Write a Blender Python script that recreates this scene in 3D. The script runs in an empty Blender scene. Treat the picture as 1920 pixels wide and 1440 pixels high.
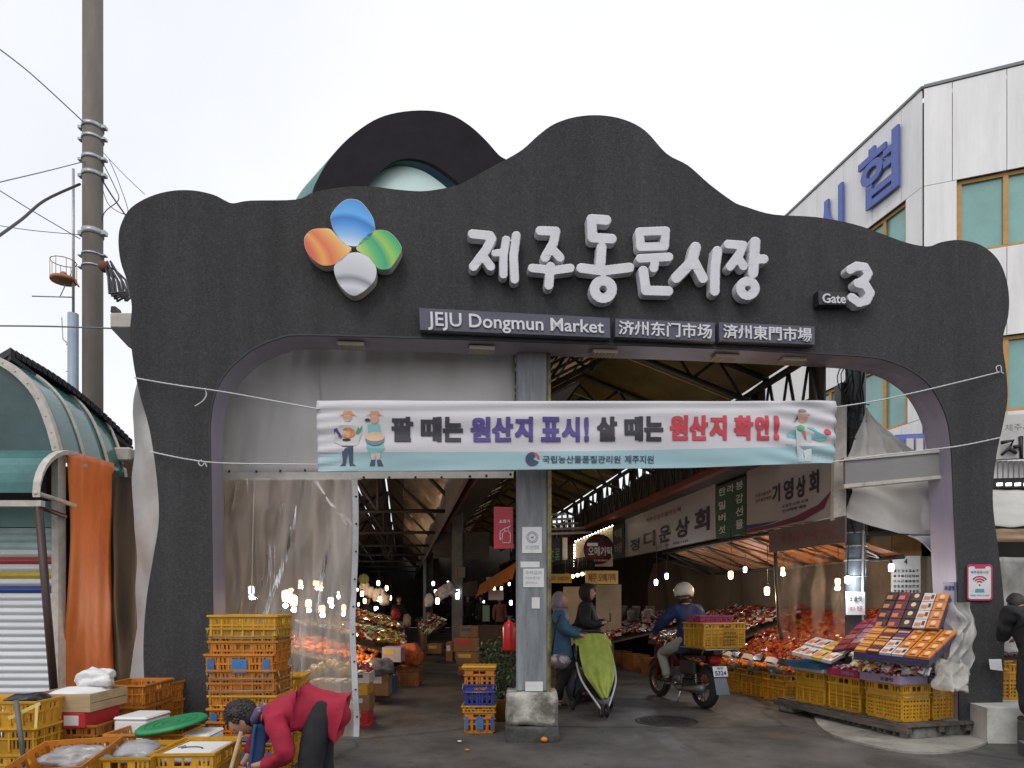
import bpy, bmesh, math, random
import numpy as np
from mathutils import Vector, Matrix, Euler, noise, geometry
R = math.radians
rnd = random.Random(7)
scene = bpy.context.scene
COL = scene.collection

# ---------------------------------------------------------------- camera, world, light, exposure
F, CX, HY, CH = 1280.0, 960.0, 1128.0, 1.45
cam_d = bpy.data.cameras.new('camera')
cam_d.sensor_width = 36; cam_d.lens = 24.0
cam_d.shift_x = 0.0; cam_d.shift_y = (HY-720)/1920
cam_d.clip_end = 2000; cam_d.clip_start = .05
cam = bpy.data.objects.new('camera', cam_d); COL.objects.link(cam)
cam.location = (0, 0, CH); cam.rotation_euler = (R(90), 0, 0)
scene.camera = cam
scene.view_settings.view_transform = 'Standard'
scene.view_settings.look = 'None'
scene.view_settings.exposure = 0.33
scene.view_settings.gamma = 1.0
scene.view_settings.use_curve_mapping = False
world = bpy.data.worlds.new('World'); scene.world = world
world.use_nodes = True
wn, wl = world.node_tree.nodes, world.node_tree.links
wn.clear()
SUN_EL, SUN_ROT = R(52), R(200)
wo = wn.new('ShaderNodeOutputWorld'); bg = wn.new('ShaderNodeBackground'); bg.inputs[1].default_value = 0.1
sk = wn.new('ShaderNodeTexSky'); sk.sky_type = 'NISHITA'; sk.sun_disc = False
sk.sun_elevation = SUN_EL; sk.sun_rotation = SUN_ROT; sk.dust_density = 4; sk.air_density = 1
mixw = wn.new('ShaderNodeMix'); mixw.data_type = 'RGBA'; mixw.inputs[0].default_value = 0.90
tcw = wn.new('ShaderNodeTexCoord'); nzw = wn.new('ShaderNodeTexNoise'); nzw.inputs['Scale'].default_value = 1.4; nzw.inputs['Detail'].default_value = 5
rpw = wn.new('ShaderNodeValToRGB')
rpw.color_ramp.elements[0].position = .3; rpw.color_ramp.elements[0].color = (7.3, 7.45, 7.9, 1)
rpw.color_ramp.elements[1].position = .75; rpw.color_ramp.elements[1].color = (9.6, 9.7, 10.0, 1)
wl.new(tcw.outputs['Generated'], nzw.inputs['Vector']); wl.new(nzw.outputs['Fac'], rpw.inputs[0])
wl.new(sk.outputs[0], mixw.inputs[6]); wl.new(rpw.outputs[0], mixw.inputs[7])
wl.new(mixw.outputs[2], bg.inputs[0]); wl.new(bg.outputs[0], wo.inputs[0])
sun_d = bpy.data.lights.new('sun', 'SUN'); sun_d.energy = 0.8; sun_d.angle = R(25); sun_d.color = (1, .97, .93)
sun = bpy.data.objects.new('sun', sun_d); COL.objects.link(sun)
sd = Vector((math.sin(SUN_ROT)*math.cos(SUN_EL), math.cos(SUN_ROT)*math.cos(SUN_EL), math.sin(SUN_EL)))
sun.rotation_euler = sd.to_track_quat('Z', 'Y').to_euler(); sun.location = sd*30
cy = scene.cycles
cy.use_light_tree = True; cy.max_bounces = 7; cy.diffuse_bounces = 3; cy.glossy_bounces = 3
cy.transparent_max_bounces = 12; cy.transmission_bounces = 4; cy.sample_clamp_indirect = 4
cy.caustics_reflective = False; cy.caustics_refractive = False
cy.use_denoising = True

# ---------------------------------------------------------------- helpers
def P(px, py, Y): return Vector(((px-CX)/F*Y, Y, CH+(HY-py)/F*Y))
def G(px, py, z=0.0):
    Y = F*(CH-z)/(py-HY); return Vector(((px-CX)/F*Y, Y, z))

def lin(c):
    if isinstance(c, str):
        c = [int(c[i:i+2], 16)/255 for i in (0, 2, 4)]
        c = [x/12.92 if x <= .04045 else ((x+.055)/1.055)**2.4 for x in c]
    return tuple(c)[:3]

MATS = {}
def mat(name, col=(.5, .5, .5), rough=.6, metal=0, var=.12, vs=5, bump=0, bs=40, col2=None, stretch=(1, 1, 1), c2pos=(.45, .62), spec=.5, coat=0, alpha=1, trans=0, emit=0, sss=0, det=6, rv=0):
    if name in MATS: return MATS[name]
    m = bpy.data.materials.new(name); MATS[name] = m; m.use_nodes = True
    n, l = m.node_tree.nodes, m.node_tree.links
    b = n['Principled BSDF']; col = lin(col)
    b.inputs['Roughness'].default_value = rough; b.inputs['Metallic'].default_value = metal
    b.inputs['Specular IOR Level'].default_value = spec
    b.inputs['Coat Weight'].default_value = coat; b.inputs['Alpha'].default_value = alpha
    b.inputs['Transmission Weight'].default_value = trans
    tc = n.new('ShaderNodeTexCoord'); oi = n.new('ShaderNodeObjectInfo')
    va = n.new('ShaderNodeVectorMath'); va.operation = 'MULTIPLY_ADD'
    va.inputs[1].default_value = (13, 7, 5)
    l.new(oi.outputs['Random'], va.inputs[0]); l.new(tc.outputs['Object'], va.inputs[2])
    mp = n.new('ShaderNodeMapping'); mp.inputs['Scale'].default_value = stretch
    l.new(va.outputs[0], mp.inputs[0])
    nz = n.new('ShaderNodeTexNoise'); nz.inputs['Scale'].default_value = vs; nz.inputs['Detail'].default_value = det; nz.inputs['Roughness'].default_value = .65
    l.new(mp.outputs[0], nz.inputs['Vector'])
    rp = n.new('ShaderNodeValToRGB'); rp.color_ramp.elements[0].position = .3; rp.color_ramp.elements[1].position = .7
    rp.color_ramp.elements[0].color = (*[c*(1-var) for c in col], 1); rp.color_ramp.elements[1].color = (*[min(1, c*(1+var)) for c in col], 1)
    l.new(nz.outputs['Fac'], rp.inputs[0]); out = rp.outputs[0]
    if col2 is not None:
        nz2 = n.new('ShaderNodeTexNoise'); nz2.inputs['Scale'].default_value = vs*.45; nz2.inputs['Detail'].default_value = 8; nz2.inputs['Roughness'].default_value = .7
        l.new(mp.outputs[0], nz2.inputs['Vector'])
        r2 = n.new('ShaderNodeValToRGB'); r2.color_ramp.elements[0].position = c2pos[0]; r2.color_ramp.elements[1].position = c2pos[1]
        l.new(nz2.outputs['Fac'], r2.inputs[0])
        mx = n.new('ShaderNodeMix'); mx.data_type = 'RGBA'; l.new(r2.outputs[0], mx.inputs[0]); l.new(out, mx.inputs[6]); mx.inputs[7].default_value = (*lin(col2), 1)
        out = mx.outputs[2]
    if rv:
        mr = n.new('ShaderNodeMapRange'); mr.inputs[3].default_value = 1-rv; mr.inputs[4].default_value = 1+rv*.35; l.new(oi.outputs['Random'], mr.inputs[0])
        hs = n.new('ShaderNodeHueSaturation'); l.new(mr.outputs[0], hs.inputs['Value']); l.new(out, hs.inputs['Color']); out = hs.outputs[0]
    l.new(out, b.inputs['Base Color'])
    if bump:
        nb = n.new('ShaderNodeTexNoise'); nb.inputs['Scale'].default_value = bs; nb.inputs['Detail'].default_value = 4
        l.new(mp.outputs[0], nb.inputs['Vector'])
        bp = n.new('ShaderNodeBump'); bp.inputs['Strength'].default_value = min(1, bump); bp.inputs['Distance'].default_value = .01*max(1, bump)
        l.new(nb.outputs['Fac'], bp.inputs['Height']); l.new(bp.outputs[0], b.inputs['Normal'])
    if emit:
        b.inputs['Emission Color'].default_value = (*col, 1); b.inputs['Emission Strength'].default_value = emit
    return m

class MB:
    def __init__(s): s.v = []; s.f = []; s.mi = []; s.cur = 0; s.sm = []; s.smooth = False
    def add(s, vs, fs):
        o = len(s.v); s.v += [tuple(v) for v in vs]
        for f in fs: s.f.append(tuple(i+o for i in f)); s.mi.append(s.cur); s.sm.append(s.smooth)
        return s
    def box(s, a, b, M=None):
        (x0, y0, z0), (x1, y1, z1) = a, b
        vs = [Vector(p) for p in ((x0,y0,z0),(x1,y0,z0),(x1,y1,z0),(x0,y1,z0),(x0,y0,z1),(x1,y0,z1),(x1,y1,z1),(x0,y1,z1))]
        if M is not None: vs = [M @ v for v in vs]
        return s.add(vs, [(3,2,1,0),(4,5,6,7),(0,1,5,4),(1,2,6,5),(2,3,7,6),(3,0,4,7)])
    def bbox(s, a, b, bev=.01, M=None):   # chamfered box
        (x0, y0, z0), (x1, y1, z1) = a, b
        bm = bmesh.new(); bmesh.ops.create_cube(bm, size=1)
        for v in bm.verts: v.co = Vector(((x0+x1)/2+v.co.x*(x1-x0), (y0+y1)/2+v.co.y*(y1-y0), (z0+z1)/2+v.co.z*(z1-z0)))
        bmesh.ops.bevel(bm, geom=bm.edges[:], offset=bev, segments=1, affect='EDGES')
        vs = [(M @ v.co) if M is not None else v.co.copy() for v in bm.verts]; fs = [[v.index for v in f.verts] for f in bm.faces]
        bm.free(); return s.add(vs, fs)
    def quad(s, *p): return s.add(p, [tuple(range(len(p)))])
    def slab(s, pts, n):    # closed polygon given thickness vector n
        k = len(pts); pts = [Vector(p) for p in pts]; n = Vector(n)
        return s.add(pts+[p+n for p in pts], [tuple(range(k))[::-1], tuple(range(k, 2*k))]+[(i, (i+1) % k, k+(i+1) % k, k+i) for i in range(k)])
    def tube(s, pts, r, n=8, caps=True, closed=False):
        pts = [Vector(p) for p in pts]; k = len(pts); rs = r if isinstance(r, (list, tuple)) else [r]*k
        vs = []; up = None
        for i, p in enumerate(pts):
            a = pts[(i-1) % k] if (i > 0 or closed) else p; b = pts[(i+1) % k] if (i < k-1 or closed) else p
            d = (b-a); d = d.normalized() if d.length > 1e-9 else Vector((0, 0, 1))
            if up is None: up = Vector((0, 0, 1)) if abs(d.z) < .9 else Vector((1, 0, 0))
            x = d.cross(up)
            if x.length < 1e-4: x = d.cross(Vector((0, 1, 0)))
            x.normalize(); y = x.cross(d); up = y
            vs += [p+(x*math.cos(2*math.pi*j/n)+y*math.sin(2*math.pi*j/n))*rs[i] for j in range(n)]
        fs = [(i*n+j, i*n+(j+1) % n, (i+1)*n+(j+1) % n, (i+1)*n+j) for i in range(k-1) for j in range(n)]
        if closed: fs += [((k-1)*n+j, (k-1)*n+(j+1) % n, (j+1) % n, j) for j in range(n)]
        elif caps: fs += [tuple(range(n))[::-1], tuple(range((k-1)*n, k*n))]
        sm = s.smooth; s.smooth = True; s.add(vs, fs); s.smooth = sm; return s
    def lathe(s, prof, n=16, M=None, caps=True):   # prof: (r, z)
        vs = [Vector((r*math.cos(2*math.pi*j/n), r*math.sin(2*math.pi*j/n), z)) for r, z in prof for j in range(n)]
        if M is not None: vs = [M @ v for v in vs]
        k = len(prof)
        fs = [(i*n+j, i*n+(j+1) % n, (i+1)*n+(j+1) % n, (i+1)*n+j) for i in range(k-1) for j in range(n)]
        if caps: fs += [tuple(range(n))[::-1], tuple(range((k-1)*n, k*n))]
        sm = s.smooth; s.smooth = True; s.add(vs, fs); s.smooth = sm; return s
    def grid(s, fn, nu, nv):
        vs = [fn(i/nu, j/nv) for j in range(nv+1) for i in range(nu+1)]
        sm = s.smooth; s.smooth = True
        s.add(vs, [(j*(nu+1)+i, j*(nu+1)+i+1, (j+1)*(nu+1)+i+1, (j+1)*(nu+1)+i) for j in range(nv) for i in range(nu)]); s.smooth = sm; return s
    def ball(s, c, r, sub=2, sc=(1, 1, 1), amp=0, fr=3, M=None, seed=0):
        key = sub
        if key not in ICO:
            bm = bmesh.new(); bmesh.ops.create_icosphere(bm, subdivisions=sub, radius=1)
            ICO[key] = ([v.co.copy() for v in bm.verts], [[v.index for v in f.verts] for f in bm.faces]); bm.free()
        V, Fc = ICO[key]; c = Vector(c); vs = []
        for v in V:
            k = r
            if amp:
                o_ = Vector((seed*3.1+.37, seed+.21, .53)); k = r*(1+amp*(.55*noise.noise(v*fr*.45+o_)+.42*(.35-abs(noise.noise(v*fr*.9+o_)))+.22*(.3-abs(noise.noise(v*fr*2.1+o_)))))
            p = Vector((v.x*sc[0]*k, v.y*sc[1]*k, v.z*sc[2]*k))
            vs.append(c+((M @ p) if M is not None else p))
        sm = s.smooth; s.smooth = True; s.add(vs, Fc); s.smooth = sm; return s
    def mesh(s, name, mats):
        me = bpy.data.meshes.new(name); me.from_pydata(s.v, [], s.f)
        for m in (mats if isinstance(mats, (list, tuple)) else [mats]): me.materials.append(m)
        me.polygons.foreach_set('material_index', s.mi); me.polygons.foreach_set('use_smooth', s.sm); me.update()
        return me
    def build(s, name, mats, parent=None, world=False, recalc=False):
        if world and parent is not None:
            Mi = (Matrix.Translation(parent.location) @ parent.rotation_euler.to_matrix().to_4x4()).inverted()
            s.v = [tuple(Mi @ Vector(v)) for v in s.v]
        me = s.mesh(name, mats)
        if recalc:
            bm = bmesh.new(); bm.from_mesh(me); bmesh.ops.recalc_face_normals(bm, faces=bm.faces); bm.to_mesh(me); bm.free()
        o = bpy.data.objects.new(name, me); COL.objects.link(o); o.parent = parent
        return o
ICO = {}
def obj(name, me, parent=None, loc=(0, 0, 0), rot=None):
    o = bpy.data.objects.new(name, me); COL.objects.link(o); o.parent = parent; o.location = loc
    if rot is not None: o.rotation_euler = rot
    return o
def tag(o, label, cat, group=None, kind=None):
    if label: o['label'] = label
    if cat: o['category'] = cat
    if group: o['group'] = group
    if kind: o['kind'] = kind
    return o
def thing(name, label, cat, loc=(0, 0, 0), rz=0, group=None):
    o = bpy.data.objects.new(name, None); COL.objects.link(o); o.location = loc; o.rotation_euler = (0, 0, rz)
    o.empty_display_size = .1
    return tag(o, label, cat, group)
def struct(o): o['kind'] = 'structure'; return o
def dup(root, loc=None, rz=None, label=None, group=None, rot=None, sc=None):
    r = root.copy(); COL.objects.link(r)
    if loc is not None: r.location = loc
    if rz is not None: r.rotation_euler = (0, 0, rz)
    if rot is not None: r.rotation_euler = rot
    if sc is not None: r.scale = sc
    if label: r['label'] = label
    if group: r['group'] = group
    for ch in list(root.children):
        c = ch.copy(); COL.objects.link(c); c.parent = r
        for g in list(ch.children):
            d = g.copy(); COL.objects.link(d); d.parent = c
    return r
ORD = ['first', 'second', 'third', 'fourth', 'fifth', 'sixth', 'seventh', 'eighth', 'ninth', 'tenth', 'eleventh', 'twelfth', 'thirteenth', 'fourteenth', 'fifteenth', 'sixteenth', 'seventeenth', 'eighteenth', 'nineteenth', 'twentieth']

_T = {}
def rawtext(s, bold=.0, ext=0):
    k = (s, bold, ext)
    if k not in _T:
        c = bpy.data.curves.new('t', 'FONT'); c.body = s; c.offset = bold; c.extrude = ext; c.resolution_u = 3
        o = bpy.data.objects.new('t', c); me = bpy.data.meshes.new_from_object(o)
        V = [v.co.copy() for v in me.vertices]; Fc = [tuple(p.vertices) for p in me.polygons]
        bpy.data.meshes.remove(me); bpy.data.objects.remove(o); bpy.data.curves.remove(c)
        x0 = min(v.x for v in V); x1 = max(v.x for v in V); y0 = min(v.y for v in V); y1 = max(v.y for v in V)
        _T[k] = ([Vector(((v.x-x0)/(x1-x0), (v.y-y0)/(y1-y0), v.z/ext if ext else 0)) for v in V], Fc, (x1-x0)/(y1-y0))
    return _T[k]
def textq(mb, s, q, n=(0, 0, 0), bold=.015, ext=0):
    """text mapped into the quad q = BL, BR, TR, TL; n = half-thickness vector (toward the viewer)"""
    a, b, c, d = [Vector(p) for p in q]; n = Vector(n)
    sh = 0
    if bold > .02: sh = bold-.012; bold = .012
    V, Fc, asp = rawtext(s, bold, ext); sx, sy = sh/(asp*.85), sh/.85
    nn = (b-a).cross(d-a).normalized(); nn = -nn if nn.y > 0 else nn
    offs = [(0, 0)] if not sh else [(0, 0), (-1, -1), (1, -1), (1, 1), (-1, 1), (0, 1), (0, -1), (1, 0), (-1, 0)]
    for i, (ox, oy) in enumerate(offs):
        f = lambda x, y: (a*(1-x)+b*x)*(1-y)+(d*(1-x)+c*x)*y
        mb.add([f(sx+v.x*(1-2*sx)+ox*sx, sy+v.y*(1-2*sy)+oy*sy)+n*v.z+nn*(.0004*i) for v in V], Fc)
    return mb

def split_chars(o, kids='letter'):
    me = o.data; n = len(me.vertices); par = list(range(n))
    def fd(i):
        while par[i] != i: par[i] = par[par[i]]; i = par[i]
        return i
    for p in me.polygons:
        a = fd(p.vertices[0])
        for v in p.vertices[1:]: par[fd(v)] = a
    comp = {}
    for p in me.polygons: comp.setdefault(fd(p.vertices[0]), []).append(p)
    rng = []
    for c, ps in comp.items():
        xs = [me.vertices[v].co.x for p in ps for v in p.vertices]; rng.append([min(xs), max(xs), ps])
    rng.sort(key=lambda r: r[0]); g = []
    for r in rng:
        if g and r[0] < g[-1][1]-.35*min(r[1]-r[0], g[-1][1]-g[-1][0]): g[-1][1] = max(g[-1][1], r[1]); g[-1][2] += r[2]
        else: g.append(r)
    for x0, x1, ps in g:
        idx = {}; V = []; Fc = []
        for p in ps:
            for v in p.vertices:
                if v not in idx: idx[v] = len(V); V.append(tuple(me.vertices[v].co))
            Fc.append([idx[v] for v in p.vertices])
        m2 = bpy.data.meshes.new(kids); m2.from_pydata(V, [], Fc); m2.materials.append(me.materials[0]); k = bpy.data.objects.new(kids, m2); COL.objects.link(k); k.parent = o.parent
    bpy.data.objects.remove(o)

def poly_fill(mb, loops, fn_front, side_fns=(), rev=False):
    """loops: outer + holes in 2-D; fn_front maps (x, y, i) to 3-D; side_fns: rings going back."""
    tri = geometry.tessellate_polygon([[Vector((x, y, 0)) for x, y in lp] for lp in loops])
    flat = [p for lp in loops for p in lp]
    base = len(mb.v); n = len(flat)
    mb.add([fn_front(*p) for p in flat], [t for t in tri])
    prev = base
    for fn in side_fns:
        cur = len(mb.v); mb.v += [tuple(fn(*p)) for p in flat]; o = 0
        for lp in loops:
            k = len(lp)
            for i in range(k):
                j = (i+1) % k
                mb.f.append((prev+o+i, prev+o+j, cur+o+j, cur+o+i)); mb.mi.append(mb.cur); mb.sm.append(False)
            o += k
        prev = cur
    if side_fns:
        for t in tri: mb.f.append(tuple(prev+i for i in t[::-1])); mb.mi.append(mb.cur); mb.sm.append(False)
    return mb

def contours(sdf, x0, y0, x1, y1, st):
    """marching squares: closed loops where sdf < 0"""
    xs = np.arange(x0, x1+st, st); ys = np.arange(y0, y1+st, st)
    D = sdf(xs[None, :], ys[:, None]); segs = {}
    H, W = D.shape
    def pt(i0, j0, i1, j1):
        a, b = D[j0, i0], D[j1, i1]; t = a/(a-b)
        return (xs[i0]+(xs[i1]-xs[i0])*t, ys[j0]+(ys[j1]-ys[j0])*t)
    ins = D < 0
    for j in range(H-1):
        for i in range(W-1):
            c = (ins[j, i]) | (ins[j, i+1] << 1) | (ins[j+1, i+1] << 2) | (ins[j+1, i] << 3)
            c = int(ins[j, i])+2*int(ins[j, i+1])+4*int(ins[j+1, i+1])+8*int(ins[j+1, i])
            if c in (0, 15): continue
            e = {'b': ((i, j), (i+1, j)), 'r': ((i+1, j), (i+1, j+1)), 't': ((i, j+1), (i+1, j+1)), 'l': ((i, j), (i, j+1))}
            T = {1: ['lb'], 2: ['br'], 3: ['lr'], 4: ['rt'], 5: ['lb', 'rt'], 6: ['bt'], 7: ['lt'], 8: ['tl'], 9: ['tb'], 10: ['br', 'tl'], 11: ['tr'], 12: ['rl'], 13: ['rb'], 14: ['bl']}[c]
            for ab in T: segs[e[ab[0]]] = e[ab[1]]
    loops = []
    while segs:
        k0 = next(iter(segs)); lp = []; k = k0
        while k in segs:
            (a, b) = k; lp.append(pt(*a, *b)); k = segs.pop(k)
        if len(lp) > 5: loops.append(lp)
    return loops
def area(lp): return sum(lp[i][0]*lp[(i+1) % len(lp)][1]-lp[(i+1) % len(lp)][0]*lp[i][1] for i in range(len(lp)))/2
def inside(p, lp):
    c = False
    for i in range(len(lp)):
        (x1, y1), (x2, y2) = lp[i-1], lp[i]
        if (y1 > p[1]) != (y2 > p[1]) and p[0] < (x2-x1)*(p[1]-y1)/(y2-y1)+x1: c = not c
    return c
def group_loops(lps):
    lps = sorted(lps, key=lambda l: -abs(area(l))); outs = []
    for l in lps:
        for o in outs:
            if inside(l[0], o[0]): o.append(l); break
        else: outs.append([l])
    return outs
def strokes_sdf(strokes):
    """strokes: list of (points, radius)"""
    def f(X, Y):
        D = np.full(np.broadcast(X, Y).shape, 1e9)
        for pts, r in strokes:
            for a, b in zip(pts[:-1], pts[1:]):
                dx, dy = b[0]-a[0], b[1]-a[1]; L = dx*dx+dy*dy+1e-9
                t = np.clip(((X-a[0])*dx+(Y-a[1])*dy)/L, 0, 1)
                D = np.minimum(D, np.hypot(X-a[0]-t*dx, Y-a[1]-t*dy)-r)
        return D
    return f
def smooth_closed(pts, sub=4):
    out = []; n = len(pts)
    for i in range(n):
        p0, p1, p2, p3 = [Vector(pts[(i+k) % n]) for k in (-1, 0, 1, 2)]
        for j in range(sub):
            t = j/sub
            out.append(tuple(.5*((2*p1)+(-p0+p2)*t+(2*p0-5*p1+4*p2-p3)*t*t+(-p0+3*p1-3*p2+p3)*t**3)))
    return out
def smooth_open(pts, sub=4):
    out = []; n = len(pts)
    for i in range(n-1):
        p0, p1, p2, p3 = [Vector(pts[min(n-1, max(0, i+k))]) for k in (-1, 0, 1, 2)]
        for j in range(sub):
            t = j/sub
            out.append(tuple(.5*((2*p1)+(-p0+p2)*t+(2*p0-5*p1+4*p2-p3)*t*t+(-p0+3*p1-3*p2+p3)*t**3)))
    out.append(tuple(pts[-1])); return out

def skin(joints, edges, root, sub=2):
    """joints: name -> (x, y, z, r[, r2]); returns (verts, faces) of one continuous tapered surface"""
    names = list(joints); idx = {k: i for i, k in enumerate(names)}
    me = bpy.data.meshes.new('sk'); me.from_pydata([joints[k][:3] for k in names], [(idx[a], idx[b]) for a, b in edges], [])
    o = bpy.data.objects.new('sk', me); COL.objects.link(o)
    md = o.modifiers.new('s', 'SKIN'); md.use_smooth_shade = True; md.branch_smoothing = .4
    sv = me.skin_vertices[0].data
    for k in names:
        j = joints[k]; sv[idx[k]].radius = (j[3], j[4] if len(j) > 4 else j[3]); sv[idx[k]].use_root = (k == root)
    ms = o.modifiers.new('u', 'SUBSURF'); ms.levels = sub; ms.render_levels = sub
    dg = bpy.context.evaluated_depsgraph_get(); ev = o.evaluated_get(dg); m2 = bpy.data.meshes.new_from_object(ev)
    V = [v.co.copy() for v in m2.vertices]; Fc = [tuple(p.vertices) for p in m2.polygons]
    bpy.data.objects.remove(o); bpy.data.meshes.remove(me); bpy.data.meshes.remove(m2)
    return V, Fc
def addskin(mb, joints, edges, root, sub=2, wrinkle=0, ws=14, seed=0):
    V, Fc = skin(joints, edges, root, sub)
    if wrinkle:
        V = [v+Vector((noise.noise(v*ws+Vector((seed, 0, 0))), noise.noise(v*ws+Vector((9, seed, 0))), noise.noise(v*ws*1.3+Vector((0, 5, seed)))))*wrinkle for v in V]
    sm = mb.smooth; mb.smooth = True; mb.add(V, Fc); mb.smooth = sm; return mb
# ---------------------------------------------------------------- ground
def wave(x, y): return .012*noise.noise(Vector((x*.35, y*.35, 0)))
m_asphalt = mat('asphalt', (.085, .081, .077), rough=.78, var=.45, vs=1.7, bump=.8, bs=80, col2=(.030, .028, .027), c2pos=(.47, .66), det=14)
m_conc = mat('concrete', (.30, .285, .25), rough=.9, var=.3, vs=3, bump=.6, bs=30, col2=(.12, .11, .10), c2pos=(.48, .68))
def asphalt_nodes(m):
    n, l = m.node_tree.nodes, m.node_tree.links; b = n['Principled BSDF']
    src = b.inputs['Base Color'].links[0].from_socket
    tc = n.new('ShaderNodeTexCoord')
    v1 = n.new('ShaderNodeTexVoronoi'); v1.feature = 'DISTANCE_TO_EDGE'; v1.inputs['Scale'].default_value = .33
    nz = n.new('ShaderNodeTexNoise'); nz.inputs['Scale'].default_value = 1.2; nz.inputs['Detail'].default_value = 6
    mx = n.new('ShaderNodeMix'); mx.data_type = 'VECTOR'; mx.inputs[0].default_value = .35
    l.new(tc.outputs['Object'], nz.inputs['Vector']); l.new(tc.outputs['Object'], mx.inputs[4]); l.new(nz.outputs['Color'], mx.inputs[5]); l.new(mx.outputs[1], v1.inputs['Vector'])
    r = n.new('ShaderNodeValToRGB'); r.color_ramp.elements[0].position = .0; r.color_ramp.elements[0].color = (.25, .25, .25, 1); r.color_ramp.elements[1].position = .012; r.color_ramp.elements[1].color = (1, 1, 1, 1)
    l.new(v1.outputs['Distance'], r.inputs[0])
    mu = n.new('ShaderNodeMix'); mu.data_type = 'RGBA'; mu.blend_type = 'MULTIPLY'; mu.inputs[0].default_value = .8
    l.new(src, mu.inputs[6]); l.new(r.outputs[0], mu.inputs[7])
    # dark spots (gum, oil)
    v2 = n.new('ShaderNodeTexVoronoi'); v2.inputs['Scale'].default_value = 3.2; l.new(tc.outputs['Object'], v2.inputs['Vector'])
    r2 = n.new('ShaderNodeValToRGB'); r2.color_ramp.elements[0].position = .06; r2.color_ramp.elements[0].color = (.45, .45, .45, 1); r2.color_ramp.elements[1].position = .11; r2.color_ramp.elements[1].color = (1, 1, 1, 1)
    l.new(v2.outputs['Distance'], r2.inputs[0])
    m3 = n.new('ShaderNodeMix'); m3.data_type = 'RGBA'; m3.blend_type = 'MULTIPLY'; m3.inputs[0].default_value = .8
    l.new(mu.outputs[2], m3.inputs[6]); l.new(r2.outputs[0], m3.inputs[7]); l.new(m3.outputs[2], b.inputs['Base Color'])
asphalt_nodes(m_asphalt)
def rough_var(m, lo, hi, sc):
    n, l = m.node_tree.nodes, m.node_tree.links; tc = n.new('ShaderNodeTexCoord'); nz = n.new('ShaderNodeTexNoise'); nz.inputs['Scale'].default_value = sc; nz.inputs['Detail'].default_value = 7
    l.new(tc.outputs['Object'], nz.inputs['Vector']); mr = n.new('ShaderNodeMapRange'); mr.inputs[1].default_value = .38; mr.inputs[2].default_value = .62; mr.inputs[3].default_value = lo; mr.inputs[4].default_value = hi; l.new(nz.outputs['Fac'], mr.inputs[0]); l.new(mr.outputs[0], n['Principled BSDF'].inputs['Roughness'])
rough_var(m_asphalt, .42, .9, .9)
g = MB(); g.quad((-400, -60, -.02), (400, -60, -.02), (400, 600, -.02), (-400, 600, -.02)); struct(g.build('ground', m_asphalt))
g = MB(); g.grid(lambda u, v: Vector((-16+36*u, 1+30*v, -.004+wave(-16+36*u, 1+30*v)*.5)), 90, 80); struct(g.build('street', m_asphalt))

def flat_patch(name, pts, z, m, th=.02, sub=3):
    lp = smooth_closed(pts, sub) if sub > 1 else pts
    b = MB(); poly_fill(b, [lp], lambda x, y: Vector((x, y, z)), [lambda x, y: Vector((x*1.0, y, z-th))]); return b.build(name, m, recalc=True)
# worn concrete apron in front of the corner stall
ap = [G(*q)[:2] for q in ((1528, 1352), (1560, 1380), (1640, 1402), (1720, 1414), (1800, 1410), (1850, 1395), (1860, 1378), (1780, 1345), (1620, 1325), (1540, 1330))]
struct(flat_patch('concrete_apron', ap, .022, m_conc, .04))
ap = [G(*q)[:2] for q in ((1690, 1440), (1760, 1428), (1850, 1416), (1990, 1430), (2100, 1480), (1700, 1500))]
# manhole cover
mc = G(1250, 1352); mh = thing('manhole_cover', 'round cast iron manhole cover set in the asphalt behind the motorcycle', 'manhole cover', (mc.x, mc.y, 0))
m_iron = mat('cast_iron', (.035, .032, .03), rough=.6, metal=.4, var=.4, vs=12, bump=.4)
b = MB(); b.lathe([(.33, -.002), (.345, .007), (.375, .007), (.38, -.002)], 40, caps=False); b.build('frame', m_iron, mh)
b = MB(); b.lathe([(.325, -.01), (.32, .004), (.0005, .004)], 40, caps=False)
for i in range(-5, 6):
    for j in range(-5, 6):
        if i*i+j*j < 28: b.box((i*.054-.017, j*.054-.009, .003), (i*.054+.017, j*.054+.009, .010))
b.build('cover', m_iron, mh)

# ---------------------------------------------------------------- the gate
GA, GB = 6.85, 0.10
gn = Vector((GB, -1, 0)).normalized()      # toward the viewer
def gp(px, py, off=0.0):
    """point of the gate's face, moved `off` metres toward the street"""
    u = (px-CX)/F; w = (HY-py)/F
    p0 = Vector((0, GA, 0))+gn*off
    d = Vector((u, 1, w)); t = (p0-Vector((0, 0, 0))).dot(gn)/d.dot(gn)
    q = d*t; q.z += CH; return q
outer = [(280,1412),(275,1330),(270,1270),(269,1200),(275,1120),(288,1040),(298,970),(292,880),(279,800),(262,740),(250,680),(244,620),(247,575),(239,530),(226,490),(222,450),(227,420),(245,390),(280,369),(320,358),(362,357),(400,365),(424,377),(438,381),(470,376),(555,374),(590,360),(650,350),(700,350),(750,356),(800,358),(860,346),(905,322),(945,301),(980,280),(1010,253),(1040,232),(1080,219),(1125,216),(1170,224),(1210,245),(1250,288),(1290,310),(1330,345),(1375,378),(1400,388),(1450,402),(1530,407),(1600,420),(1650,437),(1700,455),(1740,462),(1765,454),(1800,450),(1840,460),(1870,485),(1886,520),(1892,558),(1890,595),(1880,640),(1887,700),(1889,750),(1880,800),(1869,850),(1862,910),(1863,960),(1872,1030),(1880,1100),(1884,1160),(1882,1250),(1878,1380)]
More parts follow.
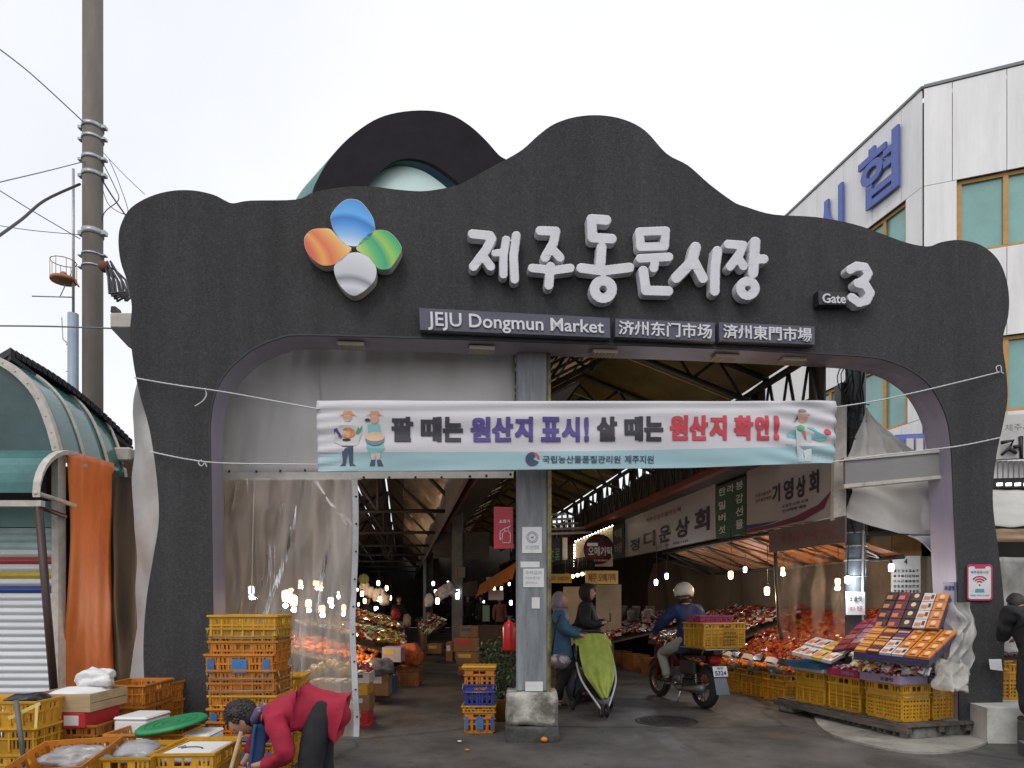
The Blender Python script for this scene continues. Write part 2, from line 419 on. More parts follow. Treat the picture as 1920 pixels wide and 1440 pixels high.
inner = [(1800,1380),(1799,1160),(1795,1050),(1791,960),(1787,860),(1781,800),(1768,760),(1745,722),(1715,697),(1680,680),(1630,668),(1500,660),(1300,650),(1100,643),(900,636),(700,630),(560,627),(520,634),(480,650),(447,674),(418,705),(401,742),(393,790),(393,850),(395,1000),(398,1200),(400,1404)]
so, si = smooth_open(outer, 4), smooth_open(inner, 4)
loop = so+si
GT = .34
mg = mat('gate_granulate', (.076, .076, .078), rough=.95, var=.42, vs=58, bump=2.0, bs=150, spec=.25, det=12, col2=(.058, .058, .060), c2pos=(.42, .7))
def streaks(m, lo=.78, hi=1.12, sc=(2.2, 2.2, .22)):
    n, l = m.node_tree.nodes, m.node_tree.links; b = n['Principled BSDF']; src = b.inputs['Base Color'].links[0].from_socket
    tc = n.new('ShaderNodeTexCoord'); mp = n.new('ShaderNodeMapping'); mp.inputs['Scale'].default_value = sc; nz = n.new('ShaderNodeTexNoise'); nz.inputs['Scale'].default_value = 1.6; nz.inputs['Detail'].default_value = 8; nz.inputs['Roughness'].default_value = .7
    l.new(tc.outputs['Object'], mp.inputs[0]); l.new(mp.outputs[0], nz.inputs['Vector']); mr = n.new('ShaderNodeMapRange'); mr.inputs[1].default_value = .3; mr.inputs[2].default_value = .7; mr.inputs[3].default_value = lo; mr.inputs[4].default_value = hi
    l.new(nz.outputs['Fac'], mr.inputs[0]); hs = n.new('ShaderNodeHueSaturation'); l.new(src, hs.inputs['Color']); l.new(mr.outputs[0], hs.inputs['Value']); l.new(hs.outputs[0], b.inputs['Base Color'])
streaks(mg, .80, 1.22)
gate = thing('market_gate', 'wide dark grey wavy market gate arch with white raised lettering over the entrance', 'gate', (0, GA, 0))
b = MB(); poly_fill(b, [loop], lambda x, y: gp(x, y), [lambda x, y: gp(x, y)-gn*GT])
b.build('arch_body', mg, gate, world=True, recalc=True)
m_lav = mat('lavender_metal', (.30, .27, .34), rough=.45, var=.12, vs=4, stretch=(1, 1, .3), metal=.1, bump=.1)
m_darktrim = mat('dark_trim', (.03, .03, .035), rough=.6)
b = MB()
def inset(i, k):
    n = len(si); a = Vector(si[max(0, i-1)]); c = Vector(si[min(n-1, i+1)]); d = (c-a).normalized(); nn = Vector((-d.y, d.x))
    return gp(si[i][0]-nn.x*k, si[i][1]-nn.y*k)
n = len(si)
pA = [inset(i, -1.0)+gn*.004 for i in range(n)]; pB = [inset(i, 2.2)+gn*.004 for i in range(n)]
for i in range(n-1): b.add([pA[i], pA[i+1], pB[i+1], pB[i]], [(0, 1, 2, 3)]); b.add([pB[i], pB[i+1], pB[i+1]-gn*.03, pB[i]-gn*.03], [(0, 1, 2, 3)])
b.build('edge_trim', m_darktrim, gate, world=True)
b = MB()
pC = [inset(i, 2.4)-gn*.012 for i in range(n)]; pD = [inset(i, 2.4)-gn*(GT+.03) for i in range(n)]; pE = [inset(i, -2)-gn*(GT+.03) for i in range(n)]
for i in range(n-1):
    b.add([pC[i], pC[i+1], pD[i+1], pD[i]], [(0, 1, 2, 3)]); b.add([pD[i], pD[i+1], pE[i+1], pE[i]], [(0, 1, 2, 3)])
b.build('inner_lining', m_lav, gate, world=True)
m_cream = mat('cream_fixture', (.42, .36, .27), rough=.5)
fx = None
for k, (px, py) in enumerate(((655, 632), (905, 640), (1140, 647), (1372, 656), (1500, 662))):
    c = gp(px, py)-gn*(GT*.5); ax = Vector((gn.y, -gn.x, 0))*-1
    q = MB(); s_ = .045 if k == 4 else .12
    for (o1, o2, z0, z1) in ((-.11, .11, -.055, -.02),):
        pts = [c+ax*s1*.13+gn*t1*.07 for s1, t1 in ((-1, -1), (1, -1), (1, 1), (-1, 1))]
        q.slab([p+Vector((0, 0, -.040)) for p in pts], (0, 0, .035))
    for t in range(-3, 4):
        pts = [c+ax*(t*.035+s1*.006)+gn*t1*.075 for s1, t1 in ((-1, -1), (1, -1), (1, 1), (-1, 1))]
        q.slab([p+Vector((0, 0, -.047)) for p in pts], (0, 0, .01))
    q.build('soffit_lamp', m_cream, gate, world=True)

m_white = mat('letter_enamel', (.66, .66, .69), rough=.5, var=.08, vs=6, bump=.25, bs=18, coat=.0)
m_side = mat('letter_side', (.45, .46, .49), rough=.5, var=.15, vs=12)
def raised(name, strokes, off=.12, back=.03, step=1.0, parent=gate, mats=None, bev=1.2):
    allp = [p for s in strokes for p in s[0]]; r = max(s[1] for s in strokes)+3
    x0 = min(p[0] for p in allp)-r; x1 = max(p[0] for p in allp)+r; y0 = min(p[1] for p in allp)-r; y1 = max(p[1] for p in allp)+r
    f = strokes_sdf(strokes); lps = contours(lambda X, Y: f(X, Y)+.35*np.sin(X*.9+Y*.3)*np.sin(Y*.7), x0, y0, x1, y1, step)
    mb = MB()
    for lpset in group_loops(lps):
        nor = {}
        for lp in lpset:
            k = len(lp)
            for i in range(k):
                a = Vector(lp[i-1]); c = Vector(lp[(i+1) % k]); e = 1.0
                x, y = lp[i]; gx = float(f(np.array([x+e]), np.array([y]))[0]-f(np.array([x-e]), np.array([y]))[0]); gy = float(f(np.array([x]), np.array([y+e]))[0]-f(np.array([x]), np.array([y-e]))[0])
                L = math.hypot(gx, gy) or 1; nor[lp[i]] = (gx/L, gy/L)
        st = len(mb.f)
        poly_fill(mb, lpset, lambda x, y: gp(x-nor[(x, y)][0]*bev, y-nor[(x, y)][1]*bev, off), [lambda x, y: gp(x, y, off-.012), lambda x, y: gp(x, y, off)-gn*(off-back)])
    o = mb.build(name, mats or m_white, parent, world=True, recalc=True)
    return o
def ring(cx, cy, rx, ry, n=18): return [(cx+rx*math.cos(2*math.pi*i/n), cy+ry*math.sin(2*math.pi*i/n)) for i in range(n+1)]
LET = {
 'je': [([(886,439),(918,442),(922,448),(912,468),(888,500)], 9), ([(905,480),(920,500)], 8.5), ([(928,475),(943,473)], 7), ([(949,450),(944,480),(944,515)], 8), ([(968,442),(963,480),(965,524)], 8.5)],
 'ju': [([(1013,433),(1042,434),(1038,455),(1022,483)], 9), ([(1035,467),(1050,483)], 8.5), ([(998,503),(1040,507),(1069,503)], 8.5), ([(1032,500),(1029,535)], 9)],
 'dong': [([(1110,411),(1137,413)], 9.5), ([(1109,411),(1111,446),(1147,448)], 9.5), ([(1128,464),(1126,495)], 9.5), ([(1090,503),(1130,508),(1180,502)], 9.5), (ring(1131, 543, 16.5, 16.5), 9.6)],
 'mun': [([(1199,435),(1248,433),(1246,462),(1201,463),(1199,435)], 8.5), ([(1200,485),(1254,482)], 8.5), ([(1229,486),(1226,503)], 8.5), ([(1206,508),(1211,545),(1253,546)], 9.5)],
 'si': [([(1304,464),(1297,492),(1268,521)], 10.5), ([(1300,488),(1318,522)], 9.5), ([(1345,471),(1341,500),(1340,546)], 9.5)],
 'jang': [([(1365,458),(1393,460),(1386,478),(1369,500)], 8.5), ([(1383,482),(1394,499)], 8.5), ([(1416,454),(1412,512)], 10), ([(1416,486),(1432,486)], 9), (ring(1402, 541, 14, 13.5), 8.8)],
}
for k in LET: raised('letter', LET[k])
raised('gate_number', [([(1594,506),(1606,499),(1621,501),(1628,513),(1621,526),(1608,531)], 8.5), ([(1608,531),(1623,535),(1632,549),(1625,564),(1611,568),(1597,558)], 8.5)])
def plank(name, q, off, back, m, parent, mats=None, bev=2):
    mb = MB(); lp = [(x, y) for x, y in q]
    cx = sum(p[0] for p in lp)/4; cyy = sum(p[1] for p in lp)/4
    poly_fill(mb, [lp], lambda x, y: gp(x+(bev*.5 if x < cx else -bev*.5), y+(bev*.5 if y < cyy else -bev*.5), off), [lambda x, y: gp(x, y, off-.01), lambda x, y: gp(x, y, off)-gn*(off-back)])
    return mb.build(name, m, parent, world=True, recalc=True)
m_plate = mat('sign_plate', (.075, .078, .11), rough=.4, var=.1, vs=3)
m_plate2 = mat('number_plate_black', (.02, .02, .025), rough=.4)
def inq(q, l, r, t, bt):   # inner quad of TL, TR, BR, BL fractions
    TL, TR, BR, BL = [Vector(p) for p in q]
    f = lambda u, v: (TL*(1-u)+TR*u)*(1-v)+(BL*(1-u)+BR*u)*v
    return f(l, bt), f(r, bt), f(r, t), f(l, t)
for q, s, box_, bold in ((((785,577),(1144,596),(1145,634),(787,619)), 'JEJU Dongmun Market', (.045, .965, .16, .98), .012),
                   (((1153,597),(1341,605),(1341,641),(1153,632)), '济州东门市场', (.035, .965, .1, .86), .014),
                   (((1347,604),(1528,612),(1528,647),(1348,639)), '済州東門市場', (.045, .965, .1, .86), .014)):
    pl = plank('sign_panel', q, .10, .02, m_plate, gate)
    mb = MB(); qq = inq(q, *box_); textq(mb, s, [gp(p.x, p.y, .108) for p in qq], gn*.008, bold, .02)
    o = mb.build('panel_lettering', m_white, None); o.parent = pl
    for v in o.data.vertices: v.co -= gate.location
    split_chars(o, 'panel_letter')
q = ((1533,546),(1586,548),(1587,573),(1534,572))
pl = plank('gate_word_panel', q, .11, .02, m_plate2, gate, bev=3)
mb = MB(); textq(mb, 'Gate', [gp(p.x, p.y, .118) for p in inq(q, .16, .98, .15, .85)], gn*.006, .015, .02)
o = mb.build('panel_lettering', m_white, pl)
for v in o.data.vertices: v.co -= gate.location

# logo: four raised petals with printed colour sweeps
def petal_mat(name, stops, ang, sc=2.2, off=0):
    m = bpy.data.materials.new(name); m.use_nodes = True; n, l = m.node_tree.nodes, m.node_tree.links; b = n['Principled BSDF']
    b.inputs['Roughness'].default_value = .35
    tc = n.new('ShaderNodeTexCoord'); mp = n.new('ShaderNodeMapping'); mp.inputs['Rotation'].default_value = (0, R(ang), 0)
    g1 = n.new('ShaderNodeTexGradient'); g1.gradient_type = 'LINEAR'; mp.inputs['Location'].default_value = (.0, 0, 0); 
    l.new(tc.outputs['Generated'], mp.inputs[0])
    sx = n.new('ShaderNodeSeparateXYZ'); l.new(mp.outputs[0], sx.inputs[0])
    # curved bands: x + k*z^2
    ma = n.new('ShaderNodeMath'); ma.operation = 'MULTIPLY_ADD'; mu = n.new('ShaderNodeMath'); mu.operation = 'POWER'; mu.inputs[1].default_value = 2
    ab = n.new('ShaderNodeMath'); ab.operation = 'SUBTRACT'; ab.inputs[1].default_value = off+(.35 if ang else 0); l.new(sx.outputs['Z'], ab.inputs[0]); ab2 = n.new('ShaderNodeMath'); ab2.operation = 'ABSOLUTE'; l.new(ab.outputs[0], ab2.inputs[0])
    l.new(ab2.outputs[0], mu.inputs[0]); l.new(mu.outputs[0], ma.inputs[0]); ma.inputs[1].default_value = .55; l.new(sx.outputs['Z' if ang else 'X'], ma.inputs[2])
    if ang: l.new(sx.outputs['X'], ab.inputs[0]); mp.inputs['Rotation'].default_value = (0, 0, 0)
    mm = n.new('ShaderNodeMapRange'); mm.inputs[1].default_value = stops[0]; mm.inputs[2].default_value = stops[1]; l.new(ma.outputs[0], mm.inputs[0])
    rp = n.new('ShaderNodeValToRGB'); cr = rp.color_ramp
    while len(cr.elements) < len(stops[2]): cr.elements.new(.5)
    for e, (p, c) in zip(cr.elements, stops[2]): e.position = p; e.color = (*lin(c), 1)
    l.new(mm.outputs[0], rp.inputs[0]); l.new(rp.outputs[0], b.inputs['Base Color']); return m
PET = [
 ('blue', [(661,373),(675,377),(690,393),(701,413),(702,433),(690,450),(673,461),(660,462),(644,457),(627,434),(620,413),(622,400),(637,382),(650,374)], petal_mat('petal_blue', (0, 1.1, [(0, 'e4ecf4'), (.22, '8fc0ee'), (.42, '4a9ae6'), (.55, '2a78c8'), (.66, '5cb0f2'), (1, '3a8ad6')]), 1)),
 ('orange', [(570,452),(573,441),(584,431),(600,428),(618,429),(627,437),(637,448),(652,460),(659,466),(650,480),(635,493),(618,498),(602,497),(585,485),(574,470)], petal_mat('petal_orange', (-.1, 1.3, [(0, 'c8502e'), (.25, 'd9694a'), (.38, 'efa64c'), (.5, 'e2714a'), (.75, 'f0b45e'), (1, 'f3e6c8')]), 0)),
 ('green', [(668,465),(678,450),(694,436),(710,431),(728,434),(742,446),(752,461),(752,472),(742,490),(730,504),(712,505),(702,496),(690,482),(676,474)], petal_mat('petal_green', (-.1, 1.3, [(0, 'e8f1cf'), (.25, 'a9d06e'), (.42, '58b96f'), (.55, '2fa67c'), (.68, '9ccc55'), (.85, '4cb86b'), (1, '2d9e70')]), 0)),
 ('silver', [(663,473),(678,475),(698,487),(706,505),(703,525),(690,540),(677,550),(664,555),(650,549),(635,532),(627,512),(627,498),(637,486),(650,477)], petal_mat('petal_silver', (0, 1.15, [(0, 'a4a8ae'), (.2, 'd4d6da'), (.36, '83878f'), (.46, 'c4c7cc'), (.8, 'd8dade'), (1, 'f2f2f4')]), 1)),
]
lg = None
for nm, pts, mp_ in PET:
    lp = smooth_closed(pts, 4); cx = sum(p[0] for p in lp)/len(lp); cy_ = sum(p[1] for p in lp)/len(lp)
    mb = MB(); poly_fill(mb, [lp], lambda x, y: gp(cx+(x-cx)*.985, cy_+(y-cy_)*.985, .137), [lambda x, y: gp(cx+(x-cx)*.985, cy_+(y-cy_)*.985, .136)])
    face = mb
    mb2 = MB(); poly_fill(mb2, [lp], lambda x, y: gp(x, y, .132), [lambda x, y: gp(x, y, .132)-gn*.11])
    bd = mb2.build('logo_petal', mat('petal_edge', (.62, .58, .50), rough=.4), gate, world=True, recalc=True)
    bd['label'] = nm+' petal of the four petal emblem'
    fo = face.build('petal_face', mp_, bd)
    for v in fo.data.vertices: v.co -= gate.location

# second arch standing further back
crest = thing('rear_arch', 'second dark arch with teal inner edge and pale glass seen above the gate', 'arch', (-2, 9, 0))
def rp_(px, py, back=0.0):
    u = (px-CX)/F; w = (HY-py)/F; Yc = 9.0/(1+.18*(u+.15))
    p = Vector((u*Yc, Yc, CH+w*Yc)); return p+Vector((-.84, 1.0, 0))*back
o1 = [(585,420),(588,362),(600,330),(622,293),(655,258),(700,226),(745,211),(800,207),(845,215),(880,235),(910,262),(935,290),(953,302),(985,330),(1000,420)]
i1 = [(900,420),(880,366),(862,345),(830,319),(800,303),(765,297),(735,305),(710,325),(690,352),(675,420)]
lpo = smooth_open(o1, 4)+smooth_open(i1, 4)
b = MB(); poly_fill(b, [lpo], lambda x, y: rp_(x, y), [lambda x, y: rp_(x, y, .05)])
b.build('front_panel', mat('anthracite_panel', (.020, .018, .022), rough=.85, var=.2, vs=3, bump=.2, spec=.15), crest, world=True, recalc=True)
m_teal = mat('teal_metal', (.03, .17, .15), rough=.45, var=.2, vs=6, bump=.3, bs=25)
b = MB(); so1 = smooth_open(o1, 4)
for i in range(len(so1)-1): b.add([rp_(*so1[i], .05), rp_(*so1[i+1], .05), rp_(*so1[i+1], .75), rp_(*so1[i], .75)], [(0, 1, 2, 3)])
b.build('outer_edge', m_teal, crest, world=True)
b = MB(); so2 = smooth_open(i1, 4)
for i in range(len(so2)-1): b.add([rp_(*so2[i], .05), rp_(*so2[i+1], .05), rp_(*so2[i+1], .16), rp_(*so2[i], .16)], [(0, 1, 2, 3)])
b.build('inner_edge', mat('dark_blue_green', (.01, .05, .09), rough=.4, var=.5, vs=3, col2=(.01, .10, .06)), crest, world=True)
b = MB(); poly_fill(b, [so2], lambda x, y: rp_(x, y, .158)); b.build('glass_panel', mat('pale_glass', (.62, .80, .78), rough=.15, var=.08, vs=1.5), crest, world=True)
# ---------------------------------------------------------------- white building on the right
m_clad = mat('white_cladding', (.82, .81, .80), rough=.45, var=.05, vs=1.2, col2=(.66, .63, .59), c2pos=(.58, .85), stretch=(1, 1, .35))
streaks(m_clad, .90, 1.06, (3, 3, .3))
m_clad2 = mat('joint_dark', (.40, .39, .38), rough=.8)
m_teal_glass = mat('teal_window_glass', (.22, .43, .40), rough=.06, var=.18, vs=.8, spec=.8)
m_woodframe = mat('ochre_frame', (.50, .27, .07), rough=.5, var=.15, vs=8)
C0 = Vector((8.44, 14, 0)); dL = Vector((-.2, 1, 0)).normalized(); dR = Vector((.928, -.371, 0)).normalized()
nL = Vector((-1, -.2, 0)).normalized(); nR = Vector((-.371, -.928, 0)).normalized()
bld = thing('office_building', 'white clad office building with teal glass windows and big blue sign letters', 'building', (8.44, 14, 0))
def face_panels(d, nn, ks, zs, skip=()):
    for i in range(len(ks)-1):
        for j in range(len(zs)-1):
            if (j in skip): continue
            a, c = ks[i]+.006, ks[i+1]-.006; z0, z1 = zs[j]+.006, zs[j+1]-.006
            q = MB(); q.slab([C0+d*a+Vector((0, 0, z0)), C0+d*c+Vector((0, 0, z0)), C0+d*c+Vector((0, 0, z1)), C0+d*a+Vector((0, 0, z1))], nn*.03)
            q.build('cladding_panel', m_clad, bld, world=True, recalc=True)
def window(d, nn, k0, k1, z0, z1, cuts):
    q = MB()
    def bar(a, c, u0, u1, pr=.03): q.slab([C0+d*a-nn*.08+Vector((0, 0, u0)), C0+d*c-nn*.08+Vector((0, 0, u0)), C0+d*c-nn*.08+Vector((0, 0, u1)), C0+d*a-nn*.08+Vector((0, 0, u1))], nn*pr)
    bar(k0, k1, z0, z0+.07); bar(k0, k1, z1-.07, z1)
    for c in cuts: bar(c-.045, c+.045, z0+.0705, z1-.0705, .035)
    w = q.build('window', m_woodframe, bld, world=True, recalc=True)
    cc = sorted(cuts)
    for a, c in zip(cc[:-1], cc[1:]):
        q = MB(); q.slab([C0+d*a-nn*.12+Vector((0, 0, z0+.01)), C0+d*c-nn*.12+Vector((0, 0, z0+.01)), C0+d*c-nn*.12+Vector((0, 0, z1-.01)), C0+d*a-nn*.12+Vector((0, 0, z1-.01))], nn*.02)
        o = q.build('pane', m_teal_glass, w, world=False, recalc=True)
        for v in o.data.vertices: v.co -= bld.location
ZS = [0, 2.6, 5.2, 6.7, 8.45, 9.95, 11.95]
face_panels(dL, nL, [.02, .57, 1.44, 2.4, 3.4, 4.4, 5.4, 6.4, 7.6, 9, 10.5, 12], ZS, skip=(2, 4))
face_panels(dL, nL, [.02, .40], [ZS[2], ZS[3]]); face_panels(dL, nL, [.02, .45], [ZS[4], ZS[5]])
face_panels(dR, nR, [.0, .5, 1.42, 2.4, 3.4, 4.4, 5.5], ZS, skip=(2, 4))
face_panels(dR, nR, [.0, .58], [ZS[2], ZS[3]]); face_panels(dR, nR, [.0, .58], [ZS[4], ZS[5]])
for z0, z1 in ((5.2, 6.7), (8.45, 9.95)):
    window(dL, nL, .46, 12, z0, z1, [.5, 1.15, 2.0, 3.0, 4, 5, 6, 7, 8, 9, 10, 11, 11.95])
    window(dR, nR, .58, 5.5, z0, z1, [.63, 1.42, 2.3, 3.2, 4.2, 5.4])
q = MB()
core = [C0+dL*12-nL*.15, C0-nL*.15-nR*.15, C0+dR*5.5-nR*.15, C0+dR*5.5+Vector((0, 9, 0)), C0+dL*12+Vector((6, 2, 0))]
q.slab(core, (0, 0, 11.9)); q.build('wall', m_clad2, bld, world=True, recalc=True)
q = MB()
for d, nn, L in ((dL, nL, 12), (dR, nR, 5.5)):
    q.slab([C0-nn*.2, C0+d*L-nn*.2, C0+d*L+nn*.05, C0+nn*.05], (0, 0, .06))
o = q.build('parapet_cap', mat('grey_cap', (.18, .19, .19), rough=.5), bld, world=True, recalc=True)
for v in o.data.vertices: v.co.z += 11.96
q = MB()
for z in (0, 5.2, 6.7, 8.45, 9.95):
    q.slab([C0+nL*.045+Vector((0, 0, z-.02)), C0+nL*.0+dR*-.0+Vector((0, 0, z-.02)), C0-nL*.0+Vector((0, 0, z+.02)), C0+nL*.045+Vector((0, 0, z+.02))], dL*12)
m_blue = mat('blue_letter', (.085, .13, .42), rough=.35, var=.1); m_blue_side = mat('blue_letter_side', (.03, .04, .12), rough=.5)
for ch, k0, k1, z0, z1 in (('협', 1.78, .55, 10.3, 11.62), ('시', 3.3, 2.32, 10.2, 11.45), ('수', 4.8, 3.9, 10.2, 11.45)):
    mb = MB(); fr = [C0+dL*a+nL*.10+Vector((0, 0, z)) for a, z in ((k0, z0), (k1, z0), (k1, z1), (k0, z1))]
    textq(mb, ch, fr, nL*.03, .019, .03); mb.build('sign_letter', m_blue, bld, world=True)

# low shop front right of the gate
m_ribbed = mat('ribbed_white', (.60, .59, .57), rough=.6, var=.08, vs=4)
sf = thing('shop_sign', 'pale shop sign board with black brush lettering beside the gate leg', 'sign', (6.7, 9.3, 2))
q = MB(); q.slab([P(1850, 862, 9.4), P(2100, 848, 9.0), P(2100, 765, 9.0), P(1850, 780, 9.4)], (0, .12, 0)); q.build('board', m_ribbed, sf, world=True, recalc=True)
q = MB()
for i in range(26):
    x = 1852+i*10; q.slab([P(x, 905, 9.45), P(x+7, 905, 9.45), P(x+7, 864, 9.45), P(x, 864, 9.45)], (0, .05, 0))
q.build('ribbed_skirt', m_ribbed, sf, world=True, recalc=True)
m_ink = mat('black_ink', (.015, .015, .017), rough=.5)
q = MB()
def brush(pts, r, Y): q.tube([P(x, y, Y) for x, y in pts], r, 6)
for pts in ([(1878,830),(1900,826),(1893,840),(1878,853)], [(1893,842),(1906,850)], [(1902,838),(1914,836)], [(1914,818),(1915,860)], [(1925,815),(1926,866)], [(1945,828),(1975,826),(1962,842),(1945,852)], [(1940,860),(1985,858)]):
    brush(pts, [.028]+[.02]*(len(pts)-1), 9.28)
q.build('brush_lettering', m_ink, sf, world=True)
q = MB(); textq(q, '제주시맛집', [P(1884, 809, 9.25), P(1965, 803, 9.25), P(1965, 790, 9.25), P(1884, 796, 9.25)], bold=-.005); q.build('small_lettering', m_ink, sf, world=True)
m_canvas = mat('white_canvas', (.47, .46, .43), rough=.85, var=.10, vs=3, bump=.4, bs=8, col2=(.34, .32, .28), c2pos=(.5, .8))
m_tan = mat('tan_canvas', (.36, .25, .16), rough=.85, var=.2, vs=3, bump=.3)
def cloth(name, label, cat, c, m, amp=.05, fr=2.5, nu=30, nv=20, seed=0, parent=None, fold=(0, 0), group=None, thick=None):
    """c = four corners TL TR BR BL (3-D); wrinkled sheet; fold=(count, depth) vertical folds"""
    a, b_, d, e = [Vector(x) for x in c]; nn = (b_-a).cross(e-a).normalized()
    def f(u, v):
        p = (a*(1-u)+b_*u)*(1-v)+(e*(1-u)+d*u)*v
        w = noise.noise(Vector((u*fr, v*fr*.8, seed)))*amp+noise.noise(Vector((u*fr*3+v*2, v*fr*1.4, seed+5)))*amp*.4
        return p+nn*(w+fold[1]*math.sin(u*fold[0]*6.283+1.2*noise.noise(Vector((u*3, v*2, seed)))+seed)*(.4+.6*v))
    mb = MB(); mb.grid(f, nu, nv)
    if parent is not None: o = mb.build(name, m, parent, world=True)
    else: o = mb.build(name, m); tag(o, label, cat, group)
    if thick is None:
        sd_ = o.modifiers.new('s', 'SOLIDIFY'); sd_.thickness = .006
    return o
cloth('canvas_awning', 'off white canvas awning sagging right of the gate leg', 'awning', (P(1850, 912, 9.2), P(2080, 930, 8.8), P(2080, 990, 8.2), P(1850, 985, 8.4)), m_canvas, .08, 2, seed=3)
cloth('tan_valance', 'tan canvas valance hanging under the white awning', 'awning', (P(1850, 992, 8.45), P(2080, 990, 8.2), P(2080, 1012, 8.2), P(1850, 1016, 8.45)), m_tan, .05, 4, 24, 6, seed=8)
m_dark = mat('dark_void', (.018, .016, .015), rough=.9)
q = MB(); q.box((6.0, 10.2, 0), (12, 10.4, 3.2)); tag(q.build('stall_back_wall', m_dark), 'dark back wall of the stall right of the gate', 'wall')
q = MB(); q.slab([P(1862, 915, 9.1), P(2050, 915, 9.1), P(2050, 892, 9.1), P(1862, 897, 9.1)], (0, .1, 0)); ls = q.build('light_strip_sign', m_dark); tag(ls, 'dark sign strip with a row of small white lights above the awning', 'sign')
m_led = mat('white_led', (.9, .93, 1), emit=2.2)
for i in range(5):
    q = MB(); x = 1870+i*17; q.slab([P(x, 911, 9.08), P(x+10, 910.5, 9.08), P(x+10, 905, 9.08), P(x, 905.5, 9.08)], (0, .015, 0)); q.build('led_window', m_led, ls)
m_film = mat('cloudy_plastic', (.30, .29, .27), rough=.25, var=.3, vs=5, bump=.8, bs=6)
cloth('plastic_sheet', 'cloudy plastic side sheet hanging right of the gate leg', 'sheet', (P(1850, 1045, 7.9), P(2000, 1045, 7.7), P(2000, 1230, 7.7), P(1850, 1230, 7.9)), m_film, .10, 3, seed=12)
# blue and white sign far behind
sg = thing('blue_shop_sign', 'small blue and white shop sign seen through the arch below the teal windows', 'sign', (7, 13, 2.9))
q = MB(); q.slab([P(1680, 850, 12.2), P(1762, 846, 12.2), P(1762, 811, 12.2), P(1680, 815, 12.2)], (0, .1, 0)); q.build('board', mat('sign_blue', (.14, .17, .45), rough=.5), sg, world=True, recalc=True)
for x in (1700, 1718, 1736):
    q = MB(); q.slab([P(x, 846, 12.15), P(x+13, 846, 12.15), P(x+13, 822, 12.15), P(x, 822, 12.15)], (0, .04, 0)); q.build('window_print', m_ribbed, sg, world=True, recalc=True)

# ---------------------------------------------------------------- shop on the left
shop = thing('shutter_shop', 'closed shop with striped roller shutter and green glazed barrel awning', 'shop', (-6, 6.9, 0))
SY = 6.9
m_gglass = mat('green_glazing', (.04, .08, .082), rough=.12, var=.3, vs=1.3, col2=(.07, .115, .115), spec=.5)
m_gglass2 = mat('aqua_glazing', (.035, .13, .125), rough=.15, var=.25, vs=1.6, col2=(.07, .20, .19), spec=.5)
m_frame = mat('aged_white_frame', (.52, .48, .43), rough=.6, var=.2, vs=10, col2=(.34, .24, .17), c2pos=(.56, .75))
arc = smooth_open([(-90, 650), (-40, 657), (0, 670), (40, 694), (78, 735), (103, 790), (117, 838), (121, 862)], 5)
q = MB(); poly_fill(q, [[tuple(p) for p in arc]+[(120, 868), (-90, 868)]], lambda x, y: P(x, y, SY), [lambda x, y: P(x, y, SY)+Vector((0, .02, 0))]); q.build('arch_glazing', m_gglass, shop, world=True, recalc=True)
q = MB(); pa = [P(x, y, SY) for x, y in arc]; cen = P(-90, 900, SY)
for i in range(len(pa)-1):
    def ins(p): return p+(cen-p).normalized()*.075
    q.slab([pa[i], pa[i+1], ins(pa[i+1]), ins(pa[i])], (0, -.06, 0))
for i in range(3, len(pa)-2, 3):
    c = pa[i]+(cen-pa[i]).normalized()*.037; q.ball(c+Vector((0, -.065, 0)), .008, 1)
q.build('arch_frame', m_frame, shop, world=True, recalc=True)
# side barrel glazing running back
q = MB()
for i in range(8, len(pa)-1):
    q.add([pa[i], pa[i+1], pa[i+1]+Vector((-.05, 1.15, -.0)), pa[i]+Vector((-.05, 1.15, 0))], [(0, 1, 2, 3)])
q.build('barrel_glazing', m_gglass2, shop, world=True)
q = MB()
for t in (0.35, .8, 1.15): q.tube([p+Vector((-.02*t, t, 0)) for p in pa[8:]], .018, 6)
q.tube([pa[-1]+Vector((0, 0, 0)), pa[-1]+Vector((-.05, 1.2, 0))], .025, 6)
q.build('glazing_bar', m_frame, shop, world=True)
m_roofd = mat('dark_roofing', (.03, .03, .034), rough=.8, var=.4, vs=14, bump=1, bs=30)
q = MB()
a, b_ = P(20, 664, 7.0), P(250, 838, 8.3)
for i in range(26):
    t0, t1 = i/26, (i+.8)/26; p0, p1 = a.lerp(b_, t0), a.lerp(b_, t1); s_ = Vector((0, 0, math.sin(3.14*t0)*.10))
    q.slab([p0+s_, p1+s_, p1+s_+Vector((-.6, .5, .05)), p0+s_+Vector((-.6, .5, .05))], (0, 0, .07))
q.slab([a-Vector((0, 0, .05)), b_-Vector((0, 0, .05)), b_+Vector((-.5, .5, -.05)), a+Vector((-.5, .5, -.05))], (0, 0, .05))
q.build('roof_edge', m_roofd, shop, world=True, recalc=True)
q = MB(); q.bbox(tuple(P(192, 864, 8.0)), tuple(P(243, 838, 8.0)+Vector((0, .3, 0))), .02); q.build('eaves_box', m_frame, shop, world=True)
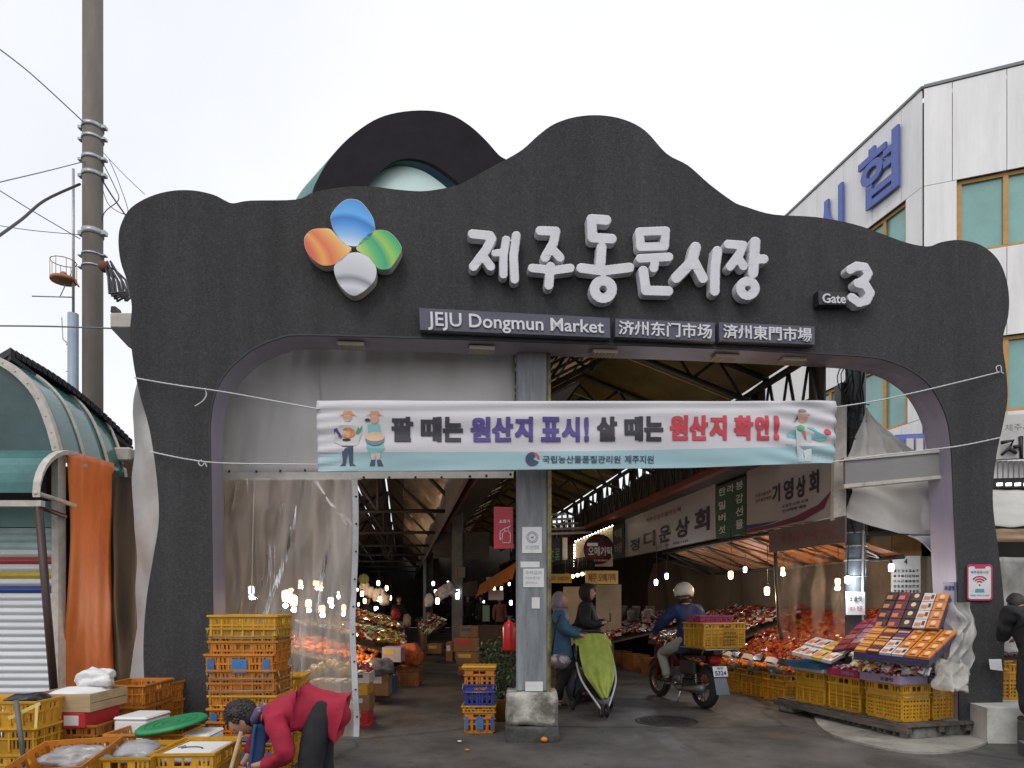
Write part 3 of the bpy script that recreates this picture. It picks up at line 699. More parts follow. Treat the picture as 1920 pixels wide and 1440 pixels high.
# lower barrel awning
q = MB(); xr = P(84, 900, 6.5).x; prof = []
for i in range(9):
    t = i/8*math.pi/2; prof.append((6.88-.55*math.sin(t)*1.0, 2.46+.50*math.cos(t)))
for (y0, z0), (y1, z1) in zip(prof[:-1], prof[1:]): q.add([(-8, y0, z0), (xr, y0, z0), (xr, y1, z1), (-8, y1, z1)], [(0, 1, 2, 3)])
q.build('lower_awning', m_gglass2, shop, world=True)
q = MB()
for (y0, z0), (y1, z1) in zip(prof[:-1], prof[1:]): q.slab([(xr, y0, z0), (xr, y1, z1), (xr, y1*.985+.1, z1-.04), (xr, y0*.985+.1, z0-.04)], (.07, 0, 0))
q.tube([(xr+.03, prof[-1][0], prof[-1][1]), (xr+.03, 6.9, 2.42)], .022, 6)
q.build('awning_frame', m_frame, shop, world=True, recalc=True)
q = MB(); q.box((-8, 6.30, 2.33), (xr+.1, 6.36, 2.385)); q.build('gutter', m_frame, shop, world=True)
q = MB(); q.tube([(xr+.06, 6.33, 2.33), tuple(P(104, 1330, 6.4))], .035, 6); q.tube([(xr+.06, 6.33, 2.33), P(122, 968, 6.85)], .022, 6)
q.build('awning_post', mat('brown_paint', (.055, .028, .025), rough=.5), shop, world=True)
m_tealp = mat('teal_fascia_paint', (.19, .33, .30), rough=.6, var=.15, vs=2, stretch=(1, 1, .2))
q = MB(); q.box((-8, 6.86, 2.20), (P(108, 0, SY).x, 6.95, 2.46)); q.build('fascia', m_tealp, shop, world=True)
q = MB(); q.box((P(109, 0, SY).x, 6.80, 0), (P(121, 0, SY).x, 6.92, 2.95)); q.build('door_post', m_frame, shop, world=True)
m_slat = mat('shutter_white', (.66, .68, .69), rough=.4, var=.10, vs=3, stretch=(.3, 1, 1), col2=(.42, .43, .42), c2pos=(.58, .8))
m_slatr = mat('shutter_red', (.36, .06, .05), rough=.45); m_slaty = mat('shutter_yellow', (.48, .37, .05), rough=.45); m_slatb = mat('shutter_blue', (.03, .06, .25), rough=.45); m_slat_refl = mat('shutter_teal_reflection', (.42, .55, .52), rough=.4, var=.15)  # the teal slat colour has the reflection on the top slats painted in
sh = MB()
x0s, x1s = -8, P(107, 0, SY).x; ph = .073
for i in range(7):
    t0, t1 = i/6, min(1, (i+1)/6)
for i in range(6):
    a0, a1 = math.pi*i/6, math.pi*(i+1)/6
    sh.add([(x0s, -.022*math.sin(a0), ph*.93*i/6), (x1s, -.022*math.sin(a0), ph*.93*i/6), (x1s, -.022*math.sin(a1), ph*.93*(i+1)/6), (x0s, -.022*math.sin(a1), ph*.93*(i+1)/6)], [(0, 1, 2, 3)])
sh.box((x0s, .0, ph*.9), (x1s, .012, ph*1.02))
meshes = {}
for i in range(30):
    z = 2.19-(i+1)*ph; py = HY-(z+ph/2-CH)/SY*F
    m = m_slat_refl if py < 1030 else m_slatr if abs(py-1051) < 7 else m_slaty if abs(py-1078) < 7 else m_slatb if abs(py-1105) < 7 else m_slat
    if m.name not in meshes: meshes[m.name] = sh.mesh('slat', m)
    o = obj('shutter_slat', meshes[m.name], shop, (6, 0.0, z+.0)); o.location = (6, -.03, z)
q = MB(); q.box((-8, 7.0, 0), (-4.78, 8.6, 2.9)); q.build('wall', mat('shop_wall', (.16, .15, .14), rough=.9), shop, world=True)
m_or = mat('orange_tarp_cloth', (.76, .20, .04), rough=.6, var=.18, vs=2.2, bump=.5, bs=7, stretch=(1, 1, .35), col2=(.42, .09, .02), c2pos=(.55, .8))
xo = -4.50
cloth('orange_tarp', 'orange tarpaulin wall hanging beside the roller shutter shop', 'tarp', ((xo, 6.9, 2.98), (xo-.02, 7.74, 3.02), (xo-.02, 7.74, .1), (xo, 6.9, .1)), m_or, .06, 2.2, 30, 40, seed=2, fold=(2.2, .012))
m_br = mat('brown_tarp_cloth', (.060, .050, .042), rough=.7, var=.4, vs=3, bump=.5, bs=8, stretch=(1, 1, .3))
cloth('dark_tarp', 'dark brown tarpaulin in the gap behind the orange one', 'tarp', ((xo-.03, 7.72, 2.9), (xo+.05, 8.6, 2.9), (xo+.05, 8.6, .0), (xo-.03, 7.72, .0)), m_br, .06, 3, 20, 40, seed=4, fold=(3, .03))
# white tarp behind the left gate leg
m_wt = mat('white_tarp_cloth', (.50, .50, .49), rough=.7, var=.12, vs=3, bump=.5, bs=8, col2=(.30, .28, .22), c2pos=(.6, .85))
q = MB()
def wt(u, v):
    z = 3.9*(1-v)+.12*v
    lx = np.interp(v, [0, .12, .3, .5, .72, .86, 1], [256, 246, 242, 247, 252, 240, 250]); x = lx+(410-lx)*u
    if v < .18: x = x+ (1-v/.18)*8
    p = P(x, 0, 7.25); return Vector((p.x, 7.25+.07*math.sin(u*9+v*3)+.10*noise.noise(Vector((u*4, v*7, 2))), z))
q.grid(wt, 20, 50); tag(q.build('white_tarp', m_wt), 'dirty white tarpaulin side curtain behind the left leg of the gate', 'tarp')

# ---------------------------------------------------------------- utility pole and wires
PY = 12.0
up = thing('utility_pole', 'tall round concrete utility pole with steel bands behind the green awning', 'utility pole', (P(174, 0, PY).x, PY, 0))
m_pole = mat('pole_concrete', (.24, .215, .185), rough=.85, var=.18, vs=3, bump=.4, bs=25, stretch=(1, 1, .25), col2=(.15, .135, .12), c2pos=(.55, .8))
q = MB(); q.lathe([(.165, 0), (.16, 12), (.155, 15)], 20); q.build('pole_shaft', m_pole, up)
m_band = mat('galvanised', (.42, .43, .45), rough=.4, metal=.5, var=.2, vs=10)
def zz(py, Y=PY): return CH+(HY-py)/F*Y
for py, h in ((240, .07), (262, .05), (300, .06), (330, .07), (438, .10), (480, .03), (502, .03)):
    q = MB(); z = zz(py); q.lathe([(.168, z-h/2), (.178, z-h/2), (.178, z+h/2), (.168, z+h/2)], 20, caps=False)
    for s_ in (-1, 1): q.box((s_*.2-.04, -.05, z-h*.35), (s_*.2+.04, .05, z+h*.35))
    q.build('steel_band', m_band, up)
q = MB(); q.tube([(-.25, -.15, zz(595)), (-.25, -.15, 2.0)], .085, 12); q.build('conduit', mat('conduit_blue_grey', (.30, .36, .44), rough=.5, var=.1), up)
q = MB(); q.tube([(-.31, -.05, zz(600)), (-.31, -.05, zz(320))], .022, 6); q.build('antenna_rod', m_band, up); q = MB(); q.tube([(-.31, -.05, zz(505)), (-.55, -.05, zz(560))], .01, 4); q.tube([(-1, -.1, zz(560)), (-.3, -.1, zz(562))], .012, 4); q.tube([(-.48, -.1, zz(600)), (-.46, -.1, zz(640)), (-.3, -.1, zz(655))], .01, 4)
for py in (650, 700, 725, 750): q.tube([(-.40, -.1, zz(py)), (-.30, -.1, zz(py))], .012, 4)
q.build('side_fitting', m_band, up)
bl = MB(); cz = zz(530); cxx = P(126, 0, PY).x-up.location.x
bl.lathe([(.20, -.03), (.21, .0), (.20, .03)], 16, Matrix.Translation((cxx, -.1, cz)), caps=True)
for i in range(8):
    a = i*math.pi/4; bl.tube([(cxx+.2*math.cos(a), -.1+.2*math.sin(a), cz), (cxx+.2*math.cos(a), -.1+.2*math.sin(a), cz+.32)], .006, 4)
bl.tube(ring(0, 0, 1, 1, 12) and [(cxx+.2*math.cos(a*math.pi/6), -.1+.2*math.sin(a*math.pi/6), cz+.32) for a in range(12)], .008, 4, closed=True)
bl.ball((cxx, -.1, cz+.09), .06, 2); bl.tube([(cxx+.2, -.1, cz), (-.18, -.1, cz-.12)], .015, 5)
bl.build('basket_lamp', mat('rusty_orange', (.40, .17, .08), rough=.6, var=.3, vs=8), up)
m_wire = mat('black_wire', (.03, .03, .035), rough=.5); m_wire2 = mat('grey_wire', (.16, .17, .18), rough=.5)
def wire(name, label, pts, r, m, Ys, group='overhead wires at the utility pole'):
    q = MB(); Pp = [P(x, y, Y) for (x, y), Y in zip(pts, Ys)]
    q.tube([Vector(p) for p in smooth_open(Pp, 5)], r, 5); o = q.build(name, m); tag(o, label, 'wire', group); return o
wire('overhead_wire', 'thin overhead wire slanting down to the topmost band of the pole', [(-20, 78), (60, 140), (160, 232)], .010, m_wire2, [9, 10.5, 11.9])
wire('overhead_wire', 'thin wire with a small cross shaped clamp rising to the pole', [(-20, 346), (90, 320), (160, 302)], .008, m_wire2, [9, 10.5, 11.9])
wire('overhead_wire', 'thick black cable bundle curving down from the pole and out of view', [(-20, 455), (40, 412), (85, 375), (150, 345)], .022, m_wire, [9.5, 10.5, 11.2, 11.9])
wire('overhead_wire', 'thin straight wire ending at the wide fifth steel band', [(-20, 345), (60, 395), (150, 448)], .008, m_wire2, [10, 11, 11.9])
wire('overhead_wire', 'faint nearly level wire reaching the wide fifth band', [(-20, 420), (60, 432), (148, 440)], .006, m_wire2, [10, 11, 11.9])
wire('overhead_wire', 'level grey cable passing in front of the blue grey conduit', [(-20, 611), (90, 612), (215, 616)], .014, m_wire2, [11.6, 11.6, 11.6])
wire('overhead_wire', 'fine wire running from the pole down behind the gate crown', [(188, 280), (230, 325), (272, 365)], .006, m_wire2, [12, 12.2, 12.5])
wire('overhead_wire', 'twisted black wire sloping from the third band to the gate', [(190, 335), (212, 370), (240, 410)], .014, m_wire, [12, 12, 12])
wire('overhead_wire', 'looping thin service wire sagging beside the pole', [(190, 300), (215, 350), (222, 375), (195, 400), (190, 440)], .008, m_wire, [12, 12, 12, 12, 12])
wire('overhead_wire', 'curled service wire hanging right of the pole shaft', [(190, 345), (205, 385), (240, 400), (222, 340), (205, 300)], .007, m_wire2, [12, 12, 12, 12, 12])
q = MB()
for i in range(9):
    q.tube([P(195+i*2, 490+(i % 3)*6, 11.7), P(203+i*4, 520+(i*7) % 13, 11.6), P(205+i*5, 550+(i*5) % 16, 11.5), P(238, 548+i*2, 11.4)], .02, 5)
q.build('cable_bundle', m_wire, up, world=True)
q = MB(); q.ball(P(195, 500, 11.7), .09, 2, amp=.4); q.build('splice_box', mat('rust_box', (.16, .05, .03), rough=.7), up, world=True)
fl = thing('floodlight_box', 'weathered white floodlight box sticking out behind the left shoulder of the gate', 'floodlight', tuple(P(225, 600, 7.0)))
q = MB(); q.bbox(tuple(P(206, 614, 7.0)), tuple(P(262, 586, 7.0)+Vector((0, .22, 0))), .01); q.build('housing', m_frame, fl, world=True)
q = MB(); q.slab([P(207, 615, 7.0), P(262, 615, 7.0), P(262, 650, 7.0), P(240, 650, 7.0)], (0, .2, 0)); q.slab([P(207, 585, 7.05), P(220, 585, 7.05), P(216, 574, 7.05), P(208, 574, 7.05)], (0, .1, 0)); q.build('bracket', m_darktrim, fl, world=True, recalc=True)

# ---------------------------------------------------------------- steel pillar in the middle of the entrance
pb = G(998, 1391); PX, PYc = pb.x, pb.y+.27
pil = thing('steel_pillar', 'grey painted steel pillar on a whitewashed concrete block in the middle of the entrance', 'pillar', (PX, PYc, 0))
m_steel = mat('grey_paint_steel', (.195, .21, .225), rough=.5, var=.28, vs=5, bump=.3, stretch=(1, 1, .2), col2=(.15, .155, .16), c2pos=(.52, .75))
streaks(m_steel, .62, 1.25, (7, 7, .9))
q = MB(); q.bbox((-.165, -.165, .50), (.165, .165, 4.6), .02); q.build('shaft', m_steel, pil)
q = MB(); q.box((.165, -.16, .5), (.19, -.12, 4.3)); q.tube([(.185, -.15, .5), (.19, -.15, 2.5), (.18, -.15, 4.3)], .018, 6); q.build('edge_pipe', mat('ochre_pipe', (.30, .24, .08), rough=.6, var=.5, vs=9, col2=(.1, .09, .07)), pil)
m_base = mat('whitewashed_concrete', (.40, .385, .34), rough=.9, var=.35, vs=7, bump=1.2, bs=22, col2=(.13, .12, .10), c2pos=(.46, .62), det=12)
m_base2 = mat('dark_plinth_paint', (.07, .068, .065), rough=.9, var=.5, vs=9, bump=1, bs=25, col2=(.25, .24, .22), c2pos=(.6, .7))
def rough_box(name, a, b2, m, parent, amp=.015, seed=0, cuts=5):
    bm = bmesh.new(); bmesh.ops.create_cube(bm, size=1); bmesh.ops.subdivide_edges(bm, edges=bm.edges[:], cuts=cuts, use_grid_fill=True)
    for v in bm.verts:
        p = Vector(((a[0]+b2[0])/2+v.co.x*(b2[0]-a[0]), (a[1]+b2[1])/2+v.co.y*(b2[1]-a[1]), (a[2]+b2[2])/2+v.co.z*(b2[2]-a[2])))
        k = (abs(v.co.x) > .49)+(abs(v.co.y) > .49)+(abs(v.co.z) > .49)
        c = Vector(((a[0]+b2[0])/2, (a[1]+b2[1])/2, (a[2]+b2[2])/2))
        if k >= 2: p = p+(c-p).normalized()*(.012+.02*abs(noise.noise(p*9+Vector((seed, 0, 0)))))
        v.co = p+Vector((noise.noise(p*6+Vector((seed, 0, 0))), noise.noise(p*6+Vector((0, seed, 3))), noise.noise(p*6+Vector((7, 0, seed)))))*amp
    me = bpy.data.meshes.new(name); bm.to_mesh(me); bm.free(); me.materials.append(m); me.polygons.foreach_set('use_smooth', [True]*len(me.polygons))
    o = obj(name, me, parent); 
    try: me.shade_flat() if cuts < 3 else None
    except Exception: pass
    return o
rough_box('plinth', (-.275, -.27, .155), (.275, .27, .50), m_base, pil)
rough_box('plinth_foot', (-.285, -.28, -.03), (.285, .28, .16), m_base2, pil, seed=4)
m_paper = mat('paper', (.62, .62, .62), rough=.7, var=.08, vs=8); m_printg = mat('grey_print', (.30, .33, .36), rough=.7)
def sticker(x0, y0, x1, y1, label, txt=(), extra=None):
    Yf = PYc-.172; q = MB(); q.slab([P(x0, y1, Yf), P(x1, y1, Yf), P(x1, y0, Yf), P(x0, y0, Yf)], (0, .004, 0))
    o = q.build('paper_notice', m_paper, pil, world=True, recalc=True); o['label'] = label
    if txt or extra:
        q = MB()
        for s_, (a, b2, c, d) in txt: textq(q, s_, [P(a, d, Yf-.003), P(c, d, Yf-.003), P(c, b2, Yf-.003), P(a, b2, Yf-.003)], bold=0)
        if extra: extra(q, Yf-.004)
        k = q.build('print', m_printg, o); 
        for v in k.data.vertices: v.co -= pil.location
def emb(q, Y):
    c = P(998, 1007, Y)
    for r in (.058, .042): q.tube([c+Vector((r*math.cos(a*.3927), 0, r*math.sin(a*.3927))) for a in range(16)], .003, 4, closed=True)
    q.ball(c, .018, 1, (1, .2, .8)); 
sticker(979, 988, 1016, 1037, 'white notice with a round emblem', [('상가번영회', (985, 1022, 1010, 1030))], emb)
sticker(976, 1053, 1012, 1064, 'torn paper scrap')
sticker(981, 1066, 1020, 1101, 'white typed paper sheet', [('주차금지', (985, 1070, 1015, 1077)), ('이곳에 물건을', (985, 1081, 1012, 1086)), ('쌓지마시오', (985, 1090, 1008, 1095))])
sticker(997, 1120, 1012, 1141, 'small faded paper'); sticker(985, 1278, 1018, 1296, 'white paper low on the shaft')
# red fire extinguisher sign projecting from the pillar, and the extinguisher
fs = thing('extinguisher_sign', 'red fire extinguisher sign with white outline pictogram on the pillar side', 'sign', tuple(P(943, 990, PYc-.05)))
m_redsign = mat('red_sign', (.42, .015, .035), rough=.4, var=.08); Yf = PYc-.06
q = MB(); q.slab([P(926, 1029, Yf), P(962, 1028, Yf), P(962, 951, Yf), P(926, 950, Yf)], (0, .02, 0)); q.build('board', m_redsign, fs, world=True, recalc=True)
q = MB(); textq(q, '소화기', [P(936, 981, Yf-.004), P(956, 981, Yf-.004), P(956, 974, Yf-.004), P(936, 974, Yf-.004)], bold=.01)
for pts in ([(942,1018),(942,1001),(946,996),(954,996),(957,1001),(957,1018),(942,1018)], [(946,996),(947,990),(953,990),(954,996)], [(946,991),(938,996),(937,1013)], [(950,990),(958,986)], [(939,1008),(939,1014)]):
    q.tube([P(x, y, Yf-.005) for x, y in pts], .0045, 4)
q.build('pictogram', mat('white_print', (.75, .7, .7), rough=.5), fs, world=True)
# ---------------------------------------------------------------- market hall
def transl(name, col, tw=.6, var=.25, vs=3, rough=.7):
    m = mat(name, col, rough=rough, var=var, vs=vs); n, l = m.node_tree.nodes, m.node_tree.links; b = n['Principled BSDF']
    t = n.new('ShaderNodeBsdfTranslucent'); l.new(b.inputs['Base Color'].links[0].from_socket, t.inputs[0])
    mx = n.new('ShaderNodeMixShader'); mx.inputs[0].default_value = tw; l.new(b.outputs[0], mx.inputs[1]); l.new(t.outputs[0], mx.inputs[2])
    l.new(mx.outputs[0], n['Material Output'].inputs[0]); return m
hall = thing('market_hall', 'long dim covered market hall with steel trusses behind the gate', 'building', (PX, PYc, 0))
SL, SR = -.16, -.135
def WL(t, s, z): return Vector((PX+t+SL*s, PYc+s, z))
def WR(t, s, z): return Vector((PX+t+SR*s, PYc+s, z))
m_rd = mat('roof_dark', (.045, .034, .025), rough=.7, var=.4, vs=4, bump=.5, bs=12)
m_bar = mat('truss_steel', (.035, .03, .027), rough=.6, var=.3, vs=6)
m_redbeam = mat('red_beam', (.15, .028, .015), rough=.55, var=.3, vs=4)
m_foil = mat('insulation_foil', (.34, .29, .24), rough=.32, metal=.55, var=.35, vs=5, bump=2.2, bs=7)
m_fascia = mat('grey_fascia', (.09, .085, .08), rough=.7, var=.2)
LEN = 31
# left bay: slatted gable with light gaps
def strip(q, a, b2, s0, s1, W, th=.03):
    q.slab([W(a[0], s0, a[1]), W(b2[0], s0, b2[1]), W(b2[0], s1, b2[1]), W(a[0], s1, a[1])], (0, 0, th))
q = MB(); s = .5; k = 0
while s < LEN:
    d = .62 if s < 20 else 1.2
    for a, b2 in (((-4.6, 3.0), (-3.1, 3.75)), ((-3.06, 3.77), (-2.45, 4.10)), ((-2.41, 4.12), (-1.82, 4.45)), ((-1.78, 4.45), (-1.36, 3.95))):
        strip(q, a, b2, s, s+d*(.955 if (k+int(a[0]*7)) % 3 else .99), WL)
    s += d; k += 1
o = q.build('roof_panel', m_rd, hall, world=True, recalc=True); o['kind'] = 'stuff'
q = MB()
def foil(u, v):
    s = .5+30*v; t = -1.36+.66*u; return WL(t, s, 3.95-.65*u+.05*noise.noise(Vector((t*5, s*2.5, 1)))+.05*math.sin(s*2.1))
q.grid(foil, 6, 160); q.build('insulated_ceiling', m_foil, hall, world=True)
q = MB(); q.slab([WL(-.68, .3, 3.42), WL(-.68, LEN, 3.42), WL(-.68, LEN, 2.85), WL(-.68, .3, 2.85)], (.05, 0, 0)); q.build('gutter_fascia', m_fascia, hall, world=True, recalc=True)
q = MB(); strip(q, (-.68, 3.3), (.6, 3.9), .3, LEN, WL); q.build('valley_ceiling', m_rd, hall, world=True, recalc=True)
q = MB(); q.tube([WL(-.35, .3, 3.25), WL(-.35, LEN, 3.25)], .05, 8); q.build('red_pipe', m_redbeam, hall, world=True)
q = MB(); q.slab([WL(-.62, .3, 3.1), WL(-.62, LEN, 3.1), WL(-.5, LEN, 3.1), WL(-.5, .3, 3.1)], (0, 0, .12)); q.build('steel_beam', m_bar, hall, world=True, recalc=True)
for s in (4, 7.5, 11, 14.5, 18, 22, 27):     # left bay trusses
    q = MB()
    for a, b2 in (((-4.6, 2.98), (-1.8, 4.40)), ((-1.8, 4.40), (-.65, 3.2)), ((-4.6, 2.95), (-.6, 2.95)), ((-3.2, 2.95), (-2.5, 4.05)), ((-2.5, 4.05), (-1.8, 2.95)), ((-1.8, 2.95), (-1.8, 4.35))):
        q.tube([WL(a[0], s, a[1]), WL(b2[0], s, b2[1])], .035, 5)
    q.build('roof_truss', m_bar, hall, world=True)
# columns
for s, w, h in ((9.9, .135, 3.9), (25.6, .07, 3.9), (17, .05, 3.7), (30, .1, 3.9)):
    q = MB(); c = WL(0 if s != 17 else -.6, s, 0); q.bbox((c.x-w, c.y-w, 0), (c.x+w, c.y+w, h), .01); q.build('column', mat('column_grey', (.13, .135, .135), rough=.6, var=.2), hall, world=True)
for s in range(3, 31, 3):
    for t, W in ((-4.55, WL),):
        q = MB(); c = W(t, s, 0); q.box((c.x-.05, c.y-.05, 0), (c.x+.05, c.y+.05, 3.0)); q.build('side_post', m_bar, hall, world=True)
# right bay: translucent gable, trusses, lattice clerestory
m_olive = transl('olive_roof_sheet', (.16, .125, .035), .35, .35, 1.2); m_tanroof = transl('tan_roof_sheet', (.50, .41, .28), .5, .3, 2)
AP, ZE, ZA = 1.35, 4.30, 5.05
for i, s in enumerate(np.arange(.35, 30, 2.0)):
    q = MB(); strip(q, (AP, ZA), (3.22, ZE), s, s+1.98, WR, .01); q.build('roof_sheet', m_olive, hall, world=True, recalc=True)
    q = MB(); strip(q, (-.3, ZE-.1), (AP, ZA), s, s+1.98, WR, .01); q.build('roof_sheet', m_tanroof, hall, world=True, recalc=True)
q = MB(); s = .5
while s < 30:
    q.tube([WR(-.3, s, ZE-.13), WR(AP, s, ZA-.03)], .022, 4); s += .42 if s < 12 else 1.0
for t in np.arange(-.2, AP, .26): q.tube([WR(t, .4, ZE-.13+(ZA-ZE+.1)*(t+.3)/(AP+.3)), WR(t, 30, ZE-.13+(ZA-ZE+.1)*(t+.3)/(AP+.3))], .016, 4)
q.build('purlin_lattice', m_bar, hall, world=True)
for s in (1.3, 3.4, 5.5, 7.6, 9.7, 12, 15, 18, 22):
    q = MB(); zc = lambda t: ZE-.1+(ZA-ZE)*((t+.3)/(AP+.3)) if t < AP else ZA-(ZA-ZE)*((t-AP)/(3.22-AP))
    q.tube([WR(-.3, s, zc(-.3)-.05), WR(AP, s, ZA-.05), WR(3.2, s, ZE-.05)], .04, 5)
    q.tube([WR(-.3, s, zc(-.3)-.4), WR(AP, s, ZA-.42), WR(3.2, s, ZE-.42)], .04, 5)
    ts = np.linspace(-.3, 3.2, 12)
    for i in range(11):
        a, c = (ts[i], ts[i+1]); q.tube([WR(a, s, zc(a)-(.05 if i % 2 else .42)), WR(c, s, zc(c)-(.42 if i % 2 else .05))], .02, 4)
    q.build('roof_truss', m_bar, hall, world=True)
q = MB()
for z in (3.45, 4.22): q.tube([WR(3.22, .2, z), WR(3.22, 30, z)], .045, 5)
s = .2
while s < 26:
    q.tube([WR(3.22, s, 3.45), WR(3.22, s+.22, 4.22)], .022, 4); q.tube([WR(3.22, s+.44, 3.45), WR(3.22, s+.22, 4.22)], .018, 4)
    if int(s*3) % 4 == 0: q.slab([WR(3.26, s, 3.5), WR(3.26, s+.3, 3.5), WR(3.26, s+.3, 4.2), WR(3.26, s, 4.2)], (.02, 0, 0))
    if s > 2.2: q.slab([WR(3.27, s, 3.5), WR(3.27, s+.40, 3.5), WR(3.27, s+.40, 3.98+.2*noise.noise(Vector((s*2, 0, 0)))), WR(3.27, s, 3.95+.2*noise.noise(Vector((s*2, 3, 0))))], (.02, 0, 0))
    s += .44 if s < 12 else .8
q.build('clerestory_lattice', m_bar, hall, world=True, recalc=True)
q = MB(); q.slab([WR(3.16, .1, 3.36), WR(3.30, .1, 3.36), WR(3.30, 30, 3.36), WR(3.16, 30, 3.36)], (0, 0, .10)); q.build('red_beam', m_redbeam, hall, world=True, recalc=True)
m_ochre = mat('stained_fascia', (.22, .15, .08), rough=.8, var=.4, vs=2.5, col2=(.08, .06, .045), c2pos=(.42, .7), stretch=(1, 1, .4))
q = MB(); q.slab([WR(3.80, 1.0, 2.9), WR(3.80, 24, 2.9), WR(3.80, 24, 3.78), WR(3.80, 1.0, 3.78)], (.03, 0, 0)); q.build('shop_fascia', m_ochre, hall, world=True, recalc=True)
# end wall, side walls, back
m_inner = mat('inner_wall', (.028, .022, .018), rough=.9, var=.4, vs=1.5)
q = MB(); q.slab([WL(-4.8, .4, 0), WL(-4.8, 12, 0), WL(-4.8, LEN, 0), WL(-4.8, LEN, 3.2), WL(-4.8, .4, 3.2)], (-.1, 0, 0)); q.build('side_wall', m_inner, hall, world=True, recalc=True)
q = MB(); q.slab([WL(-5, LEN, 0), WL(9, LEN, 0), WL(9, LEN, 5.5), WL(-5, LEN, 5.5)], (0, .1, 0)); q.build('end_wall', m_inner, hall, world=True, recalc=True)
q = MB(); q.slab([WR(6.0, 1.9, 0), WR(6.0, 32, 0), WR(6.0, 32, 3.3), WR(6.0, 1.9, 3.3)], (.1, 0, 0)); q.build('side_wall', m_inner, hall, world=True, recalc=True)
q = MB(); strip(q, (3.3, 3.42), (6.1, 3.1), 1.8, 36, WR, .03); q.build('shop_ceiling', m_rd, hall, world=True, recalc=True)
q = MB(); s = 9.9
q.slab([WL(-.62, s, 2.55), WL(.8, s, 2.55), WL(.8, s, 3.2), WL(-.62, s, 3.2)], (0, .1, 0)); q.build('cross_beam', m_bar, hall, world=True, recalc=True)

# canvas infill above the left passage
m_gcanvas = mat('grey_canvas', (.70, .685, .66), rough=.8, var=.08, vs=1.6, bump=.3, bs=6, col2=(.54, .52, .47), c2pos=(.55, .85), stretch=(1, 1, .25))
cy0 = 7.42
cv = thing('canvas_screen', 'large grey canvas infill panel above the left half of the entrance', 'canvas', tuple(P(680, 900, cy0)))
def sheetq(name, pts, m, parent, amp=.02, seed=1, nu=40, nv=24, th=.004, fr=2.2):
    a, b_, d, e = [Vector(x) for x in pts]
    mb = MB(); mb.grid(lambda u, v: (a*(1-u)+b_*u)*(1-v)+(e*(1-u)+d*u)*v+Vector((0, 1, 0))*(amp*noise.noise(Vector((u*fr*2, v*fr, seed)))+amp*.4*noise.noise(Vector((u*fr*7+v*3, v*fr*1.5, seed+4)))), nu, nv)
    o = mb.build(name, m, parent, world=True); sd_ = o.modifiers.new('s', 'SOLIDIFY'); sd_.thickness = th; return o
sheetq('canvas_sheet', (P(380, 590, cy0), P(601, 600, cy0), P(601, 885, cy0), P(380, 888, cy0)), m_gcanvas, cv, .05, 2)
sheetq('canvas_sheet', (P(599.5, 600, cy0+.02), P(966, 610, cy0+.02), P(966, 884, cy0+.02), P(599.5, 886, cy0+.02)), m_gcanvas, cv, .06, 5)
m_hem = mat('hem_cloth', (.62, .61, .58), rough=.8, var=.12, vs=5)
q = MB(); q.slab([P(385, 900, cy0-.03), P(676, 899, cy0-.03), P(676, 885, cy0-.03), P(385, 886, cy0-.03)], (0, .02, 0)); q.build('hem', m_hem, cv, world=True, recalc=True)
q = MB(); q.slab([P(672, 897, cy0-.05), P(963, 896, cy0-.05), P(963, 884, cy0-.05), P(672, 884, cy0-.05)], (0, .02, 0)); q.build('hem', m_hem, cv, world=True, recalc=True)
for x, y in [(430, 884), (481, 884), (526, 883), (572, 882), (682, 895), (730, 895), (779, 895), (828, 895), (881, 893), (912, 892), (957, 889)]:
    q = MB(); q.lathe([(.004, 0), (.012, 0), (.014, .004), (.004, .006)], 8, Matrix.Translation(P(x, y, cy0-.052)) @ Matrix.Rotation(R(90), 4, 'X')); q.build('grommet', m_darktrim, cv, world=True)

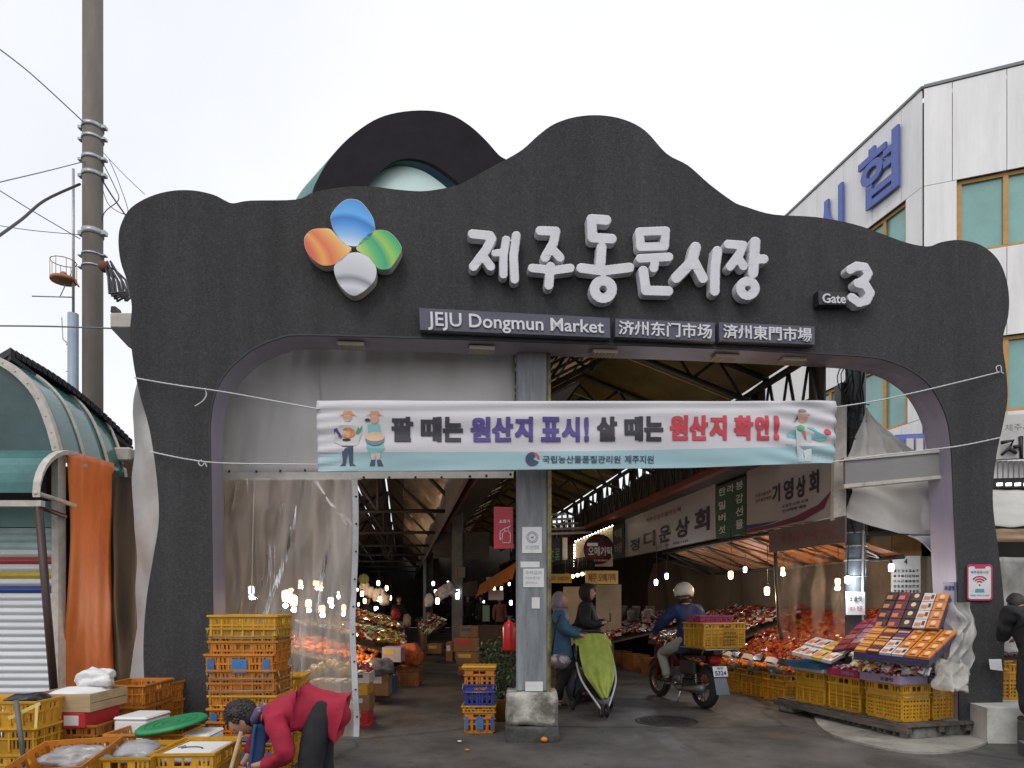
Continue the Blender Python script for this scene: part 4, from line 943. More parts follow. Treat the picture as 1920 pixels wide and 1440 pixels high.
# clear plastic curtain
def film_mat(name, clear=.55, tint=(.55, .5, .45), ior=1.4):
    m = bpy.data.materials.new(name); m.use_nodes = True; n, l = m.node_tree.nodes, m.node_tree.links; n.remove(n['Principled BSDF'])
    tc = n.new('ShaderNodeTexCoord')
    mp = n.new('ShaderNodeMapping'); mp.inputs['Rotation'].default_value = (0, R(28), 0); mp.inputs['Scale'].default_value = (5.5, 1, .55)
    nz = n.new('ShaderNodeTexNoise'); nz.inputs['Scale'].default_value = 1.7; nz.inputs['Detail'].default_value = 7; nz.inputs['Distortion'].default_value = .6
    l.new(tc.outputs['Object'], mp.inputs[0]); l.new(mp.outputs[0], nz.inputs['Vector'])
    rp = n.new('ShaderNodeValToRGB'); rp.color_ramp.elements[0].position = .40; rp.color_ramp.elements[0].color = (.0, .0, .0, 1); rp.color_ramp.elements[1].position = .72; rp.color_ramp.elements[1].color = (1, 1, 1, 1)
    l.new(nz.outputs['Fac'], rp.inputs[0])
    tr = n.new('ShaderNodeBsdfTransparent'); tr.inputs[0].default_value = (.93, .92, .9, 1)
    rf = n.new('ShaderNodeBsdfRefraction'); rf.inputs['IOR'].default_value = 1.02; rf.inputs['Roughness'].default_value = .34; rf.inputs[0].default_value = (.95, .93, .9, 1)
    df = n.new('ShaderNodeBsdfDiffuse'); df.inputs[0].default_value = (*tint, 1); tl = n.new('ShaderNodeBsdfTranslucent'); tl.inputs[0].default_value = (.6, .5, .4, 1)
    gl = n.new('ShaderNodeBsdfGlossy'); gl.inputs['Roughness'].default_value = .12; gl.inputs[0].default_value = (.9, .9, .9, 1)
    bp = n.new('ShaderNodeBump'); bp.inputs['Strength'].default_value = .6; bp.inputs['Distance'].default_value = .03; l.new(nz.outputs['Fac'], bp.inputs['Height']); l.new(bp.outputs[0], gl.inputs['Normal'])
    m1 = n.new('ShaderNodeMixShader'); m1.inputs[0].default_value = .72; l.new(tr.outputs[0], m1.inputs[1]); l.new(rf.outputs[0], m1.inputs[2])
    m2 = n.new('ShaderNodeMixShader'); m2.inputs[0].default_value = .35; l.new(df.outputs[0], m2.inputs[1]); l.new(tl.outputs[0], m2.inputs[2])
    mr = n.new('ShaderNodeMapRange'); mr.inputs[3].default_value = 1-clear-.12; mr.inputs[4].default_value = 1-clear+.22; l.new(rp.outputs[0], mr.inputs[0])
    m3 = n.new('ShaderNodeMixShader'); l.new(mr.outputs[0], m3.inputs[0]); l.new(m1.outputs[0], m3.inputs[1]); l.new(m2.outputs[0], m3.inputs[2])
    fr = n.new('ShaderNodeFresnel'); fr.inputs[0].default_value = ior; l.new(bp.outputs[0], fr.inputs['Normal'])
    m4 = n.new('ShaderNodeMixShader'); l.new(fr.outputs[0], m4.inputs[0]); l.new(m3.outputs[0], m4.inputs[1]); l.new(gl.outputs[0], m4.inputs[2])
    l.new(m4.outputs[0], n['Material Output'].inputs[0]); return m
m_filmc = film_mat('clear_plastic_film', .56, (.80, .76, .70), 1.5)
cur = thing('plastic_curtain', 'clear wrinkled plastic curtain with white hem closing the left of the passage', 'curtain', tuple(P(540, 1390, 7.36)))
def curt(u, v):
    y = 897+(1412-897)*v; x = 396+(668-396)*u+4*math.sin(v*9)*u
    p = P(x, y, 7.36); d = (x-400)+(y-900)*.35
    return p+Vector((0, .035*math.sin(d*.055+2*noise.noise(Vector((u*2, v*2, 3))))*(.3+.7*math.sin(v*3.1))+.05*noise.noise(Vector((u*5, v*4, 1)))+.02*noise.noise(Vector((u*16+v*6, v*6, 7))), 0))
q = MB(); q.grid(curt, 70, 60); q.build('film', m_filmc, cur, world=True)
q = MB(); vs = [curt(1.0, i/30)+Vector((0, -.01, 0)) for i in range(31)]
for a, c in zip(vs[:-1], vs[1:]): q.slab([a+Vector((-.05, 0, 0)), a+Vector((.012, 0, 0)), c+Vector((.012, 0, 0)), c+Vector((-.05, 0, 0))], (0, -.008, 0))
q.build('hem', mat('hem_white', (.50, .52, .55), rough=.6, var=.1), cur, world=True, recalc=True)
q = MB()
for i in range(2, 30, 3): q.ball(vs[i]+Vector((-.012, -.012, 0)), .012, 1)
q.build('eyelet', m_darktrim, cur, world=True)['kind'] = 'stuff'
q = MB(); q.tube([P(477, 898, 7.34), P(474, 1000, 7.33), P(472, 1100, 7.34), P(469, 1160, 7.34)], .008, 5); q.build('rope', mat('rope_white', (.6, .57, .5), rough=.8), cur, world=True)

# ---------------------------------------------------------------- shop signs in the right bay
def Ys(px): return 4.85/((px-CX)/F+.135)
m_signw = mat('sign_face_grey', (.36, .34, .34), rough=.5, var=.06, vs=2); m_signg = mat('sign_green', (.02, .075, .045), rough=.5, var=.1)
m_char = mat('sign_char', (.025, .025, .05), rough=.5); m_charr = mat('sign_small_red', (.14, .05, .04), rough=.5); m_charw = mat('sign_char_white', (.55, .58, .55), rough=.5)
def sgp(px, z): Y = Ys(px); return Vector(((px-CX)/F*Y, Y, z))
def shop_sign(x0, x1, m, label, texts, z0=2.45, z1=3.5, lift=0):
    th = thing('shop_sign', label, 'sign', tuple(sgp((x0+x1)/2, z0)), 0, 'shop signs along the right bay')
    a, b_ = sgp(x0, z0), sgp(x1, z0); nn = Vector((-1, SR, 0)).normalized()
    q = MB(); up_ = Vector((0, 0, z1-z0)); q.slab([a, b_, b_+up_, a+up_], -nn*.12); bd = q.build('board', m, th, world=True, recalc=True)
    for item in texts:
        s_, u0, u1, v0, v1, mm, bold = item[:7]; q = MB()
        f = lambda u, v: a.lerp(b_, u)+Vector((0, 0, (z1-z0)*v))+nn*.006
        textq(q, s_, [f(u0, v0), f(u1, v0), f(u1, v1), f(u0, v1)], bold=bold); o = q.build('sign_lettering', mm, bd)
        for v in o.data.vertices: v.co -= Vector(th.location)
    return th, bd, a, b_, nn
# u runs with perspective: positions computed from pixels
def uof(px, x0, x1): a, b_, p = sgp(x0, 0), sgp(x1, 0), sgp(px, 0); return (p-a).length/(b_-a).length
X0, X1 = 1400, 1566; U = lambda px: uof(px, X0, X1)
th, bd, a, b_, nn = shop_sign(X0, X1, m_signw, 'grey shop sign with a red swoosh nearest to the street in the right bay',
    [('기', U(1449), U(1463), .27, .46, m_char, .03), ('영', U(1470), U(1488), .26, .47, m_char, .03), ('상', U(1494), U(1511), .25, .46, m_char, .03), ('회', U(1518), U(1536), .25, .47, m_char, .03),
     ('감귤선물세트', U(1417), U(1447), .38, .42, m_charr, .01), ('한라봉천혜향', U(1417), U(1447), .32, .36, m_charr, .01), ('초콜릿 도매 소매', U(1467), U(1515), .19, .225, m_char, .01), ('전국택배 배송', U(1467), U(1513), .14, .175, m_char, .01)], 2.45, 3.75)
q = MB(); fq = lambda u, v: a.lerp(b_, u)+Vector((0, 0, 1.3*v))+nn*.005
top = [(.0, .05), (.3, .05), (.6, .075), (.85, .14), (.97, .24)]; bot = [(.97, .24), (.9, .09), (.7, .02), (.3, .01), (.0, .01)]
poly_fill(q, [[p for p in top]+[p for p in bot[1:]]], lambda x, y: fq(x, y)); o = q.build('red_swoosh', mat('swoosh_red', (.14, .02, .045), rough=.5), bd)
for v in o.data.vertices: v.co -= Vector(th.location)
q = MB(); poly_fill(q, [[(.0, .055), (.12, .055), (.3, .06), (.42, .075), (.2, .085), (.0, .10)]], lambda x, y: fq(x, y)+nn*.002); o = q.build('blue_swoosh', mat('swoosh_blue', (.02, .04, .11), rough=.5), bd)
for v in o.data.vertices: v.co -= Vector(th.location)
X0, X1 = 1343, 1398; U = lambda px: uof(px, X0, X1)
shop_sign(X0, X1, m_signg, 'dark green sign panel with columns of pale characters between two grey shop signs',
    [('한', U(1348), U(1361), .80, .95, m_charw, .02), ('라', U(1364), U(1377), .80, .95, m_charw, .02), ('봉', U(1380), U(1394), .80, .95, m_charw, .02)] +
    [(c, U(1348), U(1361), z, z+.15, m_charw, .02) for c, z in (('밀', .54), ('버', .31), ('섯', .08))] + [(c, U(1380), U(1394), z, z+.16, m_charw, .02) for c, z in (('감', .56), ('선', .33), ('물', .1))], 2.47, 3.32)
X0, X1 = 1172, 1341; U = lambda px: uof(px, X0, X1)
shop_sign(X0, X1, m_signw, 'long grey shop sign with large dark characters beyond the green panel',
    [('정', U(1182), U(1200), .10, .38, m_char, .03), ('디', U(1207), U(1229), .11, .46, m_char, .03), ('운', U(1236), U(1258), .13, .48, m_char, .03), ('상', U(1267), U(1293), .14, .52, m_char, .03), ('회', U(1303), U(1331), .16, .58, m_char, .035), ('제주감귤초콜릿도매', U(1212), U(1277), .66, .76, m_charr, .01), ('전국 택배', U(1230), U(1290), .03, .08, m_charr, .01)], 2.5, 3.45)
X0, X1 = 1149, 1170; U = lambda px: uof(px, X0, X1)
shop_sign(X0, X1, mat('teal_dark_panel', (.03, .06, .06), rough=.5), 'narrow dark teal sign panel at the far end of the grey shop sign', [('택', .2, .8, .55, .85, m_charw, .01), ('배', .2, .8, .15, .45, m_charw, .01)], 2.5, 3.35)
# red-brown printed valance below the first sign
q = MB(); q.slab([sgp(1448, 2.12)+nn*.05, sgp(1592, 2.12)+nn*.05, sgp(1592, 2.42)+nn*.05, sgp(1448, 2.42)+nn*.05], (.02, 0, 0))
va = q.build('printed_valance', mat('valance_brown', (.12, .07, .065), rough=.7, var=.2, vs=3), None, recalc=True); tag(va, 'dark brown printed valance hanging below the grey sign with the red swoosh', 'valance')
q = MB(); textq(q, '제주감귤 초콜릿', [sgp(1465, 2.2)+nn*.056, sgp(1570, 2.2)+nn*.056, sgp(1570, 2.33)+nn*.056, sgp(1465, 2.33)+nn*.056], bold=.01); q.build('lettering', mat('faded_red_print', (.2, .06, .05)), va)
# white post and grey crossbeam, second pole and draped tarps near the right leg
q = MB(); q.slab([P(1563, 975, 7.9), P(1586, 980, 7.9), P(1588, 760, 7.9), P(1566, 765, 7.9)], (0, .08, 0)); tag(q.build('white_post', m_frame, recalc=True), 'aged white boxed post hanging at the right end of the banner', 'post')
gbm = thing('grey_crossbeam', 'flat grey metal channel beam crossing the right end of the opening', 'beam', tuple(P(1685, 880, 7.55)))
m_gm = mat('grey_beam_metal', (.25, .24, .235), rough=.5, var=.12, vs=3, bump=.2, stretch=(.4, 1, 1))
q = MB(); q.slab([P(1585, 912, 7.6), P(1784, 892, 7.5), P(1784, 848, 7.5), P(1585, 862, 7.6)], (0, .05, 0)); q.build('web', m_gm, gbm, world=True, recalc=True)
for (yl, yr) in ((864, 836), (915, 895)):
    q = MB(); q.slab([P(1583, yl, 7.58), P(1786, yr+(10 if yl < 900 else 0), 7.48), P(1786, yr+(4 if yl < 900 else -6), 7.48), P(1583, yl-7, 7.58)], (0, .12, 0)); q.build('flange', m_frame, gbm, world=True, recalc=True)
sp = thing('steel_pole', 'dark round steel pole wrapped in cables beside the right end of the banner', 'pole', (P(1604, 0, 8.3).x, 8.3, 0))
q = MB(); q.lathe([(.115, 0), (.115, 4.7)], 20); q.build('shaft', mat('dark_pole_paint', (.10, .115, .125), rough=.5, var=.3, vs=5, bump=.3), sp)
q = MB()
for i in range(6):
    pts = []
    for k in range(14):
        z = 4.6-k*(.14+.02*(i % 3)); r = .13+.03*rnd.random(); a = -1.57+(i-4)*.32+rnd.uniform(-.25, .25); pts.append((r*math.cos(a), r*math.sin(a), z))
    q.tube([Vector(p) for p in smooth_open(pts, 3)], .011, 4)
for i in range(8):
    a = rnd.uniform(2.2, 4.4); pts = [(.14*math.cos(a), -.12, 4.4-.1*i), (.14*math.cos(a)-.15, -.14, 4.2-.13*i+rnd.uniform(-.1, .1)), (.14*math.cos(a)-.05, -.13, 3.9-.12*i), (.1, -.14, 3.8-.1*i)]
    q.tube([Vector(p) for p in smooth_open(pts, 4)], .007, 4)
q.box((-.2, -.05, 3.3), (-.11, .12, 4.1))
q.build('cable_bundle', m_wire, sp)
q = MB(); q.tube([(.02, -.13, .3), (.02, -.135, 2.3)], .013, 6)
for z in (2.28, 2.12, 1.95, 1.75): q.tube([(.13*math.cos(a*.5), .13*math.sin(a*.5), z) for a in range(13)], .006, 4, closed=True)
q.build('white_conduit', mat('white_pvc', (.5, .5, .48), rough=.5), sp)
q = MB(); q.bbox(tuple(P(1586, 1153, 8.12)), tuple(P(1622, 1110, 8.12)+Vector((0, .004, 0))), .001); nt = q.build('price_board', m_paper); tag(nt, 'white handwritten price sheet taped to the dark steel pole', 'notice')
q = MB(); textq(q, '초콜릿', [P(1591, 1128, 8.11), P(1617, 1128, 8.11), P(1617, 1117, 8.11), P(1591, 1117, 8.11)], bold=.02); q.build('lettering', m_ink, nt)
q = MB(); textq(q, '1박스 천원', [P(1591, 1145, 8.11), P(1617, 1145, 8.11), P(1617, 1136, 8.11), P(1591, 1136, 8.11)], bold=.02); q.build('red_lettering', mat('red_ink', (.4, .05, .05)), nt)
# tarps
m_gt = mat('grey_tarp_cloth', (.80, .77, .72), rough=.8, var=.08, vs=2.2, bump=.5, bs=6, col2=(.60, .57, .51), c2pos=(.5, .8))
def drape(name, label, fn, m, nu=40, nv=40, th=.006):
    q = MB(); q.grid(fn, nu, nv); o = q.build(name, m); tag(o, label, 'tarp'); sd_ = o.modifiers.new('s', 'SOLIDIFY'); sd_.thickness = th; return o
def d1(u, v):   # peaked tent tarp rising to a point at the pole
    peak = P(1624, 765, 8.15); l = P(1588, 866, 8.1); r = P(1756, 866, 8.0)
    base = l.lerp(r, u); p = peak.lerp(base, v); return p+Vector((0, .06*math.sin(u*22+1)*v+.05*noise.noise(Vector((u*6, v*3, 2))), -.10*math.sin(v*3.14)*(u if u > .3 else .3)))
drape('peaked_tarp', 'grey beige tarp gathered to a peak above the grey crossbeam', d1, m_gt)
def d2(u, v):
    top = P(1586, 895, 8.15).lerp(P(1800, 868, 7.9), u); yb = np.interp(u, [0, .2, .45, .7, 1], [968, 985, 1000, 1002, 1000]); bot = P(1586+214*u, yb, 7.95)
    p = top.lerp(bot, v); return p+Vector((0, -.10*math.sin(v*3.1)+.07*math.sin(u*10-v*5)*math.sin(v*2.6)+.05*noise.noise(Vector((u*5-v*3, v*3, 4))), 0))
drape('draped_tarp', 'pale grey tarp draped under the grey crossbeam beside the right gate leg', d2, m_gt)
m_wt2 = mat('bright_tarp', (.55, .55, .6), rough=.7, bump=.3, bs=8)
def d3(u, v): p = P(1705+85*u, np.interp(u, [0, .6, 1], [1003, 1006, 1003])+v*np.interp(u, [0, .3, .6, .8, 1], [1, 18, 34, 38, 24]), 8.0); return p+Vector((0, .04*math.sin(u*8+v*3), 0))
drape('white_flap', 'small bright white plastic flap under the draped tarp', d3, m_wt2, 20, 8)
# interior behind the corner stall
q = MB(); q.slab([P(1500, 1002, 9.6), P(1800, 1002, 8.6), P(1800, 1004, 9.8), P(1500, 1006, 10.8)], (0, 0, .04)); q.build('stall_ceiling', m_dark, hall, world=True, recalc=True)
m_backtarp = mat('brown_back_tarp', (.17, .13, .085), rough=.75, var=.3, vs=1.6, bump=.6, bs=5, col2=(.10, .08, .06), stretch=(1, 1, .4))
def bt(u, v): p = Vector((PX+5.75-.135*(2.2+11*u), PYc+2.2+11*u, 2.6*(1-v)+.3*v)); return p+Vector((.10*math.sin(u*40+v*2+3*noise.noise(Vector((u*6, v, 0)))), 0, 0))
q = MB(); q.grid(bt, 120, 16); o = q.build('back_tarp', m_backtarp); tag(o, 'brown tarpaulin back wall behind the heaped goods of the right row', 'tarp')
cb = thing('stall_cabinet', 'green and red cabinet in the shade behind the corner stall', 'cabinet', tuple(P(1660, 1160, 10.6)))
q = MB(); q.box((P(1625, 0, 10.6).x, 10.6, 0), (P(1665, 0, 10.6).x, 11, 2.3)); q.build('green_door', mat('cabinet_green', (.02, .07, .055), rough=.5), cb, world=True)
q = MB(); q.box((P(1626, 0, 10.55).x, 10.55, 1.2), (P(1652, 0, 10.55).x, 10.59, 1.95)); q.build('red_door', mat('cabinet_red', (.10, .02, .018), rough=.5), cb, world=True)
q = MB(); q.box((P(1626, 0, 10.55).x, 10.55, 2.0), (P(1652, 0, 10.55).x, 10.59, 2.15)); q.build('pale_panel', m_paper, cb, world=True)
pl = thing('plywood_panel', 'tall brown plywood panel beside the wall calendar', 'panel', tuple(P(1740, 1150, 9.3)))
q = MB(); q.slab([P(1727, 1250, 9.3), P(1752, 1250, 9.3), P(1752, 1043, 9.3), P(1727, 1043, 9.3)], (0, .05, 0)); q.build('board', mat('plywood', (.16, .13, .09), rough=.7, var=.2), pl, world=True, recalc=True)
cal = thing('wall_calendar', 'large white wall calendar with rows of dark marks behind the corner stall', 'calendar', tuple(P(1696, 1120, 9.2)))
q = MB(); q.slab([P(1672, 1128, 9.2), P(1726, 1127, 9.2), P(1726, 1042, 9.2), P(1672, 1043, 9.2)], (0, .02, 0)); q.build('sheet', mat('calendar_paper', (.38, .37, .35), rough=.7, var=.1), cal, world=True, recalc=True)
q = MB()
dn = 1
textq(q, '4', [P(1695, 1058, 9.19), P(1701, 1058, 9.19), P(1701, 1048, 9.19), P(1695, 1048, 9.19)], bold=.03)
for r_ in range(5):
    for c_ in range(7):
        x = 1676+c_*7; y = 1068+r_*9.5; textq(q, str(dn), [P(x, y+5, 9.19), P(x+4.2, y+5, 9.19), P(x+4.2, y, 9.19), P(x, y, 9.19)], bold=.03); dn = dn+1 if dn < 30 else 1
q.build('date_print', m_ink, cal, world=True)
# ---------------------------------------------------------------- crates
def plastic(name, c, **k): return mat(name, c, rough=.48, var=.22, vs=7, bump=.25, bs=20, rv=.38, det=10, **k)
m_cor = plastic('crate_orange', (.56, .20, .022), col2=(.30, .12, .03), c2pos=(.56, .85)); m_cyel = plastic('crate_yellow', (.60, .31, .022), col2=(.34, .18, .03), c2pos=(.56, .85))
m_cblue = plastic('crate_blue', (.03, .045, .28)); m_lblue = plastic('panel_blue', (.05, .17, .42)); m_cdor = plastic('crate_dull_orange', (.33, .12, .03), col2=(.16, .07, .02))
m_cpink = plastic('crate_magenta', (.36, .03, .12)); m_metal = mat('wire_metal', (.35, .32, .28), rough=.4, metal=.6)
m_slot = mat('crate_black', (.02, .018, .015), rough=.7)
def wallp(q, a, b2, c, d, n, rows, th=.006):
    """a b bottom, c d top (TR, TL)"""
    f = lambda u, v: a*(1-u)*(1-v)+b2*u*(1-v)+c*u*v+d*(1-u)*v
    for v0, v1, holes in rows:
        x = 0
        for h0, h1 in list(holes)+[(1, 1)]:
            if h0 > x+1e-4: q.slab([f(x, v0), f(h0, v0), f(h0, v1), f(x, v1)], -n*th)
            x = h1
def slots(groups):
    o = []
    for g0, g1, k in groups:
        w = (g1-g0)/(2*k-1)
        for i in range(k): o.append((g0+2*i*w, g0+2*i*w+w))
    return o
def crate_meshes(w, d, h, style):
    tp = .018; b = MB()
    X, Y = w/2-tp, d/2-tp; X2, Y2 = w/2, d/2; z1 = h
    B = [Vector((-X, -Y, .01)), Vector((X, -Y, .01)), Vector((X, Y, .01)), Vector((-X, Y, .01))]; T = [Vector((-X2, -Y2, z1)), Vector((X2, -Y2, z1)), Vector((X2, Y2, z1)), Vector((-X2, Y2, z1))]
    N = [Vector((0, -1, 0)), Vector((1, 0, 0)), Vector((0, 1, 0)), Vector((-1, 0, 0))]
    for i in range(4):
        j = (i+1) % 4; L = (B[j]-B[i]).length; k = L/.5
        if style == 'shallow':
            n1 = max(3, int(6*k)); rows = [(0, .14, []), (.14, .52, slots([(.06, .34, n1), (.66, .94, n1)])), (.52, .62, []), (.62, .84, slots([(.10, .30, max(2, n1-2)), (.40, .60, 1), (.70, .90, max(2, n1-2))])), (.84, 1, [])]
        elif style == 'blue':
            n1 = max(5, int(9*k)); s_ = slots([(.1, .9, n1)]); rows = [(0, .1, []), (.1, .38, s_), (.38, .44, []), (.44, .60, s_), (.60, .74, []), (.74, .88, slots([(.3, .7, 1)])), (.88, 1, [])]
        else:
            n1 = max(7, int(13*k)); s_ = slots([(.05, .95, n1)]); rows = [(0, .07, []), (.07, .12, s_), (.12, .17, []), (.17, .22, s_), (.22, .27, []), (.27, .32, s_), (.32, .37, []), (.37, .42, s_), (.42, .50, []), (.50, .55, s_), (.55, .80, []), (.80, .93, slots([(.06, .24, 3), (.36, .64, 1), (.76, .94, 3)])), (.93, 1, [])]
        wallp(b, B[i], B[j], T[j], T[i], N[i], rows)
    b.box((-X, -Y, .0), (X, Y, .012))
    r = MB()
    def ringz(z, o, hgt):
        xx, yy = w/2-tp*(1-z/h), d/2-tp*(1-z/h)
        r.box((-xx-o, -yy-o, z), (xx+o, -yy+.002, z+hgt)); r.box((-xx-o, yy-.002, z), (xx+o, yy+o, z+hgt)); r.box((-xx-o, -yy+.002, z), (-xx+.002, yy-.002, z+hgt)); r.box((xx-.002, -yy+.002, z), (xx+o, yy-.002, z+hgt))
    ringz(h-.012, .012, .016)
    if style == 'shallow':
        ringz(h*.55, .006, .008)
    elif style == 'tall': ringz(h*.74, .012, .012); ringz(h*.45, .004, .006)
    else: ringz(h*.66, .012, .012)
    for sx in (-1, 1):          # vertical ribs
        for y in np.linspace(-Y, Y, 5): r.box((sx*(X+.009)-.006, y-.006, .02), (sx*(X+.009)+.006, y+.006, h-.02))
    for sy in (-1, 1):
        for x in np.linspace(-X, X, 7 if w > .45 else 5): r.box((x-.006, sy*(Y+.009)-.006, .02), (x+.006, sy*(Y+.009)+.006, h-.02))
    return b, r
PROTO = {}
def crate(kind, loc, rz=0, label='', group=None, rot=None, bail=False, panel=False):
    key = (kind, bail, panel)
    if key not in PROTO:
        w, d, h, st, m = KINDS[kind]; b, r = crate_meshes(w, d, h, st)
        t = thing('plastic_crate', label, 'crate', loc, rz)
        b.build('crate_body', m, t); r.build('rim', m, t)
        if bail:
            q = MB()
            for s_ in (-1, 1): q.tube([(s_*(w/2+.012), -d*.42, h*.95), (s_*(w/2+.02), -d*.42, h*.62), (s_*(w/2+.02), d*.42, h*.62), (s_*(w/2+.012), d*.42, h*.95)], .005, 5)
            q.tube([(-w*.48, -d/2-.02, h*.66), (w*.48, -d/2-.02, h*.66)], .005, 5); q.build('wire_bail', m_metal, t)
        if panel:
            for (x0, x1) in ((-.10*w, .12*w), (-.46*w, -.36*w), (.36*w, .46*w)):
                q = MB(); q.box((x0, -d/2-.009, h*.2), (x1, -d/2-.003, h*.8)); q.build('blue_panel', m_lblue, t)
        PROTO[key] = t
    else:
        t = dup(PROTO[key], loc, rz, label)
    if rot is not None: t.rotation_euler = rot
    if group: t['group'] = group
    elif 'group' in t: del t['group']
    return t
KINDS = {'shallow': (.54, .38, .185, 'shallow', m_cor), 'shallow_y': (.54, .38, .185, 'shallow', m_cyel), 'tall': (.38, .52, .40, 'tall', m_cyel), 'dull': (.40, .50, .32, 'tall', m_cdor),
         'blue': (.34, .26, .24, 'blue', m_cblue), 'orange_small': (.34, .26, .24, 'blue', m_cor), 'flat_orange': (.36, .28, .10, 'shallow', m_cyel), 'bike': (.66, .46, .33, 'tall', m_cyel), 'pink': (.48, .34, .09, 'shallow', m_cpink)}
# tall nested stack behind the stooping woman
GS = 'crates nested in the tall stack by the left gate leg'
desc = ['topmost yellow crate of the tall nested stack by the left gate leg'] + [ORD[i]+' crate down in the tall nested stack by the left gate leg' for i in range(1, 14)]
z = 0; lv = []
N_ = 12
for i in range(N_):
    k = N_-1-i
    kd = 'shallow_y' if k in (0, 1, 6) else 'shallow'; pn = k in (3, 7, 8, 10, 11); wz = .02*math.sin(i*2.3)
    crate(kd, (-2.15+.012*math.sin(i*3.1)-(.015 if k == 3 else 0), 5.62+.01*math.cos(i*5), z), wz, desc[k], GS, bail=(k in (1, 4, 5, 9)), panel=pn)
    z += .103 if k != 4 else .125
for i, (x, y, zz_) in enumerate([(-1.98, 6.2, z_) for z_ in (0, .12, .24, .36, .48, .60)]):
    crate('shallow_y', (x-.22+.01*i, y, zz_), .1, ORD[5-i]+' crate from the top of the lower nested stack behind the stooping woman' if i < 5 else 'topmost crate of the lower nested stack behind the stooping woman', 'crates in the lower stack behind the tall one')
# stacks in the left corner
GA_ = 'crates piled in the left corner'
for i in range(4): crate('shallow_y' if i != 3 else 'shallow_y', (-3.66+.01*i, 5.0, i*.186), .03, ['lowest', 'second', 'third', 'open topmost'][i]+' yellow crate in the pile by the grey upright rod', GA_)
m_blackbag = mat('black_bag', (.015, .015, .02), rough=.3, bump=1, bs=8)
q = MB(); q.ball((-3.55, 5.02, .72), .12, 3, (1.2, 1, .5), .5, 3); tag(q.build('black_bag', m_blackbag), 'crumpled black bag lying in the open topmost corner crate', 'bag')
for i in range(3): crate('shallow', (-3.33, 5.42, i*.165), R(90), ['lowest', 'middle', 'upper'][i]+' orange crate below the red carton in the corner pile', GA_)
for i in range(4): crate('shallow', (-3.32, 6.05, i*.185), R(90)+.05, ['lowest', 'second', 'third', 'topmost'][i]+' orange crate of the pile behind the wooden box', GA_)
for i in range(4): crate('shallow', (-3.32, 6.62, i*.17), R(84), ['lowest', 'second', 'third', 'topmost'][i]+' orange crate of the pile against the white tarp', GA_)
# red carton + wooden box + plastic
m_redc = mat('red_carton', (.50, .025, .035), rough=.5, var=.1); m_wood = mat('pale_wood', (.46, .33, .19), rough=.75, var=.2, vs=5, stretch=(.3, 1, 3), col2=(.33, .22, .12), c2pos=(.5, .75), bump=.3)
rc = thing('red_carton', 'flat red carton with white label under the pale wooden box', 'carton', (-3.42, 5.28, .50))
q = MB(); q.bbox((-.215, -.16, .0), (.215, .3, .115), .006); q.build('box', m_redc, rc)
q = MB(); q.box((.06, -.163, .02), (.17, -.1605, .095)); q.build('label_sheet', m_paper, rc)
q = MB(); q.lathe([(.0, 0), (.03, 0), (.03, .004), (0, .004)], 16, Matrix.Translation((-.085, -.160, .065)) @ Matrix.Rotation(R(90), 4, 'X'), caps=False); q.build('round_emblem', m_paper, rc)
q = MB(); q.tube([(-.085+.065*math.cos(a*.42), -.162, .055+.032*math.sin(a*.42)) for a in range(15)], .0035, 4, closed=True); q.tube([(-.085+.065*math.cos(a*.42+.3)+.01, -.162, .05+.022*math.sin(a*.42)) for a in range(15)], .003, 4, closed=True); q.build('emblem_swirl', m_blackbag, rc)
wb = thing('wooden_box', 'open pale wooden fruit box lined with white foam on the red carton', 'box', (-3.40, 5.32, .62))
for (a, c) in (((-.235, -.20, 0), (.235, -.185, .135)), ((-.235, .285, 0), (.235, .30, .135)), ((-.235, -.184, 0), (-.220, .284, .062)), ((-.235, -.184, .068), (-.220, .284, .135)), ((.220, -.184, 0), (.235, .284, .062)), ((.220, -.184, .068), (.235, .284, .135)), ((-.218, -.184, 0), (.218, .284, .012))):
    q = MB(); q.box(a, c); q.build('board', m_wood, wb)
m_foam = mat('white_foam', (.72, .72, .71), rough=.6, var=.05, vs=6, bump=.2, bs=30)
m_plw = mat('white_poly_bag', (.74, .73, .72), rough=.35, var=.05, bump=.8, bs=14)
q = MB(); q.ball((-3.38, 5.36, .74), .2, 3, (1.0, 1.0, .22), .25, 4); o = q.build('foam_liner', m_foam); tag(o, 'white foam padding heaped in the pale wooden box', 'padding')
q = MB(); q.ball((-3.33, 5.46, .83), .115, 4, (1.25, 1, .75), .55, 3.5, seed=3); o = q.build('plastic_bag', m_plw); tag(o, 'crumpled white plastic bag on top of the wooden box', 'bag')
q = MB(); q.tube([P(30, 1313, 4.75), P(48, 1450, 4.7)], .016, 6); tag(q.build('metal_rod', mat('grey_rod', (.12, .13, .13), rough=.5)), 'upright grey metal rod leaning before the corner crates', 'rod')
q = MB(); q.slab([P(14, 1344, 4.74), P(74, 1316, 4.78), P(76, 1322, 4.78), P(17, 1350, 4.74)], (0, .004, 0)); q.slab([P(66, 1324, 4.77), P(72, 1324, 4.77), P(69, 1366, 4.74), P(64, 1366, 4.74)], (0, .004, 0)); tag(q.build('yellow_strap', mat('yellow_strap_mat', (.68, .52, .16), rough=.5), recalc=True), 'yellow packing strap caught on the grey metal rod', 'strap')
